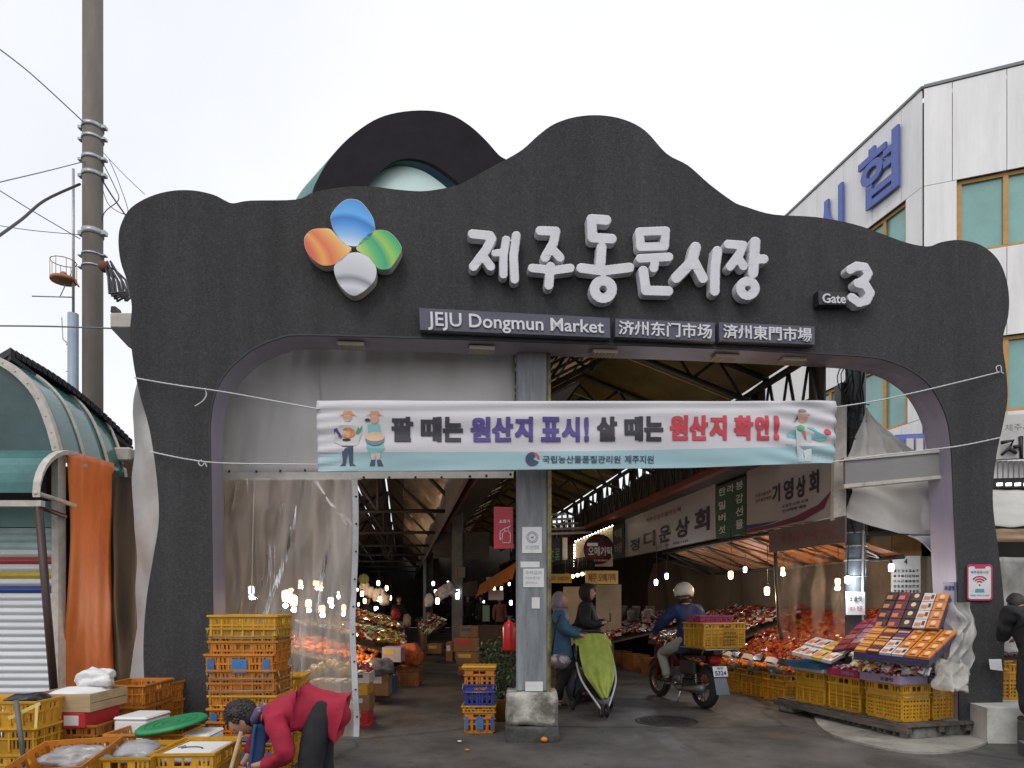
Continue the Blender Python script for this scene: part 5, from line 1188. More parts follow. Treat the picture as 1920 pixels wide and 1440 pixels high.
# front row
GF = 'open crates in the front row beside the woman'
c1 = crate('shallow', (-2.78, 4.3, .325), -.10, 'big orange crate tilted forward at the near edge of the crates', GF, rot=(R(16), R(-5), -.12))
c2 = crate('tall', (-2.42, 4.45, .09), 0, 'orange crate holding clear bags of fish in the front row', GF)
c3 = crate('tall', (-2.07, 4.52, .10), .05, 'orange crate holding a white foam tray in the front row', GF)
c2.rotation_euler.z = .02
m_fish = mat('silver_grey', (.42, .44, .48), rough=.2, var=.5, vs=9, col2=(.08, .08, .1), c2pos=(.5, .6)); m_peach = mat('peach', (.65, .32, .2), rough=.4)
m_bagw = film_mat('clear_bag', .45, (.7, .72, .75))
def bagheap(name, label, c, r, sc, seed, m=None):
    q = MB(); q.ball(c, r, 4, sc, .45, 3.2, seed=seed); o = q.build(name, m or m_bagw); tag(o, label, 'bag'); return o
for k, (x, y, s_, m) in enumerate(((-2.50, 4.42, .09, m_fish), (-2.38, 4.46, .08, m_fish), (-2.44, 4.36, .06, m_peach), (-2.34, 4.38, .06, m_fish))):
    q = MB(); q.ball((x, y, .455), s_, 2, (1.3, .8, .5), .3, 3, seed=k); tag(q.build('fish_pack', m), ['silvery fish pack at the back', 'silvery fish pack near the middle', 'peach coloured pack at the front', 'small silvery pack at the corner'][k]+' of the clear bag crate', 'fish')
bagheap('clear_bag', 'crumpled clear bag over the fish packs in the front crate', (-2.43, 4.42, .475), .165, (1, .8, .42), 5)
bagheap('clear_bag', 'crumpled clear bag in the tilted orange crate', (-2.72, 4.28, .47), .17, (1.2, .7, .45), 9)
ft = thing('foam_tray', 'white foam tray with black print lying in the front crate', 'tray', (-2.07, 4.5, .43))
q = MB(); q.bbox((-.155, -.2, 0), (.155, .2, .06), .012); q.build('tray', m_foam, ft)
q = MB(); q.tube([(-.02+.07*math.cos(a*.3), -.05+.05*math.sin(a*.3), .062) for a in range(11)], .005, 4); q.tube([(-.12, -.02, .062), (-.10, .04, .062), (-.08, .0, .062)], .004, 4); q.build('black_print', m_ink, ft)
crate('shallow', (-2.66, 5.1, .16), 0, 'orange crate under the green round lid', GF); crate('shallow', (-2.66, 5.1, .31), .03, 'upper orange crate directly under the green round lid', GF)
ld = thing('round_cover', 'large green round plastic lid resting tilted on an orange crate', 'lid', tuple(P(322, 1357, 5.05)))
ld.rotation_euler = (R(5), R(-9), 0)
m_green = plastic('lid_green', (.015, .21, .075))
q = MB(); q.lathe([(.0005, .012), (.2, .014), (.225, .020), (.245, .006), (.25, -.012), (.243, -.012), (.235, .0), (.0005, .004)], 40, caps=False); q.build('disc', m_green, ld)
q = MB()
for r_ in (.06, .12, .18): q.lathe([(r_-.004, .013), (r_, .019), (r_+.004, .013)], 32, caps=False)
q.build('raised_ring', m_green, ld)
def foambox(c, s, rz, label, lid=True):
    t = thing('foam_box', label, 'box', c, rz, 'white foam boxes among the crates'); x, y, h = s
    q = MB(); q.bbox((-x/2, -y/2, 0), (x/2, y/2, h*.78), .012); q.build('base', m_foam, t)
    q = MB(); q.bbox((-x/2-.005, -y/2-.005, h*.785), (x/2+.005, y/2+.005, h), .012); q.build('lid', m_foam, t); return t
foambox((-2.98, 5.3, .0), (.3, .4, .22), .0, 'lowest white foam box left of the green lid'); foambox((-2.96, 5.35, .225), (.30, .38, .2), .08, 'white foam box stacked second left of the green lid'); foambox((-2.93, 5.42, .43), (.26, .34, .13), -.05, 'small white foam box topmost left of the green lid')
foambox((-2.38, 5.15, .0), (.3, .36, .2), 0, 'lowest white foam box between green lid and tall stack'); foambox((-2.40, 5.08, .205), (.3, .34, .15), -.1, 'wide white foam box right of the green lid'); foambox((-2.33, 5.12, .36), (.22, .3, .12), .05, 'topmost white foam box right of the green lid')
# centre stack by the pillar
GC = 'crates in the small stack left of the pillar'
cx_, cyy = P(899, 0, 7.62).x, 7.62
crate('orange_small', (cx_, cyy, 0), .04, 'lowest orange and blue crate of the small stack left of the pillar', GC, panel=True)
crate('flat_orange', (cx_, cyy, .205), -.03, 'flat orange crate second from the bottom left of the pillar', GC)
crate('blue', (cx_, cyy, .30), .05, 'deep blue crate in the small stack left of the pillar', GC, bail=True)
crate('orange_small', (cx_+.005, cyy, .475), 0, 'orange crate over the blue one left of the pillar', GC)
q = MB(); q.bbox((-.19, -.15, 0), (.19, .15, .025), .008)
for i in range(-3, 4): q.box((i*.05-.006, -.13, .0255), (i*.05+.006, .13, .03))
o = q.build('crate_lid', m_cyel); o.location = (cx_, cyy, .718); tag(o, 'yellow lid closing the small crate stack left of the pillar', 'lid')

# ---------------------------------------------------------------- corner stall on the right
K0 = Vector((4.11, 7.19, 0)); ax_, ay_ = Vector((.966, .259, 0)), Vector((-.259, .966, 0)); RZ = R(15)
def S(a, b2, z): return K0+ax_*a+ay_*b2+Vector((0, 0, z))
m_block = mat('cinder_block', (.20, .195, .18), rough=.95, var=.3, vs=9, bump=1.2, bs=35, col2=(.10, .095, .085), c2pos=(.5, .7))
def cinder(loc, rz, label):
    t = thing('cinder_block', label, 'block', loc, rz, 'cinder blocks under the corner stall'); q = MB(); L, W_, H = .39, .19, .12
    # lying on its side, three holes through the face
    xs = [-L/2, -L/2+.035, -.065-.02, -.065+.012, .065-.012, .065+.02, L/2-.035, L/2]
    q.box((-L/2, -W_/2, 0), (L/2, W_/2, .03)); q.box((-L/2, -W_/2, H-.03), (L/2, W_/2, H))
    for a, c in ((xs[0], xs[1]), (xs[2], xs[3]), (xs[4], xs[5]), (xs[6], xs[7])): q.box((a, -W_/2, .0305), (c, W_/2, H-.0305))
    q.box((-L/2+.04, W_/2-.03, .031), (L/2-.04, W_/2-.01, H-.031)); q.build('block', m_block, t); return t
e0, e1, e2 = G(1515, 1338), G(1690, 1388), G(1800, 1374)
dv = (e1-e0).normalized(); ang = math.atan2(dv.y, dv.x); L_ = (e1-e0).length
lab = ['cinder block at the far left end of the stall base', 'second cinder block from the far left of the stall base', 'cinder block in the middle of the left side of the stall base', 'cinder block next to the front corner of the stall base']
for i in range(4):
    c = e0+dv*(.2+i*.44); c = c+Vector((-dv.y, dv.x, 0))*.1; cinder((c.x, c.y, 0), ang+.03*math.sin(i*3), lab[i])
rough_box('solid_block', (-.2, -.1, 0), (.2, .1, .13), m_block, tag(thing('solid_block', 'solid grey block at the front corner of the stall base', 'block', (4.33, 7.24, 0), R(20)), None, None), .004, 3, 3)
rough_box('solid_block', (-.2, -.1, 0), (.2, .1, .19), m_block, thing('solid_block', 'larger rough block at the right end of the stall base', 'block', (4.80, 7.42, 0), R(15)), .008, 5, 3)
m_oldwood = mat('weathered_wood', (.12, .10, .085), rough=.9, var=.4, vs=7, stretch=(4, .5, 4), bump=.8, bs=20, col2=(.05, .045, .04))
pa_ = thing('wooden_pallet', 'weathered wooden pallet carrying the crates of the corner stall', 'pallet', tuple(S(.3, .9, .12)), RZ)
for i in range(11):
    q = MB(); y = -1.05+i*.2; q.box((-.36, y, .03), (.52 if i > 3 else .60, y+.15, .055)); q.build('deck_board', m_oldwood, pa_)
for x in (-.34, .08, .44):
    q = MB(); q.box((x-.035, -1.03, -.04), (x+.035, 1.15, .03)); q.build('bearer', m_oldwood, pa_)
rough_box('loose_stone', (-.16, -.12, 0), (.16, .12, .13), m_block, thing('loose_stone', 'rough stone propping the pallet at the far left', 'stone', (3.72, 9.0, 0), .3), .02, 11, 3)
GR = 'tall yellow crates carrying the corner stall'
for i, (a, b2, lb) in enumerate(((.19, .26, 'tall yellow crate at the front corner of the stall below the lavender tray'), (.17, .83, 'tall yellow crate below the magenta tray'), (.17, 1.42, 'tall yellow crate below the blue edged tray'), (.61, .28, 'tall pale yellow crate right of the corner one'))):
    p = S(a, b2, .175); crate('tall', tuple(p), RZ+(.03 if i == 2 else 0), lb, GR, bail=(i in (0, 3)))
for i in range(4):
    p = Vector((3.88, 9.72, 0))+ax_*.19+ay_*(.27+i*.54); crate('tall', (p.x, p.y, 0), RZ, [ 'yellow crate nearest the corner stall under the mandarin bags', 'second yellow crate under the mandarin bags', 'third yellow crate under the mandarin bags', 'farthest orange yellow crate of the mandarin row'][i], 'yellow crates under the mandarin bags')
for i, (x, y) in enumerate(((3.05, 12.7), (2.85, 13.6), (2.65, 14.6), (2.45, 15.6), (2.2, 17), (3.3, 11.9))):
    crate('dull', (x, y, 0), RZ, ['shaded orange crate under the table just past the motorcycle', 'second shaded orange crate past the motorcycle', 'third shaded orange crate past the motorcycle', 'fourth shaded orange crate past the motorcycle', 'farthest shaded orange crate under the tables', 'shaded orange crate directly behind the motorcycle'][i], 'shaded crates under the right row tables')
def tray(loc, rz, s, m, label, txt=None, inner=None):
    t = thing('display_tray', label, 'tray', loc, rz); x, y, h = s; q = MB()
    q.box((-x/2, -y/2, 0), (x/2, y/2, .008))
    q.box((-x/2, -y/2, .0085), (x/2, -y/2+.008, h)); q.box((-x/2, y/2-.008, .0085), (x/2, y/2, h)); q.box((-x/2, -y/2+.0085, .0085), (-x/2+.008, y/2-.0085, h)); q.box((x/2-.008, -y/2+.0085, .0085), (x/2, y/2-.0085, h))
    q.build('tray_body', m, t); return t
m_lavt = mat('lavender_card', (.33, .26, .42), rough=.5, var=.08); m_magt = mat('magenta_card', (.36, .02, .10), rough=.45, var=.1); m_bluet = mat('blue_card', (.03, .14, .28), rough=.45, var=.1); m_blk = mat('black_card', (.02, .018, .03), rough=.4)
t1 = tray(tuple(S(.20, .24, .58)), RZ, (.54, .56, .085), m_lavt, 'lavender display tray full of wrapped sweets at the corner of the stall')
q = MB(); q.box((.09, -.286, .003), (.17, -.2805, .083)); q.build('black_badge', m_blk, t1)
q = MB(); textq(q, '감귤', [(.11, -.288, .045), (.15, -.288, .045), (.15, -.288, .062), (.11, -.288, .062)], bold=.01); q.tube([(.13, -.288, .02), (.13, -.288, .035)], .006, 5); q.build('badge_print', m_paper, t1)
q = MB(); textq(q, '초콜릿', [(-.276, -.02, .02), (-.276, -.20, .02), (-.276, -.20, .06), (-.276, -.02, .06)], bold=.02); q.build('side_print', m_blk, t1)
t2 = tray(tuple(S(.12, .80, .58)), RZ, (.36, .50, .085), m_magt, 'magenta display tray of red wrapped sweets')
q = MB(); textq(q, '크런치', [(-.184, .02, .02), (-.184, -.18, .02), (-.184, -.18, .065), (-.184, .02, .065)], bold=.02); q.build('side_print', m_lavt, t2)
t3 = tray(tuple(S(.10, 1.42, .63)), RZ, (.46, .62, .07), m_bluet, 'blue edged tray of white cartons at the far end of the corner stall')
m_cst = mat('cream_foam', (.50, .47, .40), rough=.7, var=.1)
q = MB(); q.bbox((-.2, -.3, 0), (.2, .3, .052), .01); o = q.build('foam_slab', m_cst); o.location = S(.12, 1.40, .577); o.rotation_euler.z = RZ; tag(o, 'cream foam slab under the blue edged tray', 'slab')

# heaps of wrapped goods
def heap(name, label, fn, n, size, mats, seed=1, jit=.6, rise=.03, cat='sweets', flat=False, shape='box'):
    r_ = random.Random(seed); q = MB()
    for i in range(n):
        u, v = r_.random(), r_.random(); p = Vector(fn(u, v)); e = .03
        du = (Vector(fn(min(1, u+e), v))-Vector(fn(max(0, u-e), v))).normalized(); dvv = (Vector(fn(u, min(1, v+e)))-Vector(fn(u, max(0, v-e)))).normalized(); nn = du.cross(dvv).normalized()
        if nn.z < 0: nn = -nn
        Rm = Matrix((du, nn.cross(du), nn)).transposed().to_4x4()
        Rj = Euler((r_.uniform(-jit, jit), r_.uniform(-jit, jit), r_.uniform(-3.1, 3.1) if not flat else r_.uniform(-.15, .15))).to_matrix().to_4x4()
        M4 = Matrix.Translation(p+nn*r_.uniform(0, rise)) @ Rm @ Rj; q.cur = r_.randrange(len(mats)); s_ = r_.uniform(.75, 1.2)
        if shape == 'box':
            a, b2, c = [k*s_/2 for k in size]; q.smooth = False
            q.add([M4 @ Vector(w) for w in ((-a, -b2, 0), (a, -b2, 0), (a, b2, 0), (-a, b2, 0), (-a*.8, -b2*.6, c), (a*.8, -b2*.6, c), (a*.8, b2*.6, c), (-a*.8, b2*.6, c))], [(0, 1, 5, 4), (1, 2, 6, 5), (2, 3, 7, 6), (3, 0, 4, 7), (4, 5, 6, 7), (3, 2, 1, 0)])
        else: q.ball(p+nn*r_.uniform(0, rise), size[0]*s_, 1 if size[0] < .03 else 2, (1, 1, .88))
    o = q.build(name, mats); tag(o, label, cat, kind='stuff'); return o
def gl(name, c, r_=.18, **k): return mat(name, c, rough=r_, var=.3, vs=14, coat=.6, **k)
mo1, mo2, mr1, mr2, mw1, my1, mg1, mp1, mk1, ms1 = gl('wrap_orange', (.34, .075, .015)), gl('wrap_amber', (.34, .14, .03)), gl('wrap_red', (.26, .015, .015)), gl('wrap_maroon', (.14, .015, .02)), gl('wrap_white', (.62, .60, .58)), gl('wrap_yellow', (.6, .42, .04)), gl('wrap_green', (.05, .28, .10)), gl('wrap_pink', (.55, .12, .18)), gl('wrap_black', (.02, .02, .02)), gl('wrap_silver', (.45, .45, .47), .12)
m_mand = mat('mandarin_peel', (.66, .19, .012), rough=.38, var=.12, vs=30, bump=.2, bs=120)
heap('sweets_heap', 'heap of small wrapped sweets filling the lavender tray', lambda u, v: S(-.05+.5*u, -.02+.5*v, .64+.03*math.sin(u*9)*math.sin(v*8)), 260, (.07, .035, .025), [mw1, mw1, mr1, mo1, mp1], 3)
heap('snack_pouches', 'pile of white and green snack pouches at the front of the lavender tray', lambda u, v: S(.12+.36*u, -.02+.14*v, .68), 26, (.12, .08, .03), [mw1, ms1, mg1, mw1, my1], 4, .4)
heap('snack_pouches', 'red and yellow snack pouches behind the white green ones', lambda u, v: S(.2+.4*u, .14+.14*v, .70), 26, (.11, .07, .025), [mr1, my1, mk1, mo1, mg1], 5, .4)
heap('sweets_heap', 'heap of red orange wrapped sweets in the magenta tray', lambda u, v: S(-.04+.32*u, .57+.46*v, .65), 220, (.055, .035, .03), [mr1, mo1, mw1, mp1], 6)
heap('mandarin_heap', 'net bags of small orange mandarins on the yellow crates nearest the stall', lambda u, v: Vector((3.88, 9.72, .42))+ax_*(.04+.34*u)+ay_*(.02+1.6*v)+Vector((0, 0, .10*math.sin(u*3.14)*abs(math.sin(v*9.4)))), 210, (.033,), [m_mand], 7, cat='fruit', shape='ball', rise=.05)
for i in range(3):
    bagheap('clear_bag', ['clear bag around the mandarins nearest the corner stall', 'middle clear bag around the mandarins', 'farthest clear bag around the mandarins'][i], tuple(Vector((3.88, 9.72, .46))+ax_*.16+ay_*(.25+i*.52)), .25, (.85, 1.0, .5), i+20, m_bagw if i else m_bagw)
def deck(FL, FR, BR, BL): return lambda u, v: (FL*(1-u)+FR*u)*(1-v)+(BL*(1-u)+BR*u)*v
# tables of the right row
def rowfn(s0, s1, tf, tb, z0, z1, seed, bump=.10):
    def f(u, v):
        s = s0+(s1-s0)*v; t = tf+(tb-tf)*u; return WR(t, s, z0+(z1-z0)*u**.8+bump*noise.noise(Vector((u*3, v*(s1-s0)*1.3, seed))))
    return f
heap('wrapped_sweets', 'big glittering slope of orange red wrapped sweets behind the clear sheet', rowfn(1.9, 4.4, 4.25, 5.55, .60, 1.30, 1), 1900, (.10, .06, .03), [mo1, mo1, mr1, mo2, mr2], 8)
heap('wrapped_sweets', 'brown orange slope of wrapped goods behind the rider', rowfn(4.5, 7.2, 3.75, 5.5, .62, 1.32, 2), 1500, (.11, .06, .03), [mo1, mo2, mr2, mr1, mw1], 9)
heap('wrapped_sweets', 'dark red and silver packets on the tables beyond the rider', rowfn(7.3, 11, 2.9, 5.2, .62, 1.18, 3), 1500, (.13, .08, .035), [mr1, mr2, ms1, mo1, mw1, ms1], 10)
heap('wrapped_sweets', 'glinting mixed packets on the farthest tables of the right row', rowfn(11, 17, 2.1, 4.5, .65, 1.15, 4), 1100, (.16, .10, .04), [mr1, mr2, ms1, mo1, mw1, my1], 11)
heap('candied_fruit', 'low strip of amber candied fruit packs above the mandarins', rowfn(1.7, 4.2, 3.95, 4.3, .48, .62, 6, .03), 420, (.08, .05, .03), [mo1, mo2, mr1, mo2], 12)
m_tableboard = mat('table_board', (.10, .07, .045), rough=.8, var=.3)
for i, (s0, s1, tf, tb, z0, z1) in enumerate(((1.9, 4.45, 4.2, 5.6, .56, 1.24), (4.45, 7.25, 3.7, 5.5, .58, 1.24), (7.25, 11, 2.85, 5.2, .58, 1.10), (11, 17, 2.05, 4.8, .6, 1.08))):
    t = thing('goods_table', ['nearest sloping', 'second sloping', 'third sloping', 'farthest sloping'][i]+' table of the right market row under the heaped packets', 'table', tuple(WR(tf, s0, 0)))
    q = MB(); q.slab([WR(tf, s0, z0), WR(tf, s1, z0), WR(tb, s1, z1), WR(tb, s0, z1)], (0, 0, -.03)); q.build('board', m_tableboard, t, world=True, recalc=True)
    q = MB(); q.slab([WR(tf, s0, z0-.02), WR(tf, s1, z0-.02), WR(tf, s1, z0+.05), WR(tf, s0, z0+.05)], (-.02, 0, 0)); q.build('front_edge', m_oldwood, t, world=True, recalc=True)
    for (a, b2) in ((tf+.1, s0+.1), (tf+.1, s1-.1), (tb-.1, s0+.1), (tb-.1, s1-.1)):
        q = MB(); c = WR(a, b2, 0); q.box((c.x-.025, c.y-.025, 0), (c.x+.025, c.y+.025, z0-.03)); q.build('leg', m_oldwood, t, world=True)
# standing packs on the far tables and white striped clip rail
for i in range(9):
    c = WR(3.9+.16*(i % 3), 8.0+i*.35, .98+.05*(i % 3)); q = MB(); q.bbox((-.11, -.05, 0), (.11, .05, .27), .02); o = q.build('gift_pack', mat('pack_cream', (.30, .27, .23), rough=.4, var=.5, vs=12, col2=(.10, .03, .03))); o.location = c; o.rotation_euler = (R(-8), 0, rnd.uniform(-.5, .3)); tag(o, ORD[i]+' upright cream gift pack counting away from the rider', 'pack', 'upright gift packs on the far tables')
for i in range(7):
    p = WR(3.72-.02*i, 1.9+i*.30, .62); q = MB(); q.box((-.03, -.10, -.03), (.03, .10, .05)); o = q.build('tag_card', m_paper if i % 2 else mk1); o.location = p; o.rotation_euler = (0, R(35), .2); tag(o, ORD[i]+' slanted price card along the edge rail behind the mandarins', 'price card', 'price cards behind the mandarins')
heap('sweets_heap', 'mixed bright sweets packs sloping up from the trays to the orange boxes', lambda u, v: P(1600, 1252, 7.45).lerp(P(1740, 1262, 7.0), u).lerp(P(1600, 1226, 7.62).lerp(P(1735, 1240, 7.15), u), v), 240, (.09, .05, .03), [mw1, mw1, mr1, my1, mp1, ms1, mo2], 14)
heap('mandarin_heap', 'loose orange mandarins in the crates beside the motorcycle', lambda u, v: Vector((3.66, 10.35, .46))+ax_*(.02+.38*u)+ay_*(-.3+1.2*v)+Vector((0, 0, .08*math.sin(u*3.14))), 190, (.036,), [m_mand], 17, cat='fruit', shape='ball', rise=.04)
# display decks: individual boxes
lowD = deck(P(1600, 1232, 7.25), P(1742, 1248, 6.90), P(1796, 1196, 7.12), P(1640, 1186, 7.52))
upD = deck(P(1640, 1184, 7.54), P(1762, 1187, 7.14), P(1784, 1122, 7.27), P(1668, 1118, 7.66))
m_or1 = mat('choc_box_orange', (.62, .20, .03), rough=.35, var=.08, vs=10); m_print = mat('mandarin_print', (.75, .50, .30), rough=.4); m_prb = mat('brown_print', (.10, .03, .015), rough=.4)
m_pur = mat('choc_box_purple', (.13, .05, .20), rough=.4); m_navy = mat('choc_box_navy', (.04, .07, .18), rough=.4); m_wh = mat('choc_box_white', (.60, .56, .54), rough=.4); m_rb = mat('choc_box_dark_red', (.16, .02, .04), rough=.35); m_yl = mat('choc_box_yellow', (.55, .40, .08), rough=.4)
m_blkb = mat('choc_box_black', (.03, .015, .018), rough=.35)
def dbox(D, u0, u1, v0, v1, m, label, grp, lift=.0, th=.03, prints=True):
    a, b2, c, d = D(u0, v0), D(u1, v0), D(u1, v1), D(u0, v1); nn = (b2-a).cross(d-a).normalized()
    if nn.z < 0: nn = -nn
    t = thing('chocolate_box', label, 'box', tuple(a), 0, grp)
    q = MB(); q.slab([a+nn*lift, b2+nn*lift, c+nn*lift, d+nn*lift], nn*th); q.build('carton', m, t, world=True, recalc=True)
    f = lambda u, v: (a*(1-u)+b2*u)*(1-v)+(d*(1-u)+c*u)*v+nn*(lift+th+.0015)
    if prints == 1:
        q = MB(); q.add([f(.5+.22*math.cos(k*.5236), .62+.26*math.sin(k*.5236)) for k in range(12)], [tuple(range(12))]); q.build('fruit_print', m_print, t, world=True)
        q = MB(); q.quad(f(.25, .12), f(.8, .12), f(.8, .26), f(.25, .26)); q.build('caption_print', m_prb, t, world=True)
    elif prints == 2:
        q = MB(); q.quad(f(.1, .15), f(.6, .15), f(.6, .6), f(.1, .6)); q.build('picture_print', mat('print_salmon', (.55, .18, .08), rough=.4), t, world=True)
        q = MB(); q.quad(f(.65, .3), f(.9, .3), f(.9, .8), f(.65, .8)); q.build('caption_print', m_prb, t, world=True)
    elif prints == 3:
        q = MB(); q.quad(f(.04, .1), f(.96, .1), f(.96, .35), f(.04, .35)); q.build('stripe_print', m_yl, t, world=True)
        q = MB(); q.quad(f(.04, .6), f(.96, .6), f(.96, .75), f(.04, .75)); q.build('stripe_print', m_prb, t, world=True)
    return t
g = .008
for r_ in range(4):          # lower deck
    v0, v1 = r_/4+g, (r_+1)/4-g
    for c in range(6):
        u0, u1 = c/6+g, (c+1)/6-g
        m, pr, nm = [(m_or1, 3, 'orange yellow striped'), (m_or1 if r_ % 2 else m_rb, 3, 'red and yellow striped'), (m_wh if r_ < 2 else m_pur, 2 if r_ < 2 else 3, 'white salmon' if r_ < 2 else 'purple striped'), (m_wh if r_ < 1 else m_or1, 2 if r_ < 1 else 1, 'mixed orange'), (m_or1, 1, 'bright orange'), (m_or1, 1, 'outer orange')][c]
        dbox(lowD, u0, u1, v0, v1, m, f'{nm} chocolate box in the {["nearest", "second", "third", "farthest"][r_]} row of the lower slanted display', 'boxes on the lower slanted display', .068, .03, pr)
for r_ in range(4):
    v0, v1 = r_/4+g, (r_+1)/4-g
    for c in range(5):
        u0, u1 = c/5+g, (c+1)/5-g
        m, pr, nm = [(m_blkb, 2, 'black maroon'), (m_rb, 2, 'dark red'), (m_blkb, 1, 'black and peach'), (m_wh, 2, 'white salmon'), (m_or1, 1, 'bright orange')][c]
        dbox(upD, u0, u1, v0, v1, m, f'{nm} chocolate box in the {["bottom", "second", "third", "top"][r_]} row of the upper slanted display', 'boxes on the upper slanted display', .068, .03, pr)
for D, nm in ((lowD, 'lower'), (upD, 'upper')):
    a, b2, c, d = D(0, 0), D(1, 0), D(1, 1), D(0, 1); nn = (b2-a).cross(d-a).normalized(); nn = nn if nn.z > 0 else -nn
    for k, (m, cn) in enumerate(((m_navy, 'navy'), (m_pur, 'purple'), (m_navy, 'dark blue'))):
        q = MB()
        for i in range(4):
            v0, v1 = i/4+.006, (i+1)/4-.006; q.slab([D(0, v0)+nn*(.002+k*.022), D(.995, v0)+nn*(.002+k*.022), D(.995, v1)+nn*(.002+k*.022), D(0, v1)+nn*(.002+k*.022)], nn*.020)
        tag(q.build('box_layer', m, recalc=True), f'{["lowest", "middle", "upper"][k]} {cn} layer of boxes under the {nm} slanted display', 'boxes', kind='stuff')
    q = MB(); q.slab([a-nn*.03, b2-nn*.03, c-nn*.03, d-nn*.03], nn*.028); tag(q.build('display_board', m_oldwood, recalc=True), f'wooden board carrying the {nm} slanted display', 'board')
q = MB(); q.slab([P(1650, 1235, 7.42), P(1740, 1240, 7.15), P(1770, 1215, 7.3), P(1660, 1205, 7.6)], (0, 0, -.12)); q.slab([P(1660, 1180, 7.7), P(1750, 1180, 7.35), P(1770, 1150, 7.38), P(1690, 1150, 7.75)], (0, 0, -.5)); tag(q.build('display_support', m_oldwood), 'wooden boxes propping up the slanted displays', 'support', kind='stuff')
# maroon pouches rows and white cartons
D3 = deck(P(1562, 1232, 7.75), P(1612, 1226, 7.55), P(1668, 1168, 7.9), P(1622, 1172, 8.2))
for r_ in range(6):
    for c in range(2):
        dbox(D3, c/2+.02, (c+1)/2-.02, r_/6+.01, (r_+1)/6-.01, mr2 if (r_+c) % 2 else m_rb, f'{["left", "right"][c]} maroon sweets pouch in the {ORD[r_]} row going up beside the orange boxes', 'maroon pouches beside the orange boxes', .05, .03, 0)
D4 = deck(P(1483, 1232, 8.45), P(1558, 1250, 8.05), P(1606, 1222, 8.35), P(1530, 1206, 8.8))
for r_ in range(2):
    for c in range(4):
        dbox(D4, c/4+.01, (c+1)/4-.01, r_/2+.01, (r_+1)/2-.02, m_wh if not (c == 2) else m_yl, f'{["near", "far"][r_]} white carton number {["one", "two", "three", "four"][c]} along the blue edged tray' if c != 2 else f'{["near", "far"][r_]} yellow labelled carton in the blue edged tray', 'cartons in the blue edged tray', .03+.02*r_, .04, 2)
# plastic wraps at the right of the displays
m_wrapf = mat('white_wrap', (.66, .65, .61), rough=.4, alpha=.42, var=.2, vs=8, bump=.6, bs=12)
def wp(u, v):
    p = P(1776+40*u+14*math.sin(v*5), 1130+165*v, 7.20-.35*v); return p+Vector((.05*noise.noise(Vector((u*5, v*6, 1))), .18*noise.noise(Vector((u*4, v*5, 4)))+.05*math.sin(u*14+v*6), .04*noise.noise(Vector((u*6, v*4, 8)))))
q = MB(); q.grid(wp, 24, 40); tag(q.build('plastic_wrap', m_wrapf), 'crumpled clear plastic wrap hanging at the right of the chocolate displays', 'plastic sheet')
def wp2(u, v): p = P(1752+60*u, 1232+50*v+18*u, 7.10-.05*v); return p+Vector((0, .06*noise.noise(Vector((u*4, v*5, 3))), .03*noise.noise(Vector((u*6, v*4, 8)))))
q = MB(); q.grid(wp2, 20, 12); o = q.build('foam_sheet', m_cst); tag(o, 'cream foam sheet wrapped in plastic below the orange boxes', 'sheet'); sd_ = o.modifiers.new('s', 'SOLIDIFY'); sd_.thickness = .03
# platform and steps right
m_whc = mat('white_painted_concrete', (.55, .54, .50), rough=.85, var=.2, vs=4, bump=.6, bs=18, col2=(.30, .28, .25), c2pos=(.52, .75))
m_step = mat('step_stone', (.10, .10, .098), rough=.9, var=.3, vs=6, bump=.6)
q = MB(); q.slab([(4.98, 7.62, 0), (4.86, 6.98, 0), (9, 6.70, 0), (9, 11, 0), (5.3, 11, 0)], (0, 0, .36)); struct(q.build('raised_platform', m_whc, recalc=True))
q = MB(); q.slab([(5.05, 6.55, 0), (9, 6.35, 0), (9, 6.69, 0), (5.15, 6.955, 0)], (0, 0, .24)); struct(q.build('upper_step', m_step, recalc=True))
q = MB(); q.slab([(4.72, 6.22, 0), (9, 6.0, 0), (9, 6.345, 0), (4.85, 6.545, 0)], (0, 0, .12)); struct(q.build('lower_step', m_step, recalc=True))
crate('tall', (5.42, 7.75, .36), R(80), 'yellow crate of dark grapes on the white platform behind the gate leg', 'crates on the white platform')
crate('flat_orange', (5.28, 7.6, .70), R(5), 'flat yellow crate of grapes on top of the platform crate', 'crates on the white platform')
heap('grape_heap', 'heap of dark purple grapes in the crate on the platform', lambda u, v: Vector((5.08+.9*u, 7.5+.4*v, .80+.05*math.sin(u*3.1))), 240, (.022,), [mat('grape', (.05, .02, .05), rough=.3, var=.5, vs=20)], 21, cat='fruit', shape='ball')
q = MB(); q.slab([P(1857, 1255, 7.25), P(1880, 1258, 7.25), P(1877, 1232, 7.4), P(1853, 1230, 7.4)], (0, .004, 0)); tag(q.build('paper_note', m_paper, recalc=True), 'white paper note on the crate of grapes', 'notice')
crate('tall', (6.0, 7.8, .36), R(85), 'second yellow crate on the platform partly behind the dark clothed person', 'crates on the white platform')

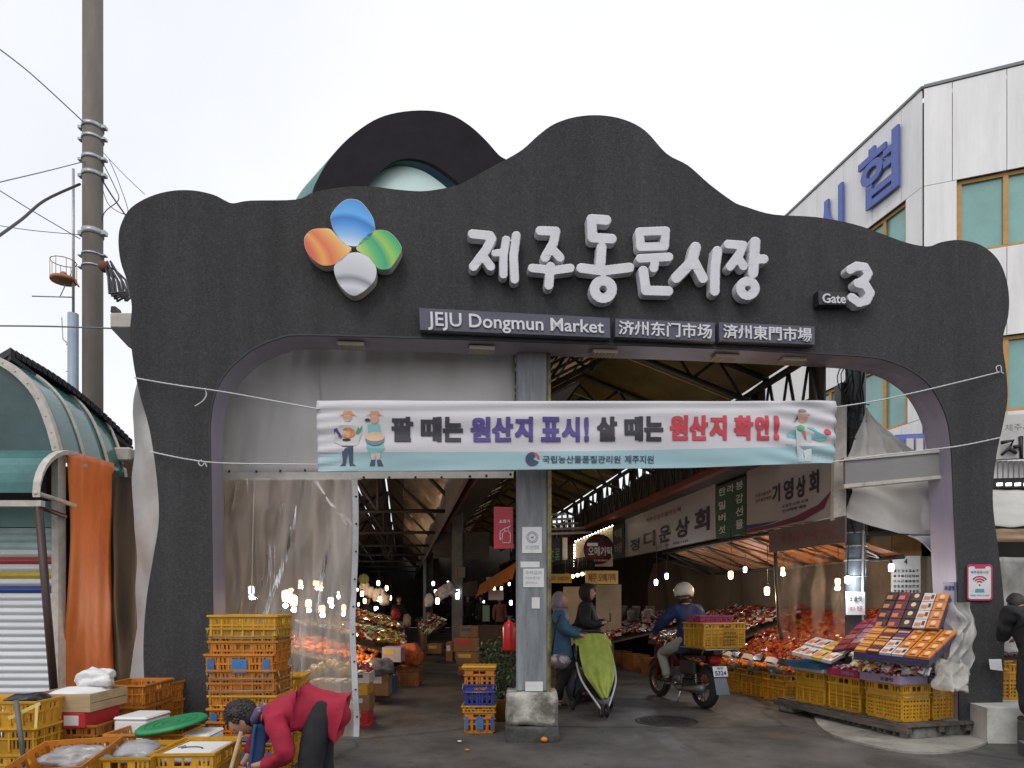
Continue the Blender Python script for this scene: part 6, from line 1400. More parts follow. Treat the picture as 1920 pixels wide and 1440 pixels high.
# ---------------------------------------------------------------- left passage goods
def box_at(x0, y0, x1, y1, Y, d, m, label, cat='box', grp=None, name='carton'):
    a, b2 = P(x0, y1, Y), P(x1, y0, Y); t = thing(name, label, cat, ((a.x+b2.x)/2, Y, a.z), 0, grp); w, h = b2.x-a.x, b2.z-a.z
    q = MB(); q.bbox((-w/2, 0, 0), (w/2, d, h), .006); q.build('box', m, t)
    q = MB(); q.box((-w*.4, -.003, h*.55), (w*.15, -.0005, h*.85)); q.build('label_print', rnd.choice([m_paper, m_redc, m_navy, m_yl]), t)
    q = MB(); q.box((-.02, .0, h+.0005), (.02, d, h+.003)); q.build('tape', m_wood, t); return t
GL = 'boxes piled behind the white hem of the curtain'
m_kraft = mat('kraft_card', (.24, .13, .06), rough=.8, var=.2)
for i, (y0, y1, m, cn) in enumerate(((1358, 1384, m_redc, 'lowest red'), (1335, 1357, m_redc, 'second red and brown'), (1305, 1334, m_kraft, 'kraft brown'), (1283, 1304, m_cyel, 'yellow slatted'), (1262, 1282, m_wh, 'white'))):
    box_at(655+i, y0, 692-(i % 2)*3, y1, 7.95+.05*i, .35, m, f'{cn} box in the pile just right of the curtain hem', grp=GL)
heap('strawberry_punnet', 'red fruit punnets on top of the white box beside the curtain hem', lambda u, v: P(664, 1262, 8.1)+Vector((.17*u, .25*v, .02+.04*math.sin(u*3))), 60, (.025,), [gl('berry', (.35, .02, .03))], 31, cat='fruit', shape='ball')
box_at(692, 1262, 728, 1305, 9.6, .4, m_kraft, 'brown carton beside the blue one in the left passage'); box_at(717, 1268, 738, 1300, 9.9, .3, mat('blue_card2', (.03, .07, .2), rough=.5), 'blue carton partly behind the brown one in the left passage')
bagheap('grey_bag', 'crumpled grey plastic bag on the brown carton in the left passage', tuple(P(712, 1252, 9.7)), .22, (1, .8, .6), 41, mat('grey_poly', (.16, .15, .17), rough=.25, var=.5, vs=9, bump=1, bs=8))
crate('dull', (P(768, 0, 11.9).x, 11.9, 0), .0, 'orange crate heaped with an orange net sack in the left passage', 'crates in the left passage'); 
bagheap('net_sack', 'orange net sack on the crate in the left passage', tuple(P(768, 1226, 11.9)), .24, (.9, .9, .8), 43, mat('orange_net', (.55, .12, .03), rough=.6, var=.4, vs=20))
box_at(716, 1214, 752, 1242, 11.2, .4, mat('lilac_card', (.36, .33, .38), rough=.6, var=.1), 'pale lilac carton behind the grey bag in the left passage')
def lrow(s0, s1, t0, t1, z0, z1, seed): return lambda u, v: WL(t0+(t1-t0)*u, s0+(s1-s0)*v, z0+(z1-z0)*(1-u)+.07*noise.noise(Vector((u*3, v*7, seed))))
heap('mandarin_heap', 'orange fruit heaps on the first stall of the left passage', lrow(2.6, 5.0, -1.85, -3.6, .95, .5, 1), 420, (.04,), [m_mand, mo1, m_mand, mr1], 50, cat='fruit', shape='ball')
heap('produce_heap', 'mixed red and yellow produce on the second stall of the left passage', lrow(5.4, 9.5, -1.35, -3.4, 1.05, .6, 3), 900, (.12, .09, .06), [mo1, mr1, my1, mw1, mg1], 51, cat='produce')
def rrow(s0, s1, seed): return lambda u, v: WL(-.75+.55*u, s0+(s1-s0)*v, .55+.35*u+.07*noise.noise(Vector((u*3, v*7, seed))))
heap('produce_heap', 'dim heap of vegetables along the thin posts of the left passage', rrow(11, 24, 2), 420, (.16, .12, .08), [mo1, mr1, mg1, mr2, mw1], 54, cat='produce')
t = thing('produce_stand', 'low stand along the thin posts of the left passage', 'table', tuple(WL(-.7, 11, 0))); q = MB(); q.slab([WL(-.75, 11, 0), WL(-.75, 24, 0), WL(-.75, 24, .55), WL(-.75, 11, .55)], (.02, 0, 0)); q.build('front_board', m_kraft, t, world=True, recalc=True)
q = MB(); q.slab([WL(-.75, 11, .53), WL(-.75, 24, .53), WL(-.2, 24, .88), WL(-.2, 11, .88)], (0, 0, -.03)); q.build('top', m_tableboard, t, world=True, recalc=True)
heap('produce_heap', 'dim produce on the far stalls of the left passage', lrow(10, 20, -1.4, -3.2, 1.1, .7, 5), 800, (.16, .12, .08), [mo1, mr1, my1, mw1, mr2, mg1], 52, cat='produce')
for i, (s0, s1, tf, tb) in enumerate(((2.5, 5.1, -1.9, -3.7), (5.3, 9.6, -1.35, -3.5), (9.9, 20, -1.4, -3.4))):
    t = thing('produce_stand', ['first low stand of the left passage with mandarins', 'second stand of the left passage with red produce', 'long far stand of the left passage'][i], 'table', tuple(WL(tf, s0, 0)))
    q = MB(); q.slab([WL(tf, s0, .44), WL(tf, s1, .44), WL(tb, s1, .9), WL(tb, s0, .9)], (0, 0, -.03)); q.build('top', m_tableboard, t, world=True, recalc=True)
    q = MB(); q.slab([WL(tf+.02, s0, .0), WL(tf+.02, s1, .0), WL(tf+.02, s1, .44), WL(tf+.02, s0, .44)], (.02, 0, 0)); q.build('front_board', m_kraft, t, world=True, recalc=True)
heap('yellow_fruit', 'yellow melons blurred behind the plastic curtain', lambda u, v: P(575+85*u, 1268-14*v, 8.5+.5*v)+Vector((0, 0, .06*math.sin(u*3.14))), 46, (.055,), [mat('melon', (.62, .44, .07), rough=.4, var=.2)], 53, cat='fruit', shape='ball')
box_at(572, 1280, 612, 1312, 8.45, .5, m_yl, 'yellow carton behind the plastic curtain', grp='boxes behind the plastic curtain'); box_at(616, 1280, 658, 1312, 8.45, .5, m_wh, 'pale carton behind the plastic curtain', grp='boxes behind the plastic curtain')
t = thing('low_shelf', 'white topped low shelf behind the plastic curtain', 'shelf', (-2.3, 8.4, 0)); q = MB(); q.box((-2.75, 8.4, .25), (-1.9, 9.0, .29)); q.build('top', m_frame, t, world=True)
q = MB(); q.box((-2.72, 8.45, 0), (-2.68, 8.5, .25)); q.build('leg', m_frame, t, world=True); q = MB(); q.box((-1.97, 8.45, 0), (-1.93, 8.5, .25)); q.build('leg', m_frame, t, world=True)
q = MB(); q.slab([P(560, 1330, 7.5), P(664, 1330, 7.5), P(664, 1318, 7.6), P(560, 1318, 7.6)], (0, .2, 0)); tag(q.build('white_shelf_edge', m_frame, recalc=True), 'white shelf board crossing the foot of the plastic curtain', 'board')
# cartons right side of left passage
GD = 'brown cartons in front of the round column'
for i, (x0, y0, x1, y1, Y) in enumerate(((850, 1196, 898, 1222, 13.6), (855, 1223, 898, 1246, 13.2), (862, 1174, 896, 1195, 13.8), (836, 1205, 849, 1240, 14.0), (801, 1208, 828, 1226, 16.5))):
    box_at(x0, y0, x1, y1, Y, .5, m_kraft, ['upper brown carton of the stack before the column', 'lower brown carton of the stack before the column', 'smallest brown carton topping the stack before the column', 'narrow carton left of the brown stack', 'lone carton farther down the left passage'][i], grp=GD)
box_at(857, 1247, 890, 1266, 12.9, .4, m_cdor, 'orange box at the foot of the brown carton stack', grp=GD)
# dark low wall right of passage, plants
ps = thing('potted_shrub', 'leafy green potted shrub behind the steel pillar', 'plant', (P(940, 0, 8.35).x, 8.35, 0))
q = MB(); q.lathe([(.11, 0), (.15, .26), (.16, .27), (.14, .27), (.13, .22)], 16); q.build('pot', mat('brown_pot', (.22, .11, .03), rough=.6), ps)
q = MB(); r_ = random.Random(5)
for i in range(14):
    a = r_.uniform(0, 6.28); h = r_.uniform(.5, 1.0); L = r_.uniform(.1, .3); q.tube([(0, 0, .22), (L*.4*math.cos(a), L*.4*math.sin(a), h*.6), (L*math.cos(a), L*math.sin(a), h)], .006, 4)
q.build('stem', mat('stem_green', (.05, .06, .02)), ps)
q = MB()
for i in range(620):
    a = r_.uniform(0, 6.28); z = r_.uniform(.3, 1.0); rr = .26*math.sqrt(r_.random())*(1.1-.5*abs(z-.6)); p = Vector((rr*math.cos(a)-.03, rr*math.sin(a), z)); Mx = Euler((r_.uniform(-1, 1), r_.uniform(-1, 1), r_.uniform(0, 6.3))).to_matrix(); l = r_.uniform(.05, .09)
    q.add([p, p+Mx @ Vector((l*.5, l*.22, .0)), p+Mx @ Vector((l, 0, -.01)), p+Mx @ Vector((l*.5, -l*.22, 0))], [(0, 1, 2, 3)])
q.build('foliage', mat('leaf_green', (.045, .085, .03), rough=.45, var=.5, vs=7), ps)
fe = thing('fire_extinguisher', 'red fire extinguisher hanging behind the left side of the pillar', 'fire extinguisher', tuple(P(955, 1220, 7.75)))
q = MB(); q.lathe([(.001, 0), (.07, .0), (.075, .02), (.075, .26), (.06, .31), (.02, .34), (.02, .36)], 18); q.build('cylinder', mat('ext_red', (.45, .015, .02), rough=.3), fe)
q = MB(); q.box((-.02, -.015, .355), (.02, .015, .385)); q.box((-.05, -.01, .385), (.04, .01, .397)); q.tube([(.02, 0, .37), (.08, 0, .33), (.09, 0, .15)], .009, 5); q.build('valve_and_hose', m_blk, fe)
# ---------------------------------------------------------------- people
m_skin = mat('skin_light', (.46, .25, .17), rough=.55, var=.1, vs=9); m_hairb = mat('hair_black', (.018, .013, .011), rough=.55, var=.5, vs=40, bump=.8, bs=60, stretch=(1, 1, .3))
m_eye = mat('eye_dark', (.02, .015, .012), rough=.2); m_lip = mat('lip', (.35, .12, .10), rough=.5)
def fabric(name, c, **k): return mat(name, c, rough=.8, var=.18, vs=7, bump=.35, bs=24, **k)
def head_mesh(mb, c, Rm, s=1.0):
    V, Fc = [], []
    if 3 not in ICO: MB().ball((0, 0, 0), 1, 3)
    IV, IF = ICO[3]; vs = []
    for v in IV:
        x, y, z = v.x*.076, v.y*.094, v.z*.115
        if z < -.03: x *= 1-.35*min(1, (-.03-z)/.08); y *= 1-.12*(y > 0)
        if y < 0:      # face: brow, eye sockets, nose, lips, chin
            d = math.exp(-((x/.013)**2+((z+.012)/.020)**2)); y -= .024*d
            d = math.exp(-((x/.010)**2+((z-.012)/.025)**2)); y -= .010*d
            for sx in (-1, 1): y += .010*math.exp(-(((x-sx*.030)/.015)**2+((z-.012)/.012)**2))
            y -= .007*math.exp(-((x/.022)**2+((z+.052)/.010)**2)); y -= .010*math.exp(-((x/.02)**2+((z+.088)/.015)**2))
        for sx in (-1, 1):
            d = math.exp(-(((y-.012)/.016)**2+((z+.0)/.026)**2))
            if sx*x > .05: x += sx*.014*d
        vs.append(Vector(c)+Rm @ (Vector((x, y, z))*s))
    sm = mb.smooth; mb.smooth = True; mb.add(vs, IF); mb.smooth = sm
def human(label, loc, rz, J, topm, botm, shoem, k=1.0, topR=1.0, botR=1.0, hrot=(0, 0, 0), hair=True, fingers=True, long_top=None, group=None, skinm=None, name='person', sub=2, hem=None, wr=.006, rear=False):
    t = thing(name, label, 'person', loc, rz, group); sk_ = skinm or m_skin
    D = dict(pelvis=(0, 0, .95), waist=(0, 0, 1.12), chest=(0, .01, 1.34), neck=(0, .01, 1.48), head=(0, -.015, 1.60),
             shR=(-.17, .01, 1.40), elR=(-.22, .03, 1.12), wrR=(-.21, -.08, .90), shL=(.17, .01, 1.40), elL=(.22, .03, 1.12), wrL=(.21, -.08, .90),
             hipR=(-.09, 0, .90), knR=(-.10, -.02, .50), anR=(-.10, .02, .09), toR=(-.11, -.13, .04), hipL=(.09, 0, .90), knL=(.10, -.02, .50), anL=(.10, .02, .09), toL=(.11, -.13, .04))
    D.update(J or {}); D = {a: tuple(Vector(b2)*k) for a, b2 in D.items()}
    for s_ in 'RL':
        w, e = Vector(D['wr'+s_]), Vector(D['el'+s_]); D['hd'+s_] = tuple(w+(w-e).normalized()*.075*k)
    rad = dict(pelvis=.12, waist=.105, chest=(.13, .10), neck=.05, headb=.05, shR=.055, elR=.038, wrR=.026, hdR=(.034, .018), hipR=.085, knR=.055, anR=.036, toR=.03)
    def rr(n_): r_ = rad.get(n_, rad.get(n_[:-1]+'R')); return (r_[0]*k, r_[1]*k) if isinstance(r_, tuple) else (r_*k, r_*k)
    hd = Vector(D['head']); nk = Vector(D['neck']); D['headb'] = tuple(nk.lerp(hd, .45))
    js = {n_: (*D[n_], *rr(n_)) for n_ in ('pelvis', 'waist', 'chest', 'neck', 'headb', 'shR', 'elR', 'wrR', 'hdR', 'shL', 'elL', 'wrL', 'hdL', 'hipR', 'knR', 'anR', 'toR', 'hipL', 'knL', 'anL', 'toL')}
    ed = [('pelvis', 'waist'), ('waist', 'chest'), ('chest', 'neck'), ('neck', 'headb')]
    for s_ in 'RL': ed += [('chest', 'sh'+s_), ('sh'+s_, 'el'+s_), ('el'+s_, 'wr'+s_), ('wr'+s_, 'hd'+s_), ('pelvis', 'hip'+s_), ('hip'+s_, 'kn'+s_), ('kn'+s_, 'an'+s_), ('an'+s_, 'to'+s_)]
    mb = MB(); addskin(mb, js, ed, 'pelvis', sub)
    if fingers:
        for s_ in 'RL':
            w, h_ = Vector(D['wr'+s_]), Vector(D['hd'+s_]); d = (h_-w).normalized(); side = d.cross(Vector((0, 0, 1))); side = side.normalized() if side.length > .1 else Vector((1, 0, 0)); dn = side.cross(d).normalized()
            if dn.z > 0: dn = -dn
            for i, ln in enumerate((.062, .072, .068, .052)):
                b0 = h_-d*.01+side*((i-1.5)*.018)*k
                addskin(mb, {'a': (*b0, .0095*k), 'b': (*(b0+d*ln*.5*k+dn*.010*k), .009*k), 'c': (*(b0+d*ln*.8*k+dn*.032*k), .008*k)}, [('a', 'b'), ('b', 'c')], 'a', 1)
            sgn = 1 if s_ == 'R' else -1
            b0 = w.lerp(h_, .45)-side*.026*k*sgn
            addskin(mb, {'a': (*b0, .011*k), 'b': (*(b0+(d*.022-side*.022*sgn)*k), .010*k), 'c': (*(b0+(d*.046-side*.026*sgn)*k+dn*.01*k), .0085*k)}, [('a', 'b'), ('b', 'c')], 'a', 1)
    Rm = Euler(hrot).to_matrix(); head_mesh(mb, D['head'], Rm, k*1.0)
    mb.build('body', sk_, t)
    hc = Vector(D['head'])
    for sx in (-1, 1):
        q = MB(); q.ball(hc+Rm @ Vector((sx*.030, -.082, .012))*k, .0085*k, 1); q.build('eye', m_eye, t)
    q = MB(); q.ball(hc+Rm @ Vector((0, -.092, -.052))*k, .016*k, 1, (1, .3, .28), M=Rm); q.build('mouth', m_lip, t)
    if hair:
        q = MB(); V0 = ICO[3][0]; vs = []
        for v in V0:
            p = Vector((v.x*.089, v.y*.106+.012, v.z*.125+.012)); p *= (1+.05*noise.noise(v*4))
            if v.y < -.1 and v.z < .42: p = Vector((p.x*.84, max(p.y, -.035), p.z*.9))
            vs.append(hc+Rm @ p*k)
        q.smooth = True; q.add(vs, ICO[3][1]); q.build('hair', m_hairb, t)
    # clothes
    tr = dict(pelvis=.15, waist=.145, chest=(.165, .135), neckb=.075, shR=.085, elR=.062, wrR=.045)
    low = Vector(D['pelvis'])+(Vector(D['pelvis'])-Vector(D['waist'])).normalized()*(.02 if hem is None else hem)*k
    tj = {}
    for n_ in ('pelvis', 'waist', 'chest', 'shR', 'elR', 'wrR', 'shL', 'elL', 'wrL'):
        r_ = tr.get(n_, tr.get(n_[:-1]+'R')); r_ = r_ if isinstance(r_, tuple) else (r_, r_); tj[n_] = (*D[n_], r_[0]*topR*k, r_[1]*topR*k)
    low = Vector(D['pelvis'])+(Vector(D['pelvis'])-Vector(D['waist'])).normalized()*max(.10, hem if hem is not None else 0)*k
    tj['low'] = (*low, .145*topR*k, .14*topR*k)
    te0 = []
    if rear: tj['low'] = (*low, .135*k, .125*k); e_ = low+(low-Vector(D['pelvis'])).normalized()*.085*k; tj['end'] = (e_.x, e_.y, e_.z-.03*k, .085*k, .08*k); te0 = [('end', 'low')]
    tj['neckb'] = (*(Vector(D['chest']).lerp(nk, .75)), .08*k, .075*k)
    te = te0+[('low', 'pelvis'), ('pelvis', 'waist'), ('waist', 'chest'), ('chest', 'neckb')]
    for s_ in 'RL': te += [('chest', 'sh'+s_), ('sh'+s_, 'el'+s_), ('el'+s_, 'wr'+s_)]
    q = MB(); addskin(q, tj, te, 'pelvis', sub, wr*2, 11, seed=len(label)); q.build('jacket', topm, t)
    bj = {'pelvis': (*D['pelvis'], .145*botR*k, .13*botR*k), 'top': (*Vector(D['pelvis']).lerp(Vector(D['waist']), .7), .12*botR*k, .11*botR*k)}; be = [('top', 'pelvis')]
    for s_ in 'RL':
        for n_, r_ in (('hip', .098), ('kn', .075), ('an', .058)): bj[n_+s_] = (*D[n_+s_], r_*botR*k, r_*botR*k)
        be += [('pelvis', 'hip'+s_), ('hip'+s_, 'kn'+s_), ('kn'+s_, 'an'+s_)]
    q = MB(); addskin(q, bj, be, 'pelvis', sub, wr, 12, seed=3); q.build('trousers', botm, t)
    for s_ in 'RL':
        a, b2 = Vector(D['an'+s_]), Vector(D['to'+s_]); q = MB(); h_ = a+(a-b2).normalized()*.035*k; h_.z = b2.z+.01*k
        addskin(q, {'a': (a.x, a.y, b2.z+.02*k, .045*k), 'h': (*h_, .04*k), 'b': (*a.lerp(b2, .6), .043*k, .035*k), 'c': (*b2, .04*k, .028*k)}, [('a', 'h'), ('a', 'b'), ('b', 'c')], 'a', 1); q.build('shoe', shoem, t)
    return t, D
m_redj = fabric('red_jacket', (.33, .010, .035)); m_blackf = fabric('black_fabric', (.012, .012, .014)); m_navyf = fabric('navy_fabric', (.012, .022, .075)); m_bluef = fabric('teal_blue_fabric', (.035, .10, .17)); m_shoe = mat('dark_shoe', (.03, .028, .028), rough=.5)
m_greyp = fabric('pale_grey_trouser', (.30, .31, .27)); m_scarf = fabric('lilac_scarf', (.23, .20, .26)); m_apron = fabric('blue_apron', (.03, .085, .22)); m_scarf2 = fabric('print_scarf', (.35, .28, .34), col2=(.08, .06, .12), c2pos=(.48, .55))
# woman in red bending over the crates; local frame faces -y
t, D = human('woman in a red jacket and black trousers stooping over the crates', (-1.26, 4.52, 0), R(-84),
    dict(pelvis=(0, .0, .72), waist=(0, -.12, .75), chest=(0, -.26, .715), neck=(0, -.40, .705), head=(.0, -.50, .685), shR=(-.15, -.33, .70), elR=(-.19, -.44, .54), wrR=(-.10, -.50, .41), shL=(.16, -.27, .69), elL=(.19, -.17, .47), wrL=(.11, -.36, .405),
         hipR=(-.10, .01, .74), knR=(-.12, -.03, .40), hipL=(.10, .01, .74), knL=(.12, -.06, .40), anR=(-.12, .04, .09), anL=(.12, .02, .09)), m_redj, m_blackf, m_shoe, 1.0, 1.02, 1.12, hrot=(R(62), 0, 0), wr=.006, hem=.05, sub=3, rear=True)
q = MB(); q.tube([Vector((.0, -.375, .76)), Vector((.07, -.39, .74)), Vector((.085, -.41, .69)), Vector((.0, -.42, .635)), Vector((-.085, -.41, .69)), Vector((-.07, -.39, .74))], .028, 8, closed=True); q.build('print_scarf', m_scarf2, t)
q = MB(); q.grid(lambda u, v: Vector((.02+.08*u, -.36+.03*math.sin(u*5)-.05*v, .66-.36*v+.01*math.sin(v*9))), 12, 12); o = q.build('blue_apron', m_apron, t); s_ = o.modifiers.new('s', 'SOLIDIFY'); s_.thickness = .02
q = MB()
for i in range(170):
    a = rnd.uniform(0, 6.28); e = rnd.uniform(-.2, 1.3); p = Vector((.088*math.cos(a)*math.cos(e), .105*math.sin(a)*math.cos(e), .12*math.sin(e))); Rm = Euler((R(62), 0, 0)).to_matrix()
    if p.y < -.04 and p.z < .06: continue
    q.ball(Vector(D['head'])+Rm @ (p*.95+Vector((0, .012, .01))), .013, 2, amp=.9, fr=6, seed=i)
q.build('curls', m_hairb, t)
q = MB(); a, b2 = Vector((-1.73, 4.36, .62)), Vector((-1.86, 4.25, .0)); q.tube([a, a.lerp(b2, .5), b2], .013, 8); tag(q.build('wooden_stick', m_wood), 'pale wooden broom stick standing before the stooping woman', 'stick')

# woman in grey headscarf pushing a stroller
t, D = human('woman in a teal blue jacket and lilac grey headscarf pushing the stroller', (.64, 9.25, 0), R(82),
    dict(elR=(-.22, -.10, 1.16), wrR=(-.17, -.33, 1.10), elL=(.22, -.10, 1.16), wrL=(.17, -.34, 1.12), knR=(-.1, -.1, .5), anR=(-.1, .10, .12), toR=(-.1, -.03, .05)), m_bluef, m_blackf, m_shoe, .915, 1.28, 1.1, hair=False, hem=.16, sub=3, wr=.009)
k = .915; hc = Vector(D['head'])
q = MB(); vs = []
for v in ICO[3][0]:
    p = Vector((v.x*.100, v.y*.112+.018, v.z*.135+.008))
    if v.y < -.25 and abs(v.z+.05) < .62: p = Vector((p.x*.92, max(p.y, -.030), p.z))
    if v.z < -.5: p.x *= 1.25; p.y = p.y*1.2; p.z -= .04
    vs.append(hc+p*k)
q.smooth = True; q.add(vs, ICO[3][1]); addskin(q, {'a': (hc.x, hc.y+.01, hc.z-.10, .095, .085), 'b': (hc.x, hc.y+.02, hc.z-.20, .14, .11), 'c': (hc.x, hc.y-.03, hc.z-.30, .10, .08)}, [('a', 'b'), ('b', 'c')], 'b', 2, .006); q.build('headscarf', m_scarf, t)
bg_ = thing('patterned_bag', 'small patterned bag with a pale pink disc hanging at the hip of the headscarf woman', 'bag', (.62, 8.98, .66))
q = MB(); q.ball((0, 0, 0), .13, 3, (1.2, .6, .8), .2, 3); q.build('pouch', fabric('floral_fabric', (.12, .10, .11), col2=(.45, .40, .40), c2pos=(.5, .54)), bg_)
q = MB(); q.lathe([(.0005, .0), (.05, 0), (.05, .02), (.0005, .03)], 18, Matrix.Translation((-.08, -.085, .03)) @ Matrix.Rotation(R(90), 4, 'X'), caps=False); q.build('pink_disc', mat('pale_pink', (.55, .38, .38), rough=.5), bg_)
q = MB(); q.tube([(-.1, 0, .08), (-.05, -.02, .45), (.02, 0, .62)], .012, 5); q.build('strap', m_blackf, bg_)
# man in black hooded coat
t, D = human('person in a black hooded coat holding a phone beside the stroller', (1.08, 9.85, 0), R(75),
    dict(elR=(-.23, -.02, 1.14), wrR=(-.12, -.24, 1.17), elL=(.23, -.02, 1.14), wrL=(.10, -.25, 1.18)), m_blackf, m_blackf, m_shoe, .98, 1.32, 1.15, hair=False, hem=.22, sub=3, wr=.010)
hc = Vector(D['head']); q = MB(); vs = []
for v in ICO[3][0]:
    p = Vector((v.x*.112, v.y*.125+.012, v.z*.140+.012))
    if v.y < -.35 and abs(v.z) < .7: p = Vector((p.x*.95, max(p.y, -.045), p.z))
    if v.y < -.3 and v.z > .5: p.y -= .035
    vs.append(hc+p)
q.smooth = True; q.add(vs, ICO[3][1]); addskin(q, {'a': (hc.x, hc.y+.02, hc.z-.10, .10), 'b': (hc.x, hc.y+.02, hc.z-.19, .13)}, [('a', 'b')], 'b', 2); q.build('hood', m_blackf, t)
q = MB(); q.bbox((-.035, -.345, 1.165), (.035, -.33, 1.29), .004); o = q.build('phone', m_blk); 
o.location = t.location; o.rotation_euler = t.rotation_euler; tag(o, 'dark phone held up by the person in the black hooded coat', 'phone')

# stroller
st = thing('stroller', 'baby stroller covered with a lime green blanket', 'stroller', (1.10, 8.95, 0), R(8))
m_wf = mat('white_tube', (.55, .56, .6), rough=.35); m_tyre = mat('tyre_rubber', (.018, .018, .018), rough=.8); m_grey = mat('grey_plastic', (.16, .16, .17), rough=.5); m_lime = fabric('lime_blanket', (.33, .40, .075))
def wheel(parent, c, r, w, rim=m_grey, tread=.02, spokes=8, name='wheel', R_=None):
    t_ = MB(); M4 = Matrix.Translation(c) @ (R_ or Matrix.Identity(4)) @ Matrix.Rotation(R(90), 4, 'Y')
    t_.lathe([(r-tread*1.6, -w/2), (r-tread*.5, -w/2), (r, -w*.2), (r, w*.2), (r-tread*.5, w/2), (r-tread*1.6, w/2)], 36, M4, caps=False); o = t_.build(name, m_tyre, parent)
    q = MB(); rr_ = r-tread*1.6; q.lathe([(rr_-.012, -w*.35), (rr_+.002, -w*.4), (rr_+.002, w*.4), (rr_-.012, w*.35), (rr_-.012, -w*.35)], 30, M4, caps=False)
    q.lathe([(.0005, -w*.6), (r*.14, -w*.6), (r*.14, w*.6), (.0005, w*.6)], 14, M4, caps=False)
    for i in range(spokes):
        a = i*2*math.pi/spokes; q.tube([M4 @ Vector((r*.1*math.cos(a), r*.1*math.sin(a), 0)), M4 @ Vector((rr_*math.cos(a), rr_*math.sin(a), 0))], max(.004, r*.02), 4)
    q.build('rim', rim, o); return o
for x in (-.035, .035): wheel(st, (x, -.40, .085), .085, .03)
for x in (-.26, .26): wheel(st, (x, .22, .095), .095, .035)
q = MB()
for sx in (-1, 1):
    pts = [(sx*.20, .30, 1.02), (sx*.235, .18, .85), (sx*.25, .02, .62), (sx*.22, -.16, .42), (sx*.10, -.34, .20), (sx*.04, -.40, .10)]
    q.tube([Vector(p) for p in smooth_open(pts, 4)], .014, 8)
q.build('frame_tube', m_wf, st)
q = MB()
for sx in (-1, 1):
    q.tube([(sx*.23, .05, .60), (sx*.26, .22, .12)], .014, 6); q.tube([(sx*.21, -.14, .40), (sx*.25, .20, .14)], .011, 6); q.tube([(sx*.245, .2, .88), (sx*.25, .04, .65)], .02, 6)
q.tube([(-.20, .30, 1.02), (-.1, .33, 1.05), (.1, .33, 1.05), (.20, .30, 1.02)], .016, 8)
q.build('black_frame', m_blk, st)
q = MB(); q.grid(lambda u, v: Vector(((-.2+.4*u)*(1-.45*v**2), -.02-.28*v+.22*(1-v)+.03*math.sin(u*3.14), .80-.55*v-.05*math.sin(u*3.1))), 10, 12); q.ball((0, .12, .22), .18, 2, (1, .9, .5), .2, 3); q.build('seat', m_blk, st)
q = MB(); q.ball((.10, .05, .17), .14, 3, (.9, 1, .7), .3, 3); q.build('basket_bag', mat('pale_grey_poly', (.32, .33, .36), rough=.35, var=.3, bump=.8, bs=9), st)
def blk(u, v):
    w = (.195+.05*math.sin(v*2.2))*(1-v**3*.90); x = (u*2-1)*w
    fold = .018*math.sin(u*21+v*2+2*noise.noise(Vector((u*2, v*3, 9))))*(.35+v)+.035*noise.noise(Vector((u*5, v*5, 3)))
    y = .22-.62*v**.95-.05*math.sin(u*3.14)+fold; z = 1.00-.78*v+.025*math.sin(u*3.14)+(.05*math.sin(v*9)*(v > .6)*.5)
    return Vector((x, y-.03, z))
q = MB(); q.grid(blk, 36, 44); bl_ = q.build('lime_blanket', m_lime); bl_.location = st.location; bl_.rotation_euler = st.rotation_euler; s_ = bl_.modifiers.new('s', 'SOLIDIFY'); s_.thickness = .012
tag(bl_, 'lime green blanket draped over the front of the stroller', 'blanket')
q = MB()
for sx in (-1, 1): q.slab([(sx*.15, .20, 1.01), (sx*.25, .17, .93), (sx*.24, .10, .86), (sx*.185, .08, .90)], (0, -.012, 0))
o = q.build('blanket_corner', m_lime, bl_, recalc=True)
q = MB(); q.ball((0, 0, 0), .17, 3, (.8, .8, 1.5), .3, 3); o = q.build('shopping_bag', mat('dark_grey_bag', (.06, .06, .07), rough=.4, var=.4, bump=.8, bs=9)); o.location = (.86, 9.25, .32); tag(o, 'dark grey shopping bag between the headscarf woman and the stroller', 'bag')

# motorcycle with rider
BR = R(16.5); mo = thing('motorcycle', 'small maroon delivery motorcycle with a rear rack seen from behind', 'motorcycle', (2.62, 9.28, 0), BR)
m_mar = mat('maroon_paint', (.12, .006, .010), rough=.25, coat=.6, var=.1); m_chrome = mat('chrome', (.5, .5, .5), rough=.22, metal=.9, var=.15); m_alu = mat('engine_alu', (.16, .155, .15), rough=.5, metal=.5, var=.3, vs=9); m_bk = mat('black_metal', (.018, .018, .02), rough=.45)
m_rimd = mat('dark_rim', (.10, .10, .10), rough=.4, metal=.6)
wheel(mo, (0, 0, .30), .30, .115, m_rimd, .055, 14, 'rear_wheel'); wheel(mo, (0, 1.24, .29), .29, .095, m_rimd, .05, 14, 'front_wheel')
q = MB(); q.tube([Vector(p) for p in smooth_open([(0, .30, .68), (0, .62, .62), (0, .95, .86)], 4)], .03, 8); q.tube([(0, .95, .86), (0, .88, .42), (0, .62, .30), (0, .35, .33)], .025, 8)
for sx in (-1, 1): q.tube([(sx*.11, -.18, .72), (sx*.11, .35, .68), (sx*.05, .6, .62)], .014, 6); q.tube([(sx*.085, .0, .30), (sx*.08, .42, .33)], .02, 6)
q.build('frame', m_bk, mo)
for sx in (-1, 1):
    q = MB(); q.tube([(sx*.115, .02, .30), (sx*.115, .06, .66)], .013, 8)
    for i in range(9): z = .36+i*.03; q.lathe([(.026, -.004), (.03, 0), (.026, .004)], 10, Matrix.Translation((sx*.115, .03+(z-.3)*.11, z)))
    q.build('shock_absorber', m_chrome, mo)
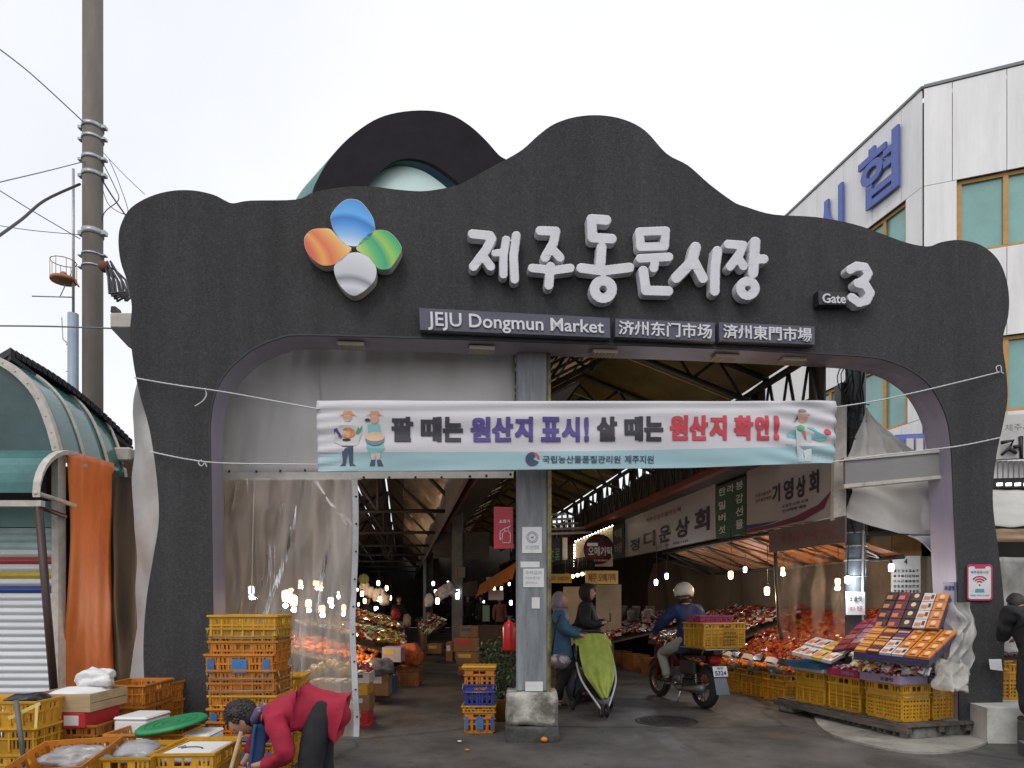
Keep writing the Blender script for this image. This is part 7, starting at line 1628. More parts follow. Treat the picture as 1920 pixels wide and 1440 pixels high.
q = MB(); q.bbox((-.10, .42, .26), (.10, .72, .48), .03); q.lathe([(.075, -.12), (.085, -.1), (.085, .10), (.075, .12)], 16, Matrix.Translation((0, .55, .34)) @ Matrix.Rotation(R(90), 4, 'Y'))
for i in range(6): q.box((-.075, .66+i*.022, .36), (.075, .672+i*.022, .50))
q.build('engine', m_alu, mo)
q = MB(); q.tube([(-.12, .62, .28), (-.15, .45, .22), (-.16, .05, .26), (-.16, -.22, .30)], [.02, .022, .05, .05], 10); q.build('exhaust', m_alu, mo)
q = MB(); q.bbox((-.10, .08, .20), (-.08, .42, .38), .02); q.build('chain_case', m_bk, mo)
for sx in (-1, 1):
    q = MB(); q.bbox((sx*.125-.03, .02, .44), (sx*.125+.03, .42, .66), .025); q.build('side_cover', m_bk, mo)
q = MB(); q.grid(lambda u, v: Vector(((u-.5)*.42, .98+.10*math.cos((u-.5)*3)-.06*v, .30+.58*v)), 10, 8); o = q.build('leg_shield', m_mar, mo); s_ = o.modifiers.new('s', 'SOLIDIFY'); s_.thickness = .012
q = MB(); q.tube([Vector(p) for p in smooth_open([(0, -.12, .80), (0, .15, .80), (0, .45, .77), (0, .62, .80)], 4)], [.07, .08, .09, .10, .10, .10, .10, .10, .10, .10, .09, .08, .06], 10); q.build('seat', m_bk, mo)
q = MB(); q.ball((0, .72, .80), .13, 3, (.8, 1.5, .72)); q.build('fuel_tank', m_mar, mo)
for sx in (-1, 1):
    q = MB(); q.slab([(sx*.115, -.20, .72), (sx*.105, .30, .70), (sx*.10, .36, .58), (sx*.11, .0, .60), (sx*.11, -.20, .66)], (sx*.02, 0, 0)); o = q.build('side_panel', m_mar, mo, recalc=True)
    if sx < 0:
        q = MB(); q.tube([(-.139, -.12, .665), (-.139, -.06, .69), (-.139, .0, .66), (-.139, .06, .685), (-.139, .12, .655), (-.139, .22, .67)], .007, 4); q.tube([(-.139, -.14, .655), (-.139, .24, .645)], .004, 4); q.build('gold_script', mat('gold_print', (.5, .36, .15), rough=.4), o)
q = MB(); q.tube([Vector(p) for p in smooth_open([(0, .30, .64), (0, .1, .66), (0, -.15, .62), (0, -.30, .52)], 4)], .065, 10); q.build('rear_fender', m_bk, mo)
q = MB(); q.bbox((-.085, -.30, .62), (.085, -.18, .72), .03); q.build('tail_light', mat('tail_red', (.30, .01, .015), rough=.2, coat=.5), mo)
q = MB(); q.slab([(-.105, -.385, .47), (.105, -.385, .47), (.105, -.35, .60), (-.105, -.35, .60)], (0, .006, 0)); pl = q.build('licence_plate', m_paper, mo, recalc=True)
q = MB(); f = lambda x, z: Vector((x, -.388+(z-.47)*.27, z)); textq(q, '제주', [f(-.05, .558), f(.05, .558), f(.05, .59), f(-.05, .59)], bold=.02); textq(q, '5324', [f(-.085, .485), f(.085, .485), f(.085, .545), f(-.085, .545)], bold=.03); q.build('plate_number', mat('plate_ink', (.02, .04, .16)), pl)
q = MB(); q.slab([(-.09, -.36, .46), (.09, -.36, .46), (.10, -.44, .24), (-.10, -.44, .24)], (0, .01, 0)); q.build('mudflap', mat('mudflap_grey', (.10, .12, .15), rough=.4), mo, recalc=True)
for sx in (-1, 1):
    q = MB(); q.tube([(sx*.07, -.22, .62), (sx*.18, -.24, .63)], .008, 5); q.ball((sx*.2, -.25, .63), .035, 2, (1, .8, .8)); q.build('turn_signal', mat('amber_lens', (.35, .10, .01), rough=.25), mo)
q = MB()
for sx in (-1, 1): q.tube([(sx*.05, .97, .86), (sx*.065, 1.10, .62), (sx*.065, 1.24, .29)], .02, 8)
q.build('front_fork', m_chrome, mo)
q = MB(); q.grid(lambda u, v: Vector(((u-.5)*.11, 1.24+.33*math.cos(.5+v*2.0), .29+.33*math.sin(.5+v*2.0)-.03*(2*u-1)**2)), 4, 14); q.build('front_fender', m_mar, mo)
q = MB(); q.tube([(-.33, .86, 1.0), (-.2, .93, 1.02), (-.06, .98, .95), (.06, .98, .95), (.2, .93, 1.02), (.33, .86, 1.0)], .013, 8); q.build('handlebar', m_chrome, mo)
for sx in (-1, 1):
    q = MB(); q.tube([(sx*.22, .94, 1.02), (sx*.25, .97, 1.18)], .006, 5); q.ball((sx*.26, .97, 1.21), .055, 2, (1, .25, .7)); q.build('mirror', m_bk, mo)
q = MB(); q.ball((0, 1.08, .93), .085, 3, (1, .9, 1)); q.build('headlight', m_chrome, mo)
q = MB(); q.tube([(-.27, .55, .29), (.27, .55, .29)], .012, 6); q.box((-.28, .52, .28), (-.16, .60, .30)); q.tube([(-.14, .35, .28), (-.24, .30, .06)], .01, 5); q.build('foot_peg', m_chrome, mo)
q = MB()
for x in np.linspace(-.24, .24, 7): q.tube([(x, -.42, .83), (x, .22, .83)], .008, 5)
for y in (-.42, -.1, .22): q.tube([(-.25, y, .825), (.25, y, .825)], .010, 5)
for sx in (-1, 1): q.tube([(sx*.2, -.3, .83), (sx*.12, -.1, .70)], .01, 5)
q.build('rear_rack', m_metal, mo)
Mb = Matrix.Translation(mo.location) @ Matrix.Rotation(BR, 4, 'Z')
p = Mb @ Vector((.03, -.18, .842)); bc = crate('bike', tuple(p), BR+.05, 'big yellow crate strapped on the rear rack of the motorcycle')
m_ck = mat('marker_ink', (.10, .05, .02), rough=.6)
q = MB()
for i, s_ in enumerate(('동문시장', '제주감귤', '천혜향 한라봉', '전국택배', '농산물직매장')): textq(q, s_, [(-.02, -.2345, .265-.05*i-.03), (-.02+.16+.03*(i % 3), -.2345, .265-.05*i-.03), (-.02+.16+.03*(i % 3), -.2395, .265-.05*i), (-.02, -.2395, .265-.05*i)], bold=.02)
q.build('print', m_ck, bc)
p = Mb @ Vector((-.02, -.15, 1.172)); crate('pink', tuple(p), BR-.05, 'shallow magenta crate resting on the yellow motorcycle crate')
t, D = human('rider in a blue jacket and white helmet sitting on the motorcycle', tuple(mo.location), BR+R(180),
    dict(pelvis=(0, -.38, .90), waist=(0, -.40, 1.08), chest=(0, -.45, 1.30), neck=(0, -.50, 1.43), head=(0, -.54, 1.565), shL=(.19, -.47, 1.35), shR=(-.19, -.47, 1.35), elL=(.33, -.62, 1.12), wrL=(.34, -.80, 1.0), elR=(-.33, -.62, 1.12), wrR=(-.34, -.80, 1.0),
         hipL=(.11, -.40, .86), knL=(.22, -.80, .70), anL=(.22, -.62, .36), toL=(.22, -.76, .31), hipR=(-.11, -.40, .86), knR=(-.22, -.80, .70), anR=(-.22, -.62, .36), toR=(-.22, -.76, .31)), m_navyf, m_greyp, m_shoe, 1.0, 1.18, 1.15, hair=False, hem=.16, sub=3, wr=.010)
for o in t.children:
    if o.name.startswith('jacket'): o.data.materials[0] = fabric('royal_blue_fabric', (.012, .026, .09))
hc = Vector(D['head']); q = MB(); vs = []
for v in ICO[3][0]:
    p = Vector((v.x*.138, v.y*.152, v.z*.145+.025))
    if v.z < -.45: p.z = -.045+.03*v.y
    vs.append(hc+p)
q.smooth = True; q.add(vs, ICO[3][1]); q.build('helmet', mat('helmet_white', (.62, .60, .55), rough=.4, var=.08, vs=4), t)
q = MB(); q.tube([hc+Vector((.124*math.cos(a*.5236), .137*math.sin(a*.5236), -.04+.004*math.sin(a*.5236))) for a in range(12)], .008, 5, closed=True); q.build('helmet_rim', m_bk, t)
q = MB(); addskin(q, {'a': (hc.x, hc.y+.03, hc.z-.06, .09), 'b': (hc.x, hc.y+.05, hc.z-.16, .11)}, [('a', 'b')], 'a', 2); q.build('neck_warmer', m_blackf, t)

# person at the right edge and passers-by
t, D = human('person in a long black coat bending forward on the steps by the gate leg', (5.17, 6.72, .24), R(176), dict(waist=(0, -.03, 1.02), chest=(0, -.14, 1.16), neck=(0, -.24, 1.24), head=(0, -.34, 1.28), shR=(-.19, -.15, 1.20), shL=(.19, -.15, 1.20), elR=(-.21, -.22, .95), wrR=(-.10, -.42, .90), elL=(.21, -.22, .95), wrL=(.10, -.42, .90), pelvis=(0, .02, .86), hipR=(-.09, .02, .82), hipL=(.09, .02, .82), knR=(-.1, -.02, .45), knL=(.1, -.02, .45)), m_blackf, m_blackf, m_shoe, .92, 1.3, 1.3, hrot=(R(30), 0, 0), hem=.34, sub=3, wr=.01)
walkers = [(748, 1214, 1.62, R(20), m_blackf, m_bluef, 'person in a dark coat carrying a red bag in the left passage'), (903, 1200, 1.66, R(-30), m_blackf, m_blackf, 'dark clothed person standing beyond the pillar on its left'), (690, 1200, 1.6, R(60), m_blackf, m_blackf, 'dark clothed shopper at the stalls nearest the curtain hem'), (714, 1190, 1.6, R(-40), m_navyf, m_blackf, 'navy clothed shopper deep in the left passage'), (733, 1180, 1.65, R(180), m_blackf, m_blackf, 'distant shopper walking away in the left passage'), (830, 1186, 1.65, R(150), m_blackf, m_blackf, 'distant shopper between the thin post and the round column'), (877, 1190, 1.7, R(10), m_blackf, m_navyf, 'distant shopper right of the round column'), (676, 1178, 1.6, R(-60), m_navyf, m_blackf, 'distant navy clothed shopper beneath the white bags'), (758, 1174, 1.66, R(120), m_blackf, m_blackf, 'distant shopper in black at the end of the left passage'), (820, 1176, 1.6, R(60), m_blackf, m_navyf, 'distant shopper standing beside the low vegetable stand'), (845, 1180, 1.58, R(-90), m_bluef, m_blackf, 'distant shopper in teal near the low vegetable stand'), (704, 1176, 1.62, R(10), fabric('grey_coat', (.08, .08, .09)), m_blackf, 'distant shopper in a grey coat among the produce stalls'), (937, 1205, 1.62, R(0), fabric('peach_coat', (.35, .16, .12)), m_blackf, 'person in a peach patterned coat close to the pillar')]
for px, py, h, rz, tm, bm_, lb in walkers:
    g_ = G(px, py); t, D = human(lb, (g_.x, g_.y, 0), rz, dict(anR=(-.1, .12, .1), knR=(-.1, -.02, .5)), tm, bm_, m_shoe, h/1.72, 1.1, 1.05, fingers=False, group='shoppers in the left passage', sub=1, hem=.15)
g_ = G(748, 1214); bagheap('red_bag', 'red bag carried by the dark coated person in the left passage', (g_.x-.05, g_.y-.25, 1.05), .14, (1, .6, 1.2), 60, mat('red_cloth', (.35, .03, .03)))
bagheap('cream_bag', 'cream shopping bag beside the red one in the left passage', (g_.x+.28, g_.y-.2, .85), .16, (.8, .5, 1.3), 61, mat('cream_cloth', (.4, .33, .24)))
# ---------------------------------------------------------------- banner
def bs(x, y, lift=0.0):
    q_ = gp(x, y, .10); cr = .022*noise.noise(Vector((x*.006, y*.035, 1)))+.016*math.sin(y*.22+x*.004+1)*math.exp(-((y-764)/9)**2)
    ed = max(0, (x-1400)/170); cr += .02*ed*math.sin(y*.22-x*.05)+.012*max(0, (680-x)/90)*math.sin(y*.3+x*.04)
    return q_+gn*(cr+lift)
ytop = lambda x: 750+1.5*math.sin((x-592)/978*3.14)+(x-592)/978*1.5
ybot = lambda x: np.interp(x, [592, 800, 1080, 1300, 1568], [885, 883, 880, 877, 868])
bn = thing('market_banner', 'white and pale blue cloth banner with black purple and red lettering tied across the entrance', 'banner', tuple(gp(1080, 880, .1)))
m_ban = mat('banner_white', (.60, .585, .61), rough=.65, var=.03, vs=2); m_band = mat('banner_blue', (.33, .50, .54), rough=.65, var=.03, vs=2)
q = MB(); q.grid(lambda u, v: bs(593+975*u+5*v*(1-u)*.8-4*u*v, ytop(593+975*u)*(1-v)+ybot(593+975*u)*v), 120, 24); o = q.build('cloth', m_ban, bn, world=True); s_ = o.modifiers.new('s', 'SOLIDIFY'); s_.thickness = .002; s_.offset = -1
yb_ = lambda x: np.interp(x, [592, 1100, 1568], [849, 846, 836])
q = MB(); q.grid(lambda u, v: bs(597+968*u, yb_(597+968*u)*(1-v)+(ybot(597+968*u)-.7)*v, .003), 120, 8); q.build('blue_band', m_band, bn, world=True)
def pr(name, m, lift=.009):
    class Q: pass
    z = Q(); z.mb = MB(); z.l = lift; z.n = name; z.m = m
    return z
def ptext(z, s, x0, x1, y0, y1, bold=.05):
    V, Fc, asp = rawtext(s, .012 if bold > .02 else bold, 0); sh = 1.9 if bold > .02 else 0; k = 0
    for ox, oy in ([(0, 0)] if not sh else [(i, j) for i in (-1, 0, 1) for j in (-1, 0, 1)]):
        if k == 0:
            bm = bmesh.new(); vv = [bm.verts.new(v) for v in V]
            for f_ in Fc:
                try: bm.faces.new([vv[i] for i in f_])
                except ValueError: pass
            if bold > .02: bmesh.ops.subdivide_edges(bm, edges=[e for e in bm.edges if e.calc_length() > .25], cuts=3, use_grid_fill=False); bmesh.ops.triangulate(bm, faces=bm.faces)
            bm.verts.index_update(); V = [v.co.copy() for v in bm.verts]; Fc = [tuple(v.index for v in f_.verts) for f_ in bm.faces]; bm.free()
        z.mb.add([bs(x0+sh+(x1-x0-2*sh)*v.x+ox*sh, y1-sh+(y0-y1+2*sh)*v.y+oy*sh*.9, z.l+.0003*k) for v in V], Fc); k += 1
def ppoly(z, pts): 
    tri = geometry.tessellate_polygon([[Vector((x, y, 0)) for x, y in pts]]); z.mb.add([bs(x, y, z.l) for x, y in pts], tri)
def pell(z, cx, cy_, rx, ry, n=16, a0=0, a1=6.283): ppoly(z, [(cx+rx*math.cos(a0+(a1-a0)*i/n), cy_+ry*math.sin(a0+(a1-a0)*i/n)) for i in range(n if a1 > 6 else n+1)])
def pend(z): z.mb.build(z.n, z.m, bn, world=True)
mB, mP, mRd, mNv = mat('print_black', (.035, .033, .045), rough=.6), mat('print_purple', (.09, .065, .25), rough=.6), mat('print_red', (.55, .055, .08), rough=.6), mat('print_navy', (.045, .06, .12), rough=.6)
for chars, m, dy in (([('팔', 734, 775), ('때', 789, 828), ('는', 830, 868), ], mB, 0), ([('원', 882, 920), ('산', 922, 962), ('지', 965, 999), ('표', 1014, 1051), ('시', 1053, 1087), ('!', 1095, 1104)], mP, 0), ([('살', 1119, 1157), ('때', 1170, 1205), ('는', 1207, 1243)], mB, -1), ([('원', 1255, 1290), ('산', 1292, 1327), ('지', 1330, 1362), ('확', 1375, 1411), ('인', 1414, 1441), ('!', 1449, 1460)], mRd, -3)):
    for c, x0, x1 in chars:
        z = pr('letter', m); ptext(z, c, x0, x1, 782+dy, 829+dy, .055 if c != '!' else .04); pend(z)
z = pr('small_lettering', mNv); ptext(z, '국립농산물품질관리원', 1017, 1163, 855, 869, .015); ptext(z, '제주지원', 1171, 1226, 854, 869, .015); pend(z)
z = pr('round_emblem', mNv); ppoly(z, [(998+13*math.cos(a*.2), 861+13*math.sin(a*.2)) for a in range(2, 25)]+[(998+6, 856), (998, 862), (992, 858)]); pend(z)
z = pr('round_emblem', mRd, .008); ppoly(z, [(998+13.5*math.cos(-a*.18), 861+13.5*math.sin(-a*.18)) for a in range(0, 10)]+[(998+9.5*math.cos(-a*.18), 861+9.5*math.sin(-a*.18)) for a in range(9, -1, -1)]); pend(z)
pc = lambda n, c: mat('print_'+n, c, rough=.65)
def fig(parts):
    for i, (m, fn) in enumerate(parts): z = pr('figure_print', m, .006+.0009*i); fn(z); pend(z)
fc, ht = pc('face', (.62, .36, .26)), pc('hat', (.55, .25, .13))
fig([(pc('shirt', (.52, .53, .50)), lambda z: ppoly(z, [(638, 798), (665, 798), (678, 812), (672, 832), (666, 836), (640, 836), (626, 828), (630, 806)])), (pc('trouser', (.06, .08, .13)), lambda z: ppoly(z, [(641, 836), (663, 836), (662, 869), (668, 874), (656, 874), (653, 845), (648, 874), (638, 874), (643, 868)])),
     (fc, lambda z: pell(z, 652, 781, 8, 10)), (ht, lambda z: ppoly(z, [(635, 780), (643, 776), (645, 770), (659, 770), (661, 776), (669, 780), (652, 777)])),
     (pc('purple', (.28, .06, .25)), lambda z: ppoly(z, [(626, 806), (632, 803), (642, 820), (638, 822), (628, 815)])), (pc('pumpkin', (.62, .22, .08)), lambda z: pell(z, 653, 812, 13, 10)), (pc('pumpkin_rib', (.66, .36, .16)), lambda z: pell(z, 653, 812, 4, 9.5)), (pc('leaf', (.08, .30, .12)), lambda z: ppoly(z, [(667, 813), (672, 800), (674, 805), (680, 797), (678, 806), (672, 814)])), (mB, lambda z: pell(z, 650, 825, 8, 2.5))])
aq = pc('apron_aqua', (.22, .48, .50))
fig([(aq, lambda z: ppoly(z, [(689, 795), (712, 795), (716, 815), (722, 842), (715, 850), (692, 850), (687, 840), (690, 815)])), (pc('leg', (.60, .52, .47)), lambda z: ppoly(z, [(695, 850), (714, 850), (712, 864), (706, 864), (705, 852), (703, 864), (697, 864)])), (pc('trouser', (.06, .08, .13)), lambda z: ppoly(z, [(696, 862), (704, 862), (703, 874), (693, 874)])), (pc('trouser', (.06, .08, .13)), lambda z: ppoly(z, [(707, 862), (714, 862), (719, 874), (708, 874)])),
     (fc, lambda z: pell(z, 702, 785, 8, 10)), (ht, lambda z: ppoly(z, [(685, 780), (694, 777), (696, 771), (710, 771), (712, 777), (719, 780), (702, 778)])), (mB, lambda z: pell(z, 689, 788, 5, 3)), (pc('bowl', (.16, .18, .24)), lambda z: pell(z, 703, 824, 18, 12)), (pc('grain', (.62, .45, .28)), lambda z: pell(z, 703, 819, 18, 9))])
fig([(pc('dress_pale', (.50, .56, .58)), lambda z: ppoly(z, [(1490, 800), (1520, 800), (1522, 830), (1519, 866), (1508, 866), (1507, 845), (1504, 866), (1494, 866), (1492, 830)])), (aq, lambda z: ppoly(z, [(1492, 800), (1502, 803), (1500, 818), (1485, 835), (1473, 834), (1476, 812)])), (aq, lambda z: ppoly(z, [(1512, 802), (1524, 800), (1534, 812), (1548, 818), (1550, 824), (1535, 828), (1522, 822)])),
     (fc, lambda z: pell(z, 1505, 783, 8, 10)), (pc('hat_grey', (.25, .19, .17)), lambda z: pell(z, 1503, 771, 8, 4)), (pc('hat_brim', (.58, .45, .38)), lambda z: ppoly(z, [(1488, 780), (1496, 775), (1512, 775), (1520, 779), (1504, 778)])), (mB, lambda z: ppoly(z, [(1494, 780), (1496, 786), (1484, 794), (1491, 788)])), (pc('leaf2', (.12, .42, .20)), lambda z: pell(z, 1500, 803, 7, 6)), (pc('carrot', (.55, .18, .15)), lambda z: ppoly(z, [(1502, 808), (1508, 809), (1512, 827), (1508, 826)])), (mRd, lambda z: pell(z, 1551, 810, 7, 6))])
m_rope = mat('white_rope', (.60, .60, .60), rough=.8)
def rope(pts, label, offs):
    q = MB(); P_ = [gp(x, y, o) for (x, y), o in zip(pts, offs)]; sp_ = [Vector(p) for p in smooth_open(P_, 16)]
    q.tube(sp_, .0065, 5)
    for i, p in enumerate(sp_[::2]): q.ball(p+Vector((0, 0, .003)), .0095, 1, (1.4, .8, .7))
    tag(q.build('banner_rope', m_rope), label, 'rope', 'ropes tying the banner to the gate')
rope([(254, 709), (330, 722), (420, 735), (520, 753), (597, 767)], 'upper white rope from the left gate leg to the banner', [.03, .10, .12, .11, .11])
rope([(282, 847), (350, 861), (410, 868), (500, 870), (600, 871)], 'lower white rope from the left gate leg to the banner', [.03, .08, .11, .11, .11])
rope([(1565, 764), (1640, 752), (1720, 735), (1800, 716), (1873, 698)], 'upper white rope from the banner to the right gate leg', [.11, .12, .12, .1, .03])
rope([(1562, 866), (1640, 855), (1720, 846), (1800, 836), (1874, 821)], 'lower white rope from the banner to the right gate leg', [.11, .12, .12, .1, .03])
for pts, lb in (([(384, 728), (387, 740), (380, 752), (365, 762)], 'loose rope tail hanging from the upper left banner rope'), ([(378, 862), (372, 868), (378, 874), (384, 868), (388, 876)], 'small rope knot on the lower left banner rope'), ([(1870, 698), (1868, 688), (1876, 686), (1878, 698), (1882, 700)], 'rope knot at the upper right fastening of the banner')):
    q = MB(); q.tube([Vector(p) for p in smooth_open([gp(x, y, .10 if x < 1000 else .03) for x, y in pts], 4)], .006, 5); tag(q.build('rope_tail', m_rope), lb, 'rope', 'ropes tying the banner to the gate')
# wifi sign on the right gate leg
ws = thing('wifi_sign', 'white phone shaped wifi sign with pink border on the right gate leg', 'sign', tuple(gp(1837, 1125, .01)))
def rrect(x0, y0, x1, y1, r, n=5):
    o = []
    for cx, cy_, a in ((x1-r, y0+r, -90), (x1-r, y1-r, 0), (x0+r, y1-r, 90), (x0+r, y0+r, 180)):
        for i in range(n+1): t_ = R(a+90*i/n); o.append((cx+r*math.cos(t_), cy_+r*math.sin(t_)))
    return o
def gpoly(name, pts, m, off, th=.0, parent=ws):
    q = MB(); poly_fill(q, [pts], lambda x, y: gp(x, y, off), [lambda x, y: gp(x, y, off-th)] if th else ()); return q.build(name, m, parent, world=True, recalc=True)
m_pink = mat('pink_red_border', (.50, .02, .09), rough=.4)
gpoly('border', rrect(1813, 1058, 1861, 1126, 6), m_pink, .025, .02); gpoly('white_face', rrect(1816, 1062, 1858, 1123, 4), mat('sign_white', (.66, .66, .68), rough=.4), .027)
gpoly('top_notch', [(1826, 1059), (1850, 1059), (1847, 1066), (1829, 1066)], m_pink, .029)
for r_ in (17, 12, 7):
    a = [R(-145+110*i/10) for i in range(11)]; gpoly('signal_arc', [(1837+r_*math.cos(t_), 1095+r_*.9*math.sin(t_)) for t_ in a]+[(1837+(r_-3)*math.cos(t_), 1095+(r_-3)*.9*math.sin(t_)) for t_ in a[::-1]], m_redsign, .029)
gpoly('signal_dot', [(1837+2*math.cos(i), 1097+2*math.sin(i)) for i in range(6)], m_redsign, .029)
gpoly('picture', [(1829, 1104), (1845, 1104), (1846, 1111), (1828, 1111)], mat('teal_print', (.12, .28, .33)), .029)
q = MB(); textq(q, '제주동문시장', [gp(1820, 1076, .029), gp(1854, 1076, .029), gp(1854, 1070, .029), gp(1820, 1070, .029)], bold=.01); textq(q, 'FREE WIFI ZONE', [gp(1820, 1118, .029), gp(1855, 1118, .029), gp(1855, 1115, .029), gp(1820, 1115, .029)], bold=.01); q.build('lettering', mat('teal_ink', (.10, .18, .2)), ws, world=True)
# sticker low on the lavender lining
q = MB(); pN = lambda x, y: gp(x, y, -.05)
q.slab([pN(1768, 1135), pN(1792, 1135), pN(1792, 1092), pN(1768, 1092)], gn*.003); ss = q.build('leg_notice', mat('notice_white', (.4, .38, .45), rough=.6), recalc=True); tag(ss, 'small notice with dark heading on the lavender inner side of the right gate leg', 'notice')
q = MB(); textq(q, '초콜릿', [pN(1770, 1107)+gn*.006, pN(1790, 1107)+gn*.006, pN(1790, 1098)+gn*.006, pN(1770, 1098)+gn*.006], bold=.03); q.build('lettering', mP, ss)

# ---------------------------------------------------------------- lamps
def bulbmat(name, c, e): 
    m = bpy.data.materials.new(name); m.use_nodes = True; b = m.node_tree.nodes['Principled BSDF']; b.inputs['Base Color'].default_value = (.8, .8, .8, 1); b.inputs['Emission Color'].default_value = (*c, 1); b.inputs['Emission Strength'].default_value = e; return m
mWm, mCl, mSm = bulbmat('bulb_warm', (1, .60, .22), 9), bulbmat('bulb_cool', (.72, .86, 1), 6), bulbmat('bulb_far', (1, .62, .28), 9)
PB = None
def bulb(px, py, Y, m, label, s=1.0, cord=.6, group='lit bulbs over the goods', light=11):
    c = P(px, py, Y); t = thing('hanging_bulb', label, 'lamp', tuple(c), 0, group)
    q = MB(); q.lathe([(.001, -.06*s), (.03*s, -.055*s), (.036*s, -.02*s), (.036*s, .04*s), (.02*s, .055*s)], 12); q.build('bulb', m, t)
    q = MB(); q.lathe([(.02*s, .055*s), (.02*s, .09*s), (.008*s, .10*s)], 8); q.build('socket', m_bk, t)
    q = MB(); q.tube([(0, 0, .1*s), (.01, 0, .1*s+cord*.5), (0, 0, .1*s+cord)], .005, 4); q.build('cord', m_bk, t)
    if light:
        ld_ = bpy.data.lights.new('bulb_glow', 'POINT'); ld_.energy = light; ld_.shadow_soft_size = .03; ld_.color = (1, .62, .32) if m is not mCl else (.85, .92, 1)
        lo = bpy.data.objects.new('bulb_glow', ld_); COL.objects.link(lo); lo.parent = t; lo.location = (0, 0, -.10*s)
    return t
for px, py, Y, m, lb, s_ in ((1230, 1092, 12, mCl, 'cool white bulb left above the rider helmet', .9), (1250, 1080, 12.6, mCl, 'slightly higher cool bulb just right of the first one near the rider', .9), (1370, 1078, 10.3, mWm, 'warm bulb hanging by the reddish lamp cord behind the rider', 1), (1397, 1068, 11, mCl, 'small cool bulb right of the warm one behind the rider', .8), (1438, 1108, 9.5, mWm, 'warm bulb hanging lowest beside the dark stall post', 1), (1467, 1068, 9.7, mWm, 'little bulb glaring through the clear sheet beside the stall post', .6), (1570, 1091, 8.9, mWm, 'warm bulb close left of the steel pole', .8), (1589, 1087, 8.05, mCl, 'cool bulb hanging in front of the steel pole', .8), (1671, 1064, 8.8, mCl, 'cool bulb hanging before the wall calendar', .9)):
    bulb(px, py, Y, m, lb, s_)
CG = 'bulbs glowing behind the plastic curtain'
for i, (px, py, Y, m, s_) in enumerate(((470, 1106, 9.6, mCl, 1.0), (535, 1117, 9.0, mWm, 1.3), (551, 1126, 9.3, mWm, 1.3), (545, 1112, 9.8, mWm, 1.1), (577, 1131, 9.8, mWm, 1.0), (600, 1141, 10, mWm, .9), (618, 1125, 10.6, mCl, .8), (645, 1140, 10.4, mWm, .9), (565, 1093, 12, mSm, .7), (590, 1093, 12, mSm, .8), (634, 1112, 13, mCl, .6))):
    bulb(px, py, Y, m, ORD[i]+' bulb from the left glowing behind the plastic curtain' if i not in (1, 2) else ['', 'large warm bulb of the close pair behind the curtain', 'lower warm bulb of the close pair behind the curtain'][i], s_, group=CG)
r_ = random.Random(12); FG = 'small lamps far inside the left passage'
for i in range(34):
    side = i % 2; px = r_.uniform(670, 748) if side == 0 else r_.uniform(812, 862) if i % 3 else r_.uniform(905, 960); py = r_.uniform(1092, 1142); Y = r_.uniform(14, 30)
    bulb(px, py, Y, mSm if r_.random() < .55 else mCl, 'small lamp glinting far inside the dim left passage', r_.uniform(.7, 1.3), .5, FG, 14 if i % 6 == 0 else 0)
m_wbag = mat('white_shiny_bag', (.62, .62, .66), rough=.2, var=.2, bump=.8, bs=6)
for i, (px, py, s_) in enumerate(((684, 1103, .13), (694, 1110, .11), (705, 1115, .12), (714, 1112, .10), (721, 1124, .13), (804, 1126, .12), (826, 1115, .12), (834, 1108, .13), (843, 1104, .12), (850, 1111, .10))):
    q = MB(); q.ball((0, 0, 0), s_, 3, (1, .8, 1.25), .7, 3, seed=i); o = q.build('hanging_white_bag', m_wbag); o.location = P(px, py, 17); tag(o, ORD[i]+' white shiny bag hanging in the left passage, counted from the curtain side', 'bag', 'white bags hanging in the left passage')
q = MB(); q.ball(P(682, 1086, 16), .13, 3, (1, .5, 1)); tag(q.build('round_green_sign', mat('lime_sign', (.40, .45, .12), rough=.4)), 'round yellow green sign hanging above the white bags', 'sign')
# stalls far right: brown round sign, awning, yellow boards
Yk = 15.2
rs = thing('round_brown_sign', 'round dark brown shop sign with white brush lettering over the far stall', 'sign', tuple(P(1122, 1030, Yk)))
q = MB(); q.lathe([(.001, -.06), (.335, -.06), (.335, .06), (.001, .06)], 32, Matrix.Translation(P(1122, 1030, Yk)) @ Matrix.Rotation(R(90), 4, 'X'), caps=False); q.build('disc', mat('sign_brown', (.07, .022, .02), rough=.4), rs, world=True)
q = MB(); Yn = Yk-.075; textq(q, '오메기떡', [P(1103, 1042, Yn), P(1147, 1042, Yn), P(1147, 1025, Yn), P(1103, 1025, Yn)], bold=.01); textq(q, '전국택배', [P(1113, 1053, Yn), P(1139, 1053, Yn), P(1139, 1049, Yn), P(1113, 1049, Yn)], bold=.0); q.build('lettering', m_paper, rs, world=True)
q = MB(); q.slab([P(1101, 1024, Yn), P(1121, 1024, Yn), P(1121, 1018, Yn), P(1101, 1018, Yn)], (0, -.004, 0)); q.build('small_plate', m_paper, rs, world=True)
ks = thing('dessert_stall', 'warmly lit food stall with cream gable board and dark shingle awning', 'stall', tuple(P(1100, 1200, 16)))
q = MB(); q.slab([P(1078, 1062, 15.8), P(1149, 1062, 15.8), P(1149, 986, 15.8), P(1078, 1018, 15.8)], (0, .1, 0)); q.build('cream_board', mat('cream_board', (.42, .34, .20), rough=.6, var=.1), ks, world=True, recalc=True)
mtiny = bulbmat('tiny_led', (1, .9, .75), 14)
q = MB()
for i in range(14): q.ball(P(1079+i*5.3, 1015-i*2.25, 15.7), .018, 1)
for i in range(9): q.ball(P(1077, 1022+i*5, 15.7), .018, 1)
q.build('led_string', mtiny, ks, world=True)['kind'] = 'stuff'
q = MB()
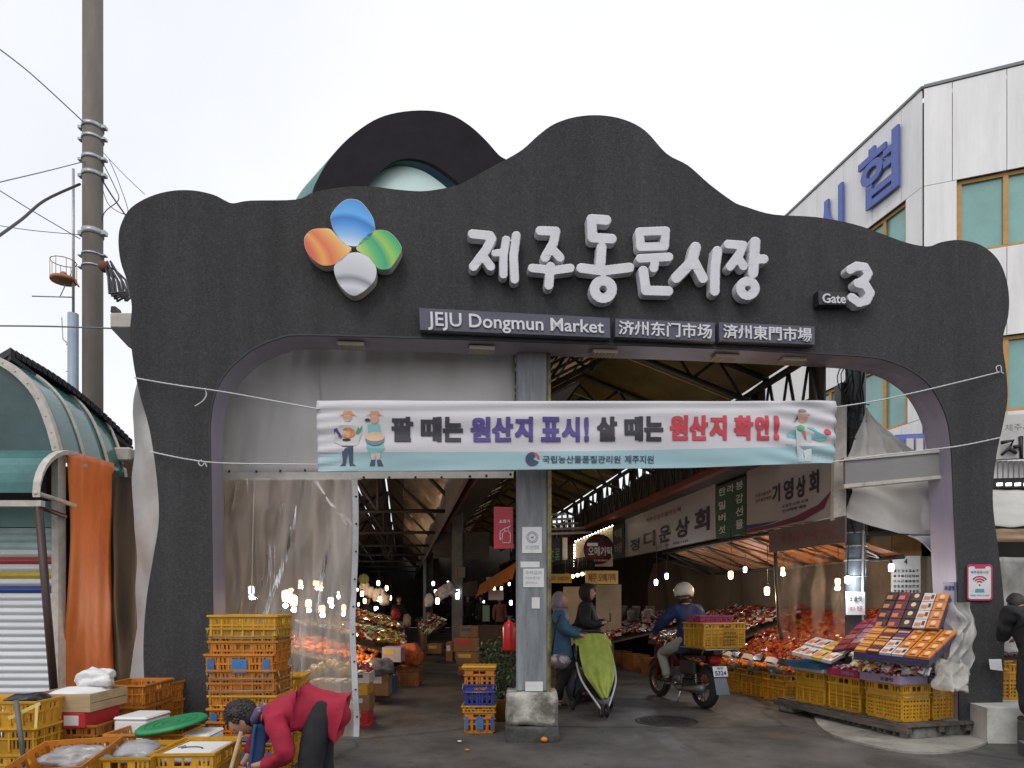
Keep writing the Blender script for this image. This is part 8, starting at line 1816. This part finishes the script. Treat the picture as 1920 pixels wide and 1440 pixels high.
for i in range(4):
    for j in range(10): x = 1036+j*8; y = 1052+i*6-j*1.2; q.slab([P(x, y+9, 15.2-i*.15), P(x+7.5, y+7.9, 15.2-i*.15), P(x+7.5, y, 15.5-i*.15), P(x, y+1.1, 15.5-i*.15)], (0, -.02, 0))
q.build('shingle_awning', m_roofd, ks, world=True, recalc=True)
for i in range(5): q = MB(); q.ball(P(1056+i*9, 1085-i*2.2, 14.6), .04, 2); q.build('awning_bulb', mSm, ks, world=True)
m_yb = mat('yellow_board', (.50, .33, .03), rough=.5)
for (x0, x1, y0, y1) in ((1026, 1072, 1076, 1093), (1098, 1159, 1070, 1095)):
    q = MB(); q.slab([P(x0, y1, 14.5), P(x1, y1, 14.5), P(x1, y0, 14.5), P(x0, y0, 14.5)], (0, .06, 0)); bdd = q.build('yellow_board', m_yb, ks, world=True, recalc=True)
    q = MB(); textq(q, '제주 오메기떡', [P(x0+5, y1-4, 14.48), P(x1-5, y1-4, 14.48), P(x1-5, y0+5, 14.48), P(x0+5, y0+5, 14.48)], bold=.02); o = q.build('lettering', mat('red_board_ink', (.3, .05, .02)), bdd)
    for v in o.data.vertices: v.co -= ks.location
q = MB(); q.slab([P(1056, 1210, 15.6), P(1092, 1210, 15.6), P(1092, 1100, 15.6), P(1056, 1100, 15.6)], (0, .1, 0)); q.slab([P(1118, 1190, 15.7), P(1165, 1190, 15.7), P(1165, 1096, 15.7), P(1118, 1096, 15.7)], (0, .1, 0)); q.build('cream_wall', mat('cream_wall', (.40, .32, .22), rough=.7), ks, world=True, recalc=True)
q = MB(); q.slab([P(1102, 1120, 15.3), P(1118, 1120, 15.3), P(1118, 1092, 15.3), P(1102, 1092, 15.3)], (0, .03, 0)); q.build('picture_frame', m_blk, ks, world=True, recalc=True)
q = MB(); q.slab([P(1026, 1075, 16), P(1054, 1070, 16), P(1054, 1008, 16), P(1026, 1014, 16)], (0, .1, 0)); bk = q.build('black_shop_sign', m_blk, recalc=True); tag(bk, 'black shop sign with green and white characters right of the pillar', 'sign')
q = MB(); textq(q, '초록', [P(1030, 1058, 15.97), P(1050, 1055, 15.97), P(1050, 1028, 15.97), P(1030, 1030, 15.97)], bold=.0); q.build('lettering', mat('green_ink', (.12, .3, .12)), bk)
q = MB(); q.slab([P(1055, 1078, 15.9), P(1064, 1078, 15.9), P(1064, 1008, 15.9), P(1055, 1008, 15.9)], (0, .1, 0)); tag(q.build('white_column_panel', m_frame, recalc=True), 'narrow white upright panel between the black sign and the cream gable board', 'panel')
# slats overhead near there
for i in range(5):
    q = MB(); q.slab([P(1030, 1003-i*9, 17+i), P(1110-i*4, 1000-i*9, 17+i), P(1110-i*4, 996-i*9, 17+i), P(1030, 999-i*9, 17+i)], (0, .05, 0)); q.build('pale_slat', m_hem, ks, world=True, recalc=True)
# orange rolled awning left of the pillar, far shop fronts
q = MB(); a, b2 = P(900, 1096, 18), P(970, 1052, 12.5)
q.grid(lambda u, v: a.lerp(b2, u)+Vector((.03*math.sin(u*90)*v-.12*v, 0, -.36*v*(1-.12*abs(math.sin(u*28))))), 90, 6); tag(q.build('orange_awning', mat('orange_vinyl', (.45, .14, .02), rough=.5, var=.2)), 'orange scalloped awning valance running along the stalls left of the pillar', 'awning')
fr_ = thing('far_shop_front', 'pale lit shop front beyond the pillar at the left passage side', 'shop front', tuple(P(925, 1190, 18)))
q = MB(); q.slab([P(912, 1100, 18), P(945, 1100, 18), P(945, 1082, 18), P(912, 1082, 18)], (0, .1, 0)); q.build('teal_sign_board', mat('pale_teal_board', (.30, .42, .38), rough=.5), fr_, world=True, recalc=True)
q = MB(); q.slab([P(916, 1125, 18), P(944, 1125, 18), P(944, 1106, 18), P(916, 1106, 18)], (0, .1, 0)); q.build('white_sign_board', m_wh, fr_, world=True, recalc=True)
q = MB(); q.slab([P(893, 1215, 18.5), P(968, 1215, 18.5), P(968, 1172, 18.5), P(893, 1172, 18.5)], (0, .2, 0)); q.build('brown_counter', mat('brown_counter', (.12, .075, .055), rough=.6), fr_, world=True, recalc=True)
q = MB(); q.slab([P(869, 1118, 19), P(895, 1118, 19), P(895, 1088, 19), P(869, 1093, 19)], (0, .05, 0)); q.build('grey_blind', m_fascia, fr_, world=True, recalc=True)
q = MB(); q.slab([P(905, 1165, 16.5), P(918, 1165, 16.5), P(918, 1135, 16.5), P(905, 1135, 16.5)], (0, .03, 0)); tag(q.build('small_green_board', mat('board_green', (.12, .25, .12), rough=.5), recalc=True), 'small green notice board beyond the round column', 'sign')
q = MB(); q.slab([P(853, 1083, 16.9), P(872, 1083, 16.9), P(872, 1063, 16.9), P(853, 1063, 16.9)], (0, .03, 0)); tag(q.build('column_notice', mat('beige_notice', (.16, .145, .11), rough=.6), recalc=True), 'beige notice fixed high on the round column', 'notice')
# stall post, clear sheet and orange slatted awning
q = MB(); q.tube([P(1453, 1000, 9.35), P(1455, 1080, 9.35), P(1461, 1170, 9.35), P(1466, 1200, 9.35)], .025, 6); tag(q.build('stall_post', m_bar), 'thin dark crooked stall post beside the clear sheet', 'post')
m_clr = film_mat('clear_sheet', .93, (.5, .45, .4), 1.12)
q = MB(); q.grid(lambda u, v: P(1460+125*u, 1035+165*v, 9.3-.8*u)+Vector((0, .05*noise.noise(Vector((u*6, v*5, 2)))+.02*noise.noise(Vector((u*18, v*14, 5))), 0)), 50, 40); tag(q.build('clear_sheet', m_clr), 'clear wrinkled plastic sheet hanging before the heaped sweets', 'plastic sheet')
aw = thing('slatted_awning', 'orange brown slatted awning underside below the shop signs', 'awning', tuple(WR(3.5, 3, 2.3)))
for i in range(16):
    q = MB(); s0 = 1.2+i*.3; q.slab([WR(3.66, s0, 2.42), WR(3.66, s0+.22, 2.42), WR(4.7, s0+.05, 2.02), WR(4.7, s0-.17, 2.02)], (0, 0, .015)); q.build('slat', mat('awning_brown', (.26, .11, .035), rough=.7, var=.3), aw, world=True, recalc=True)
q = MB(); q.tube([WR(4.7, 1, 2.0), WR(4.7, 6.3, 2.0)], .03, 6); q.tube([WR(3.66, 1, 2.4), WR(3.66, 6.3, 2.4)], .025, 6)
for i in range(7): q.tube([WR(3.66, 1+i*.85, 2.4), WR(4.7, 1.4+i*.85, 2.0)], .014, 4); q.tube([WR(3.66, 1.85+i*.85, 2.4), WR(4.7, 1.4+i*.85, 2.0)], .014, 4)
q.build('awning_frame', m_bar, aw, world=True)
# litter
for px, py, m, lb in ((1020, 1391, m_mand, 'single mandarin lying at the foot of the concrete plinth'), (862, 1392, m_foam, 'small white scrap on the asphalt of the left passage'), (876, 1408, m_mand, 'orange peel scrap on the asphalt before the left passage')):
    c = G(px, py); s_ = .035 if m is m_mand and px == 1020 else .022; q = MB(); q.ball((c.x, c.y-.02, s_*.8), s_, 2, (1.1, 1, .85 if px == 1020 else .35)); tag(q.build('mandarin' if px == 1020 else 'litter_scrap', m), lb, 'fruit' if px == 1020 else 'litter')
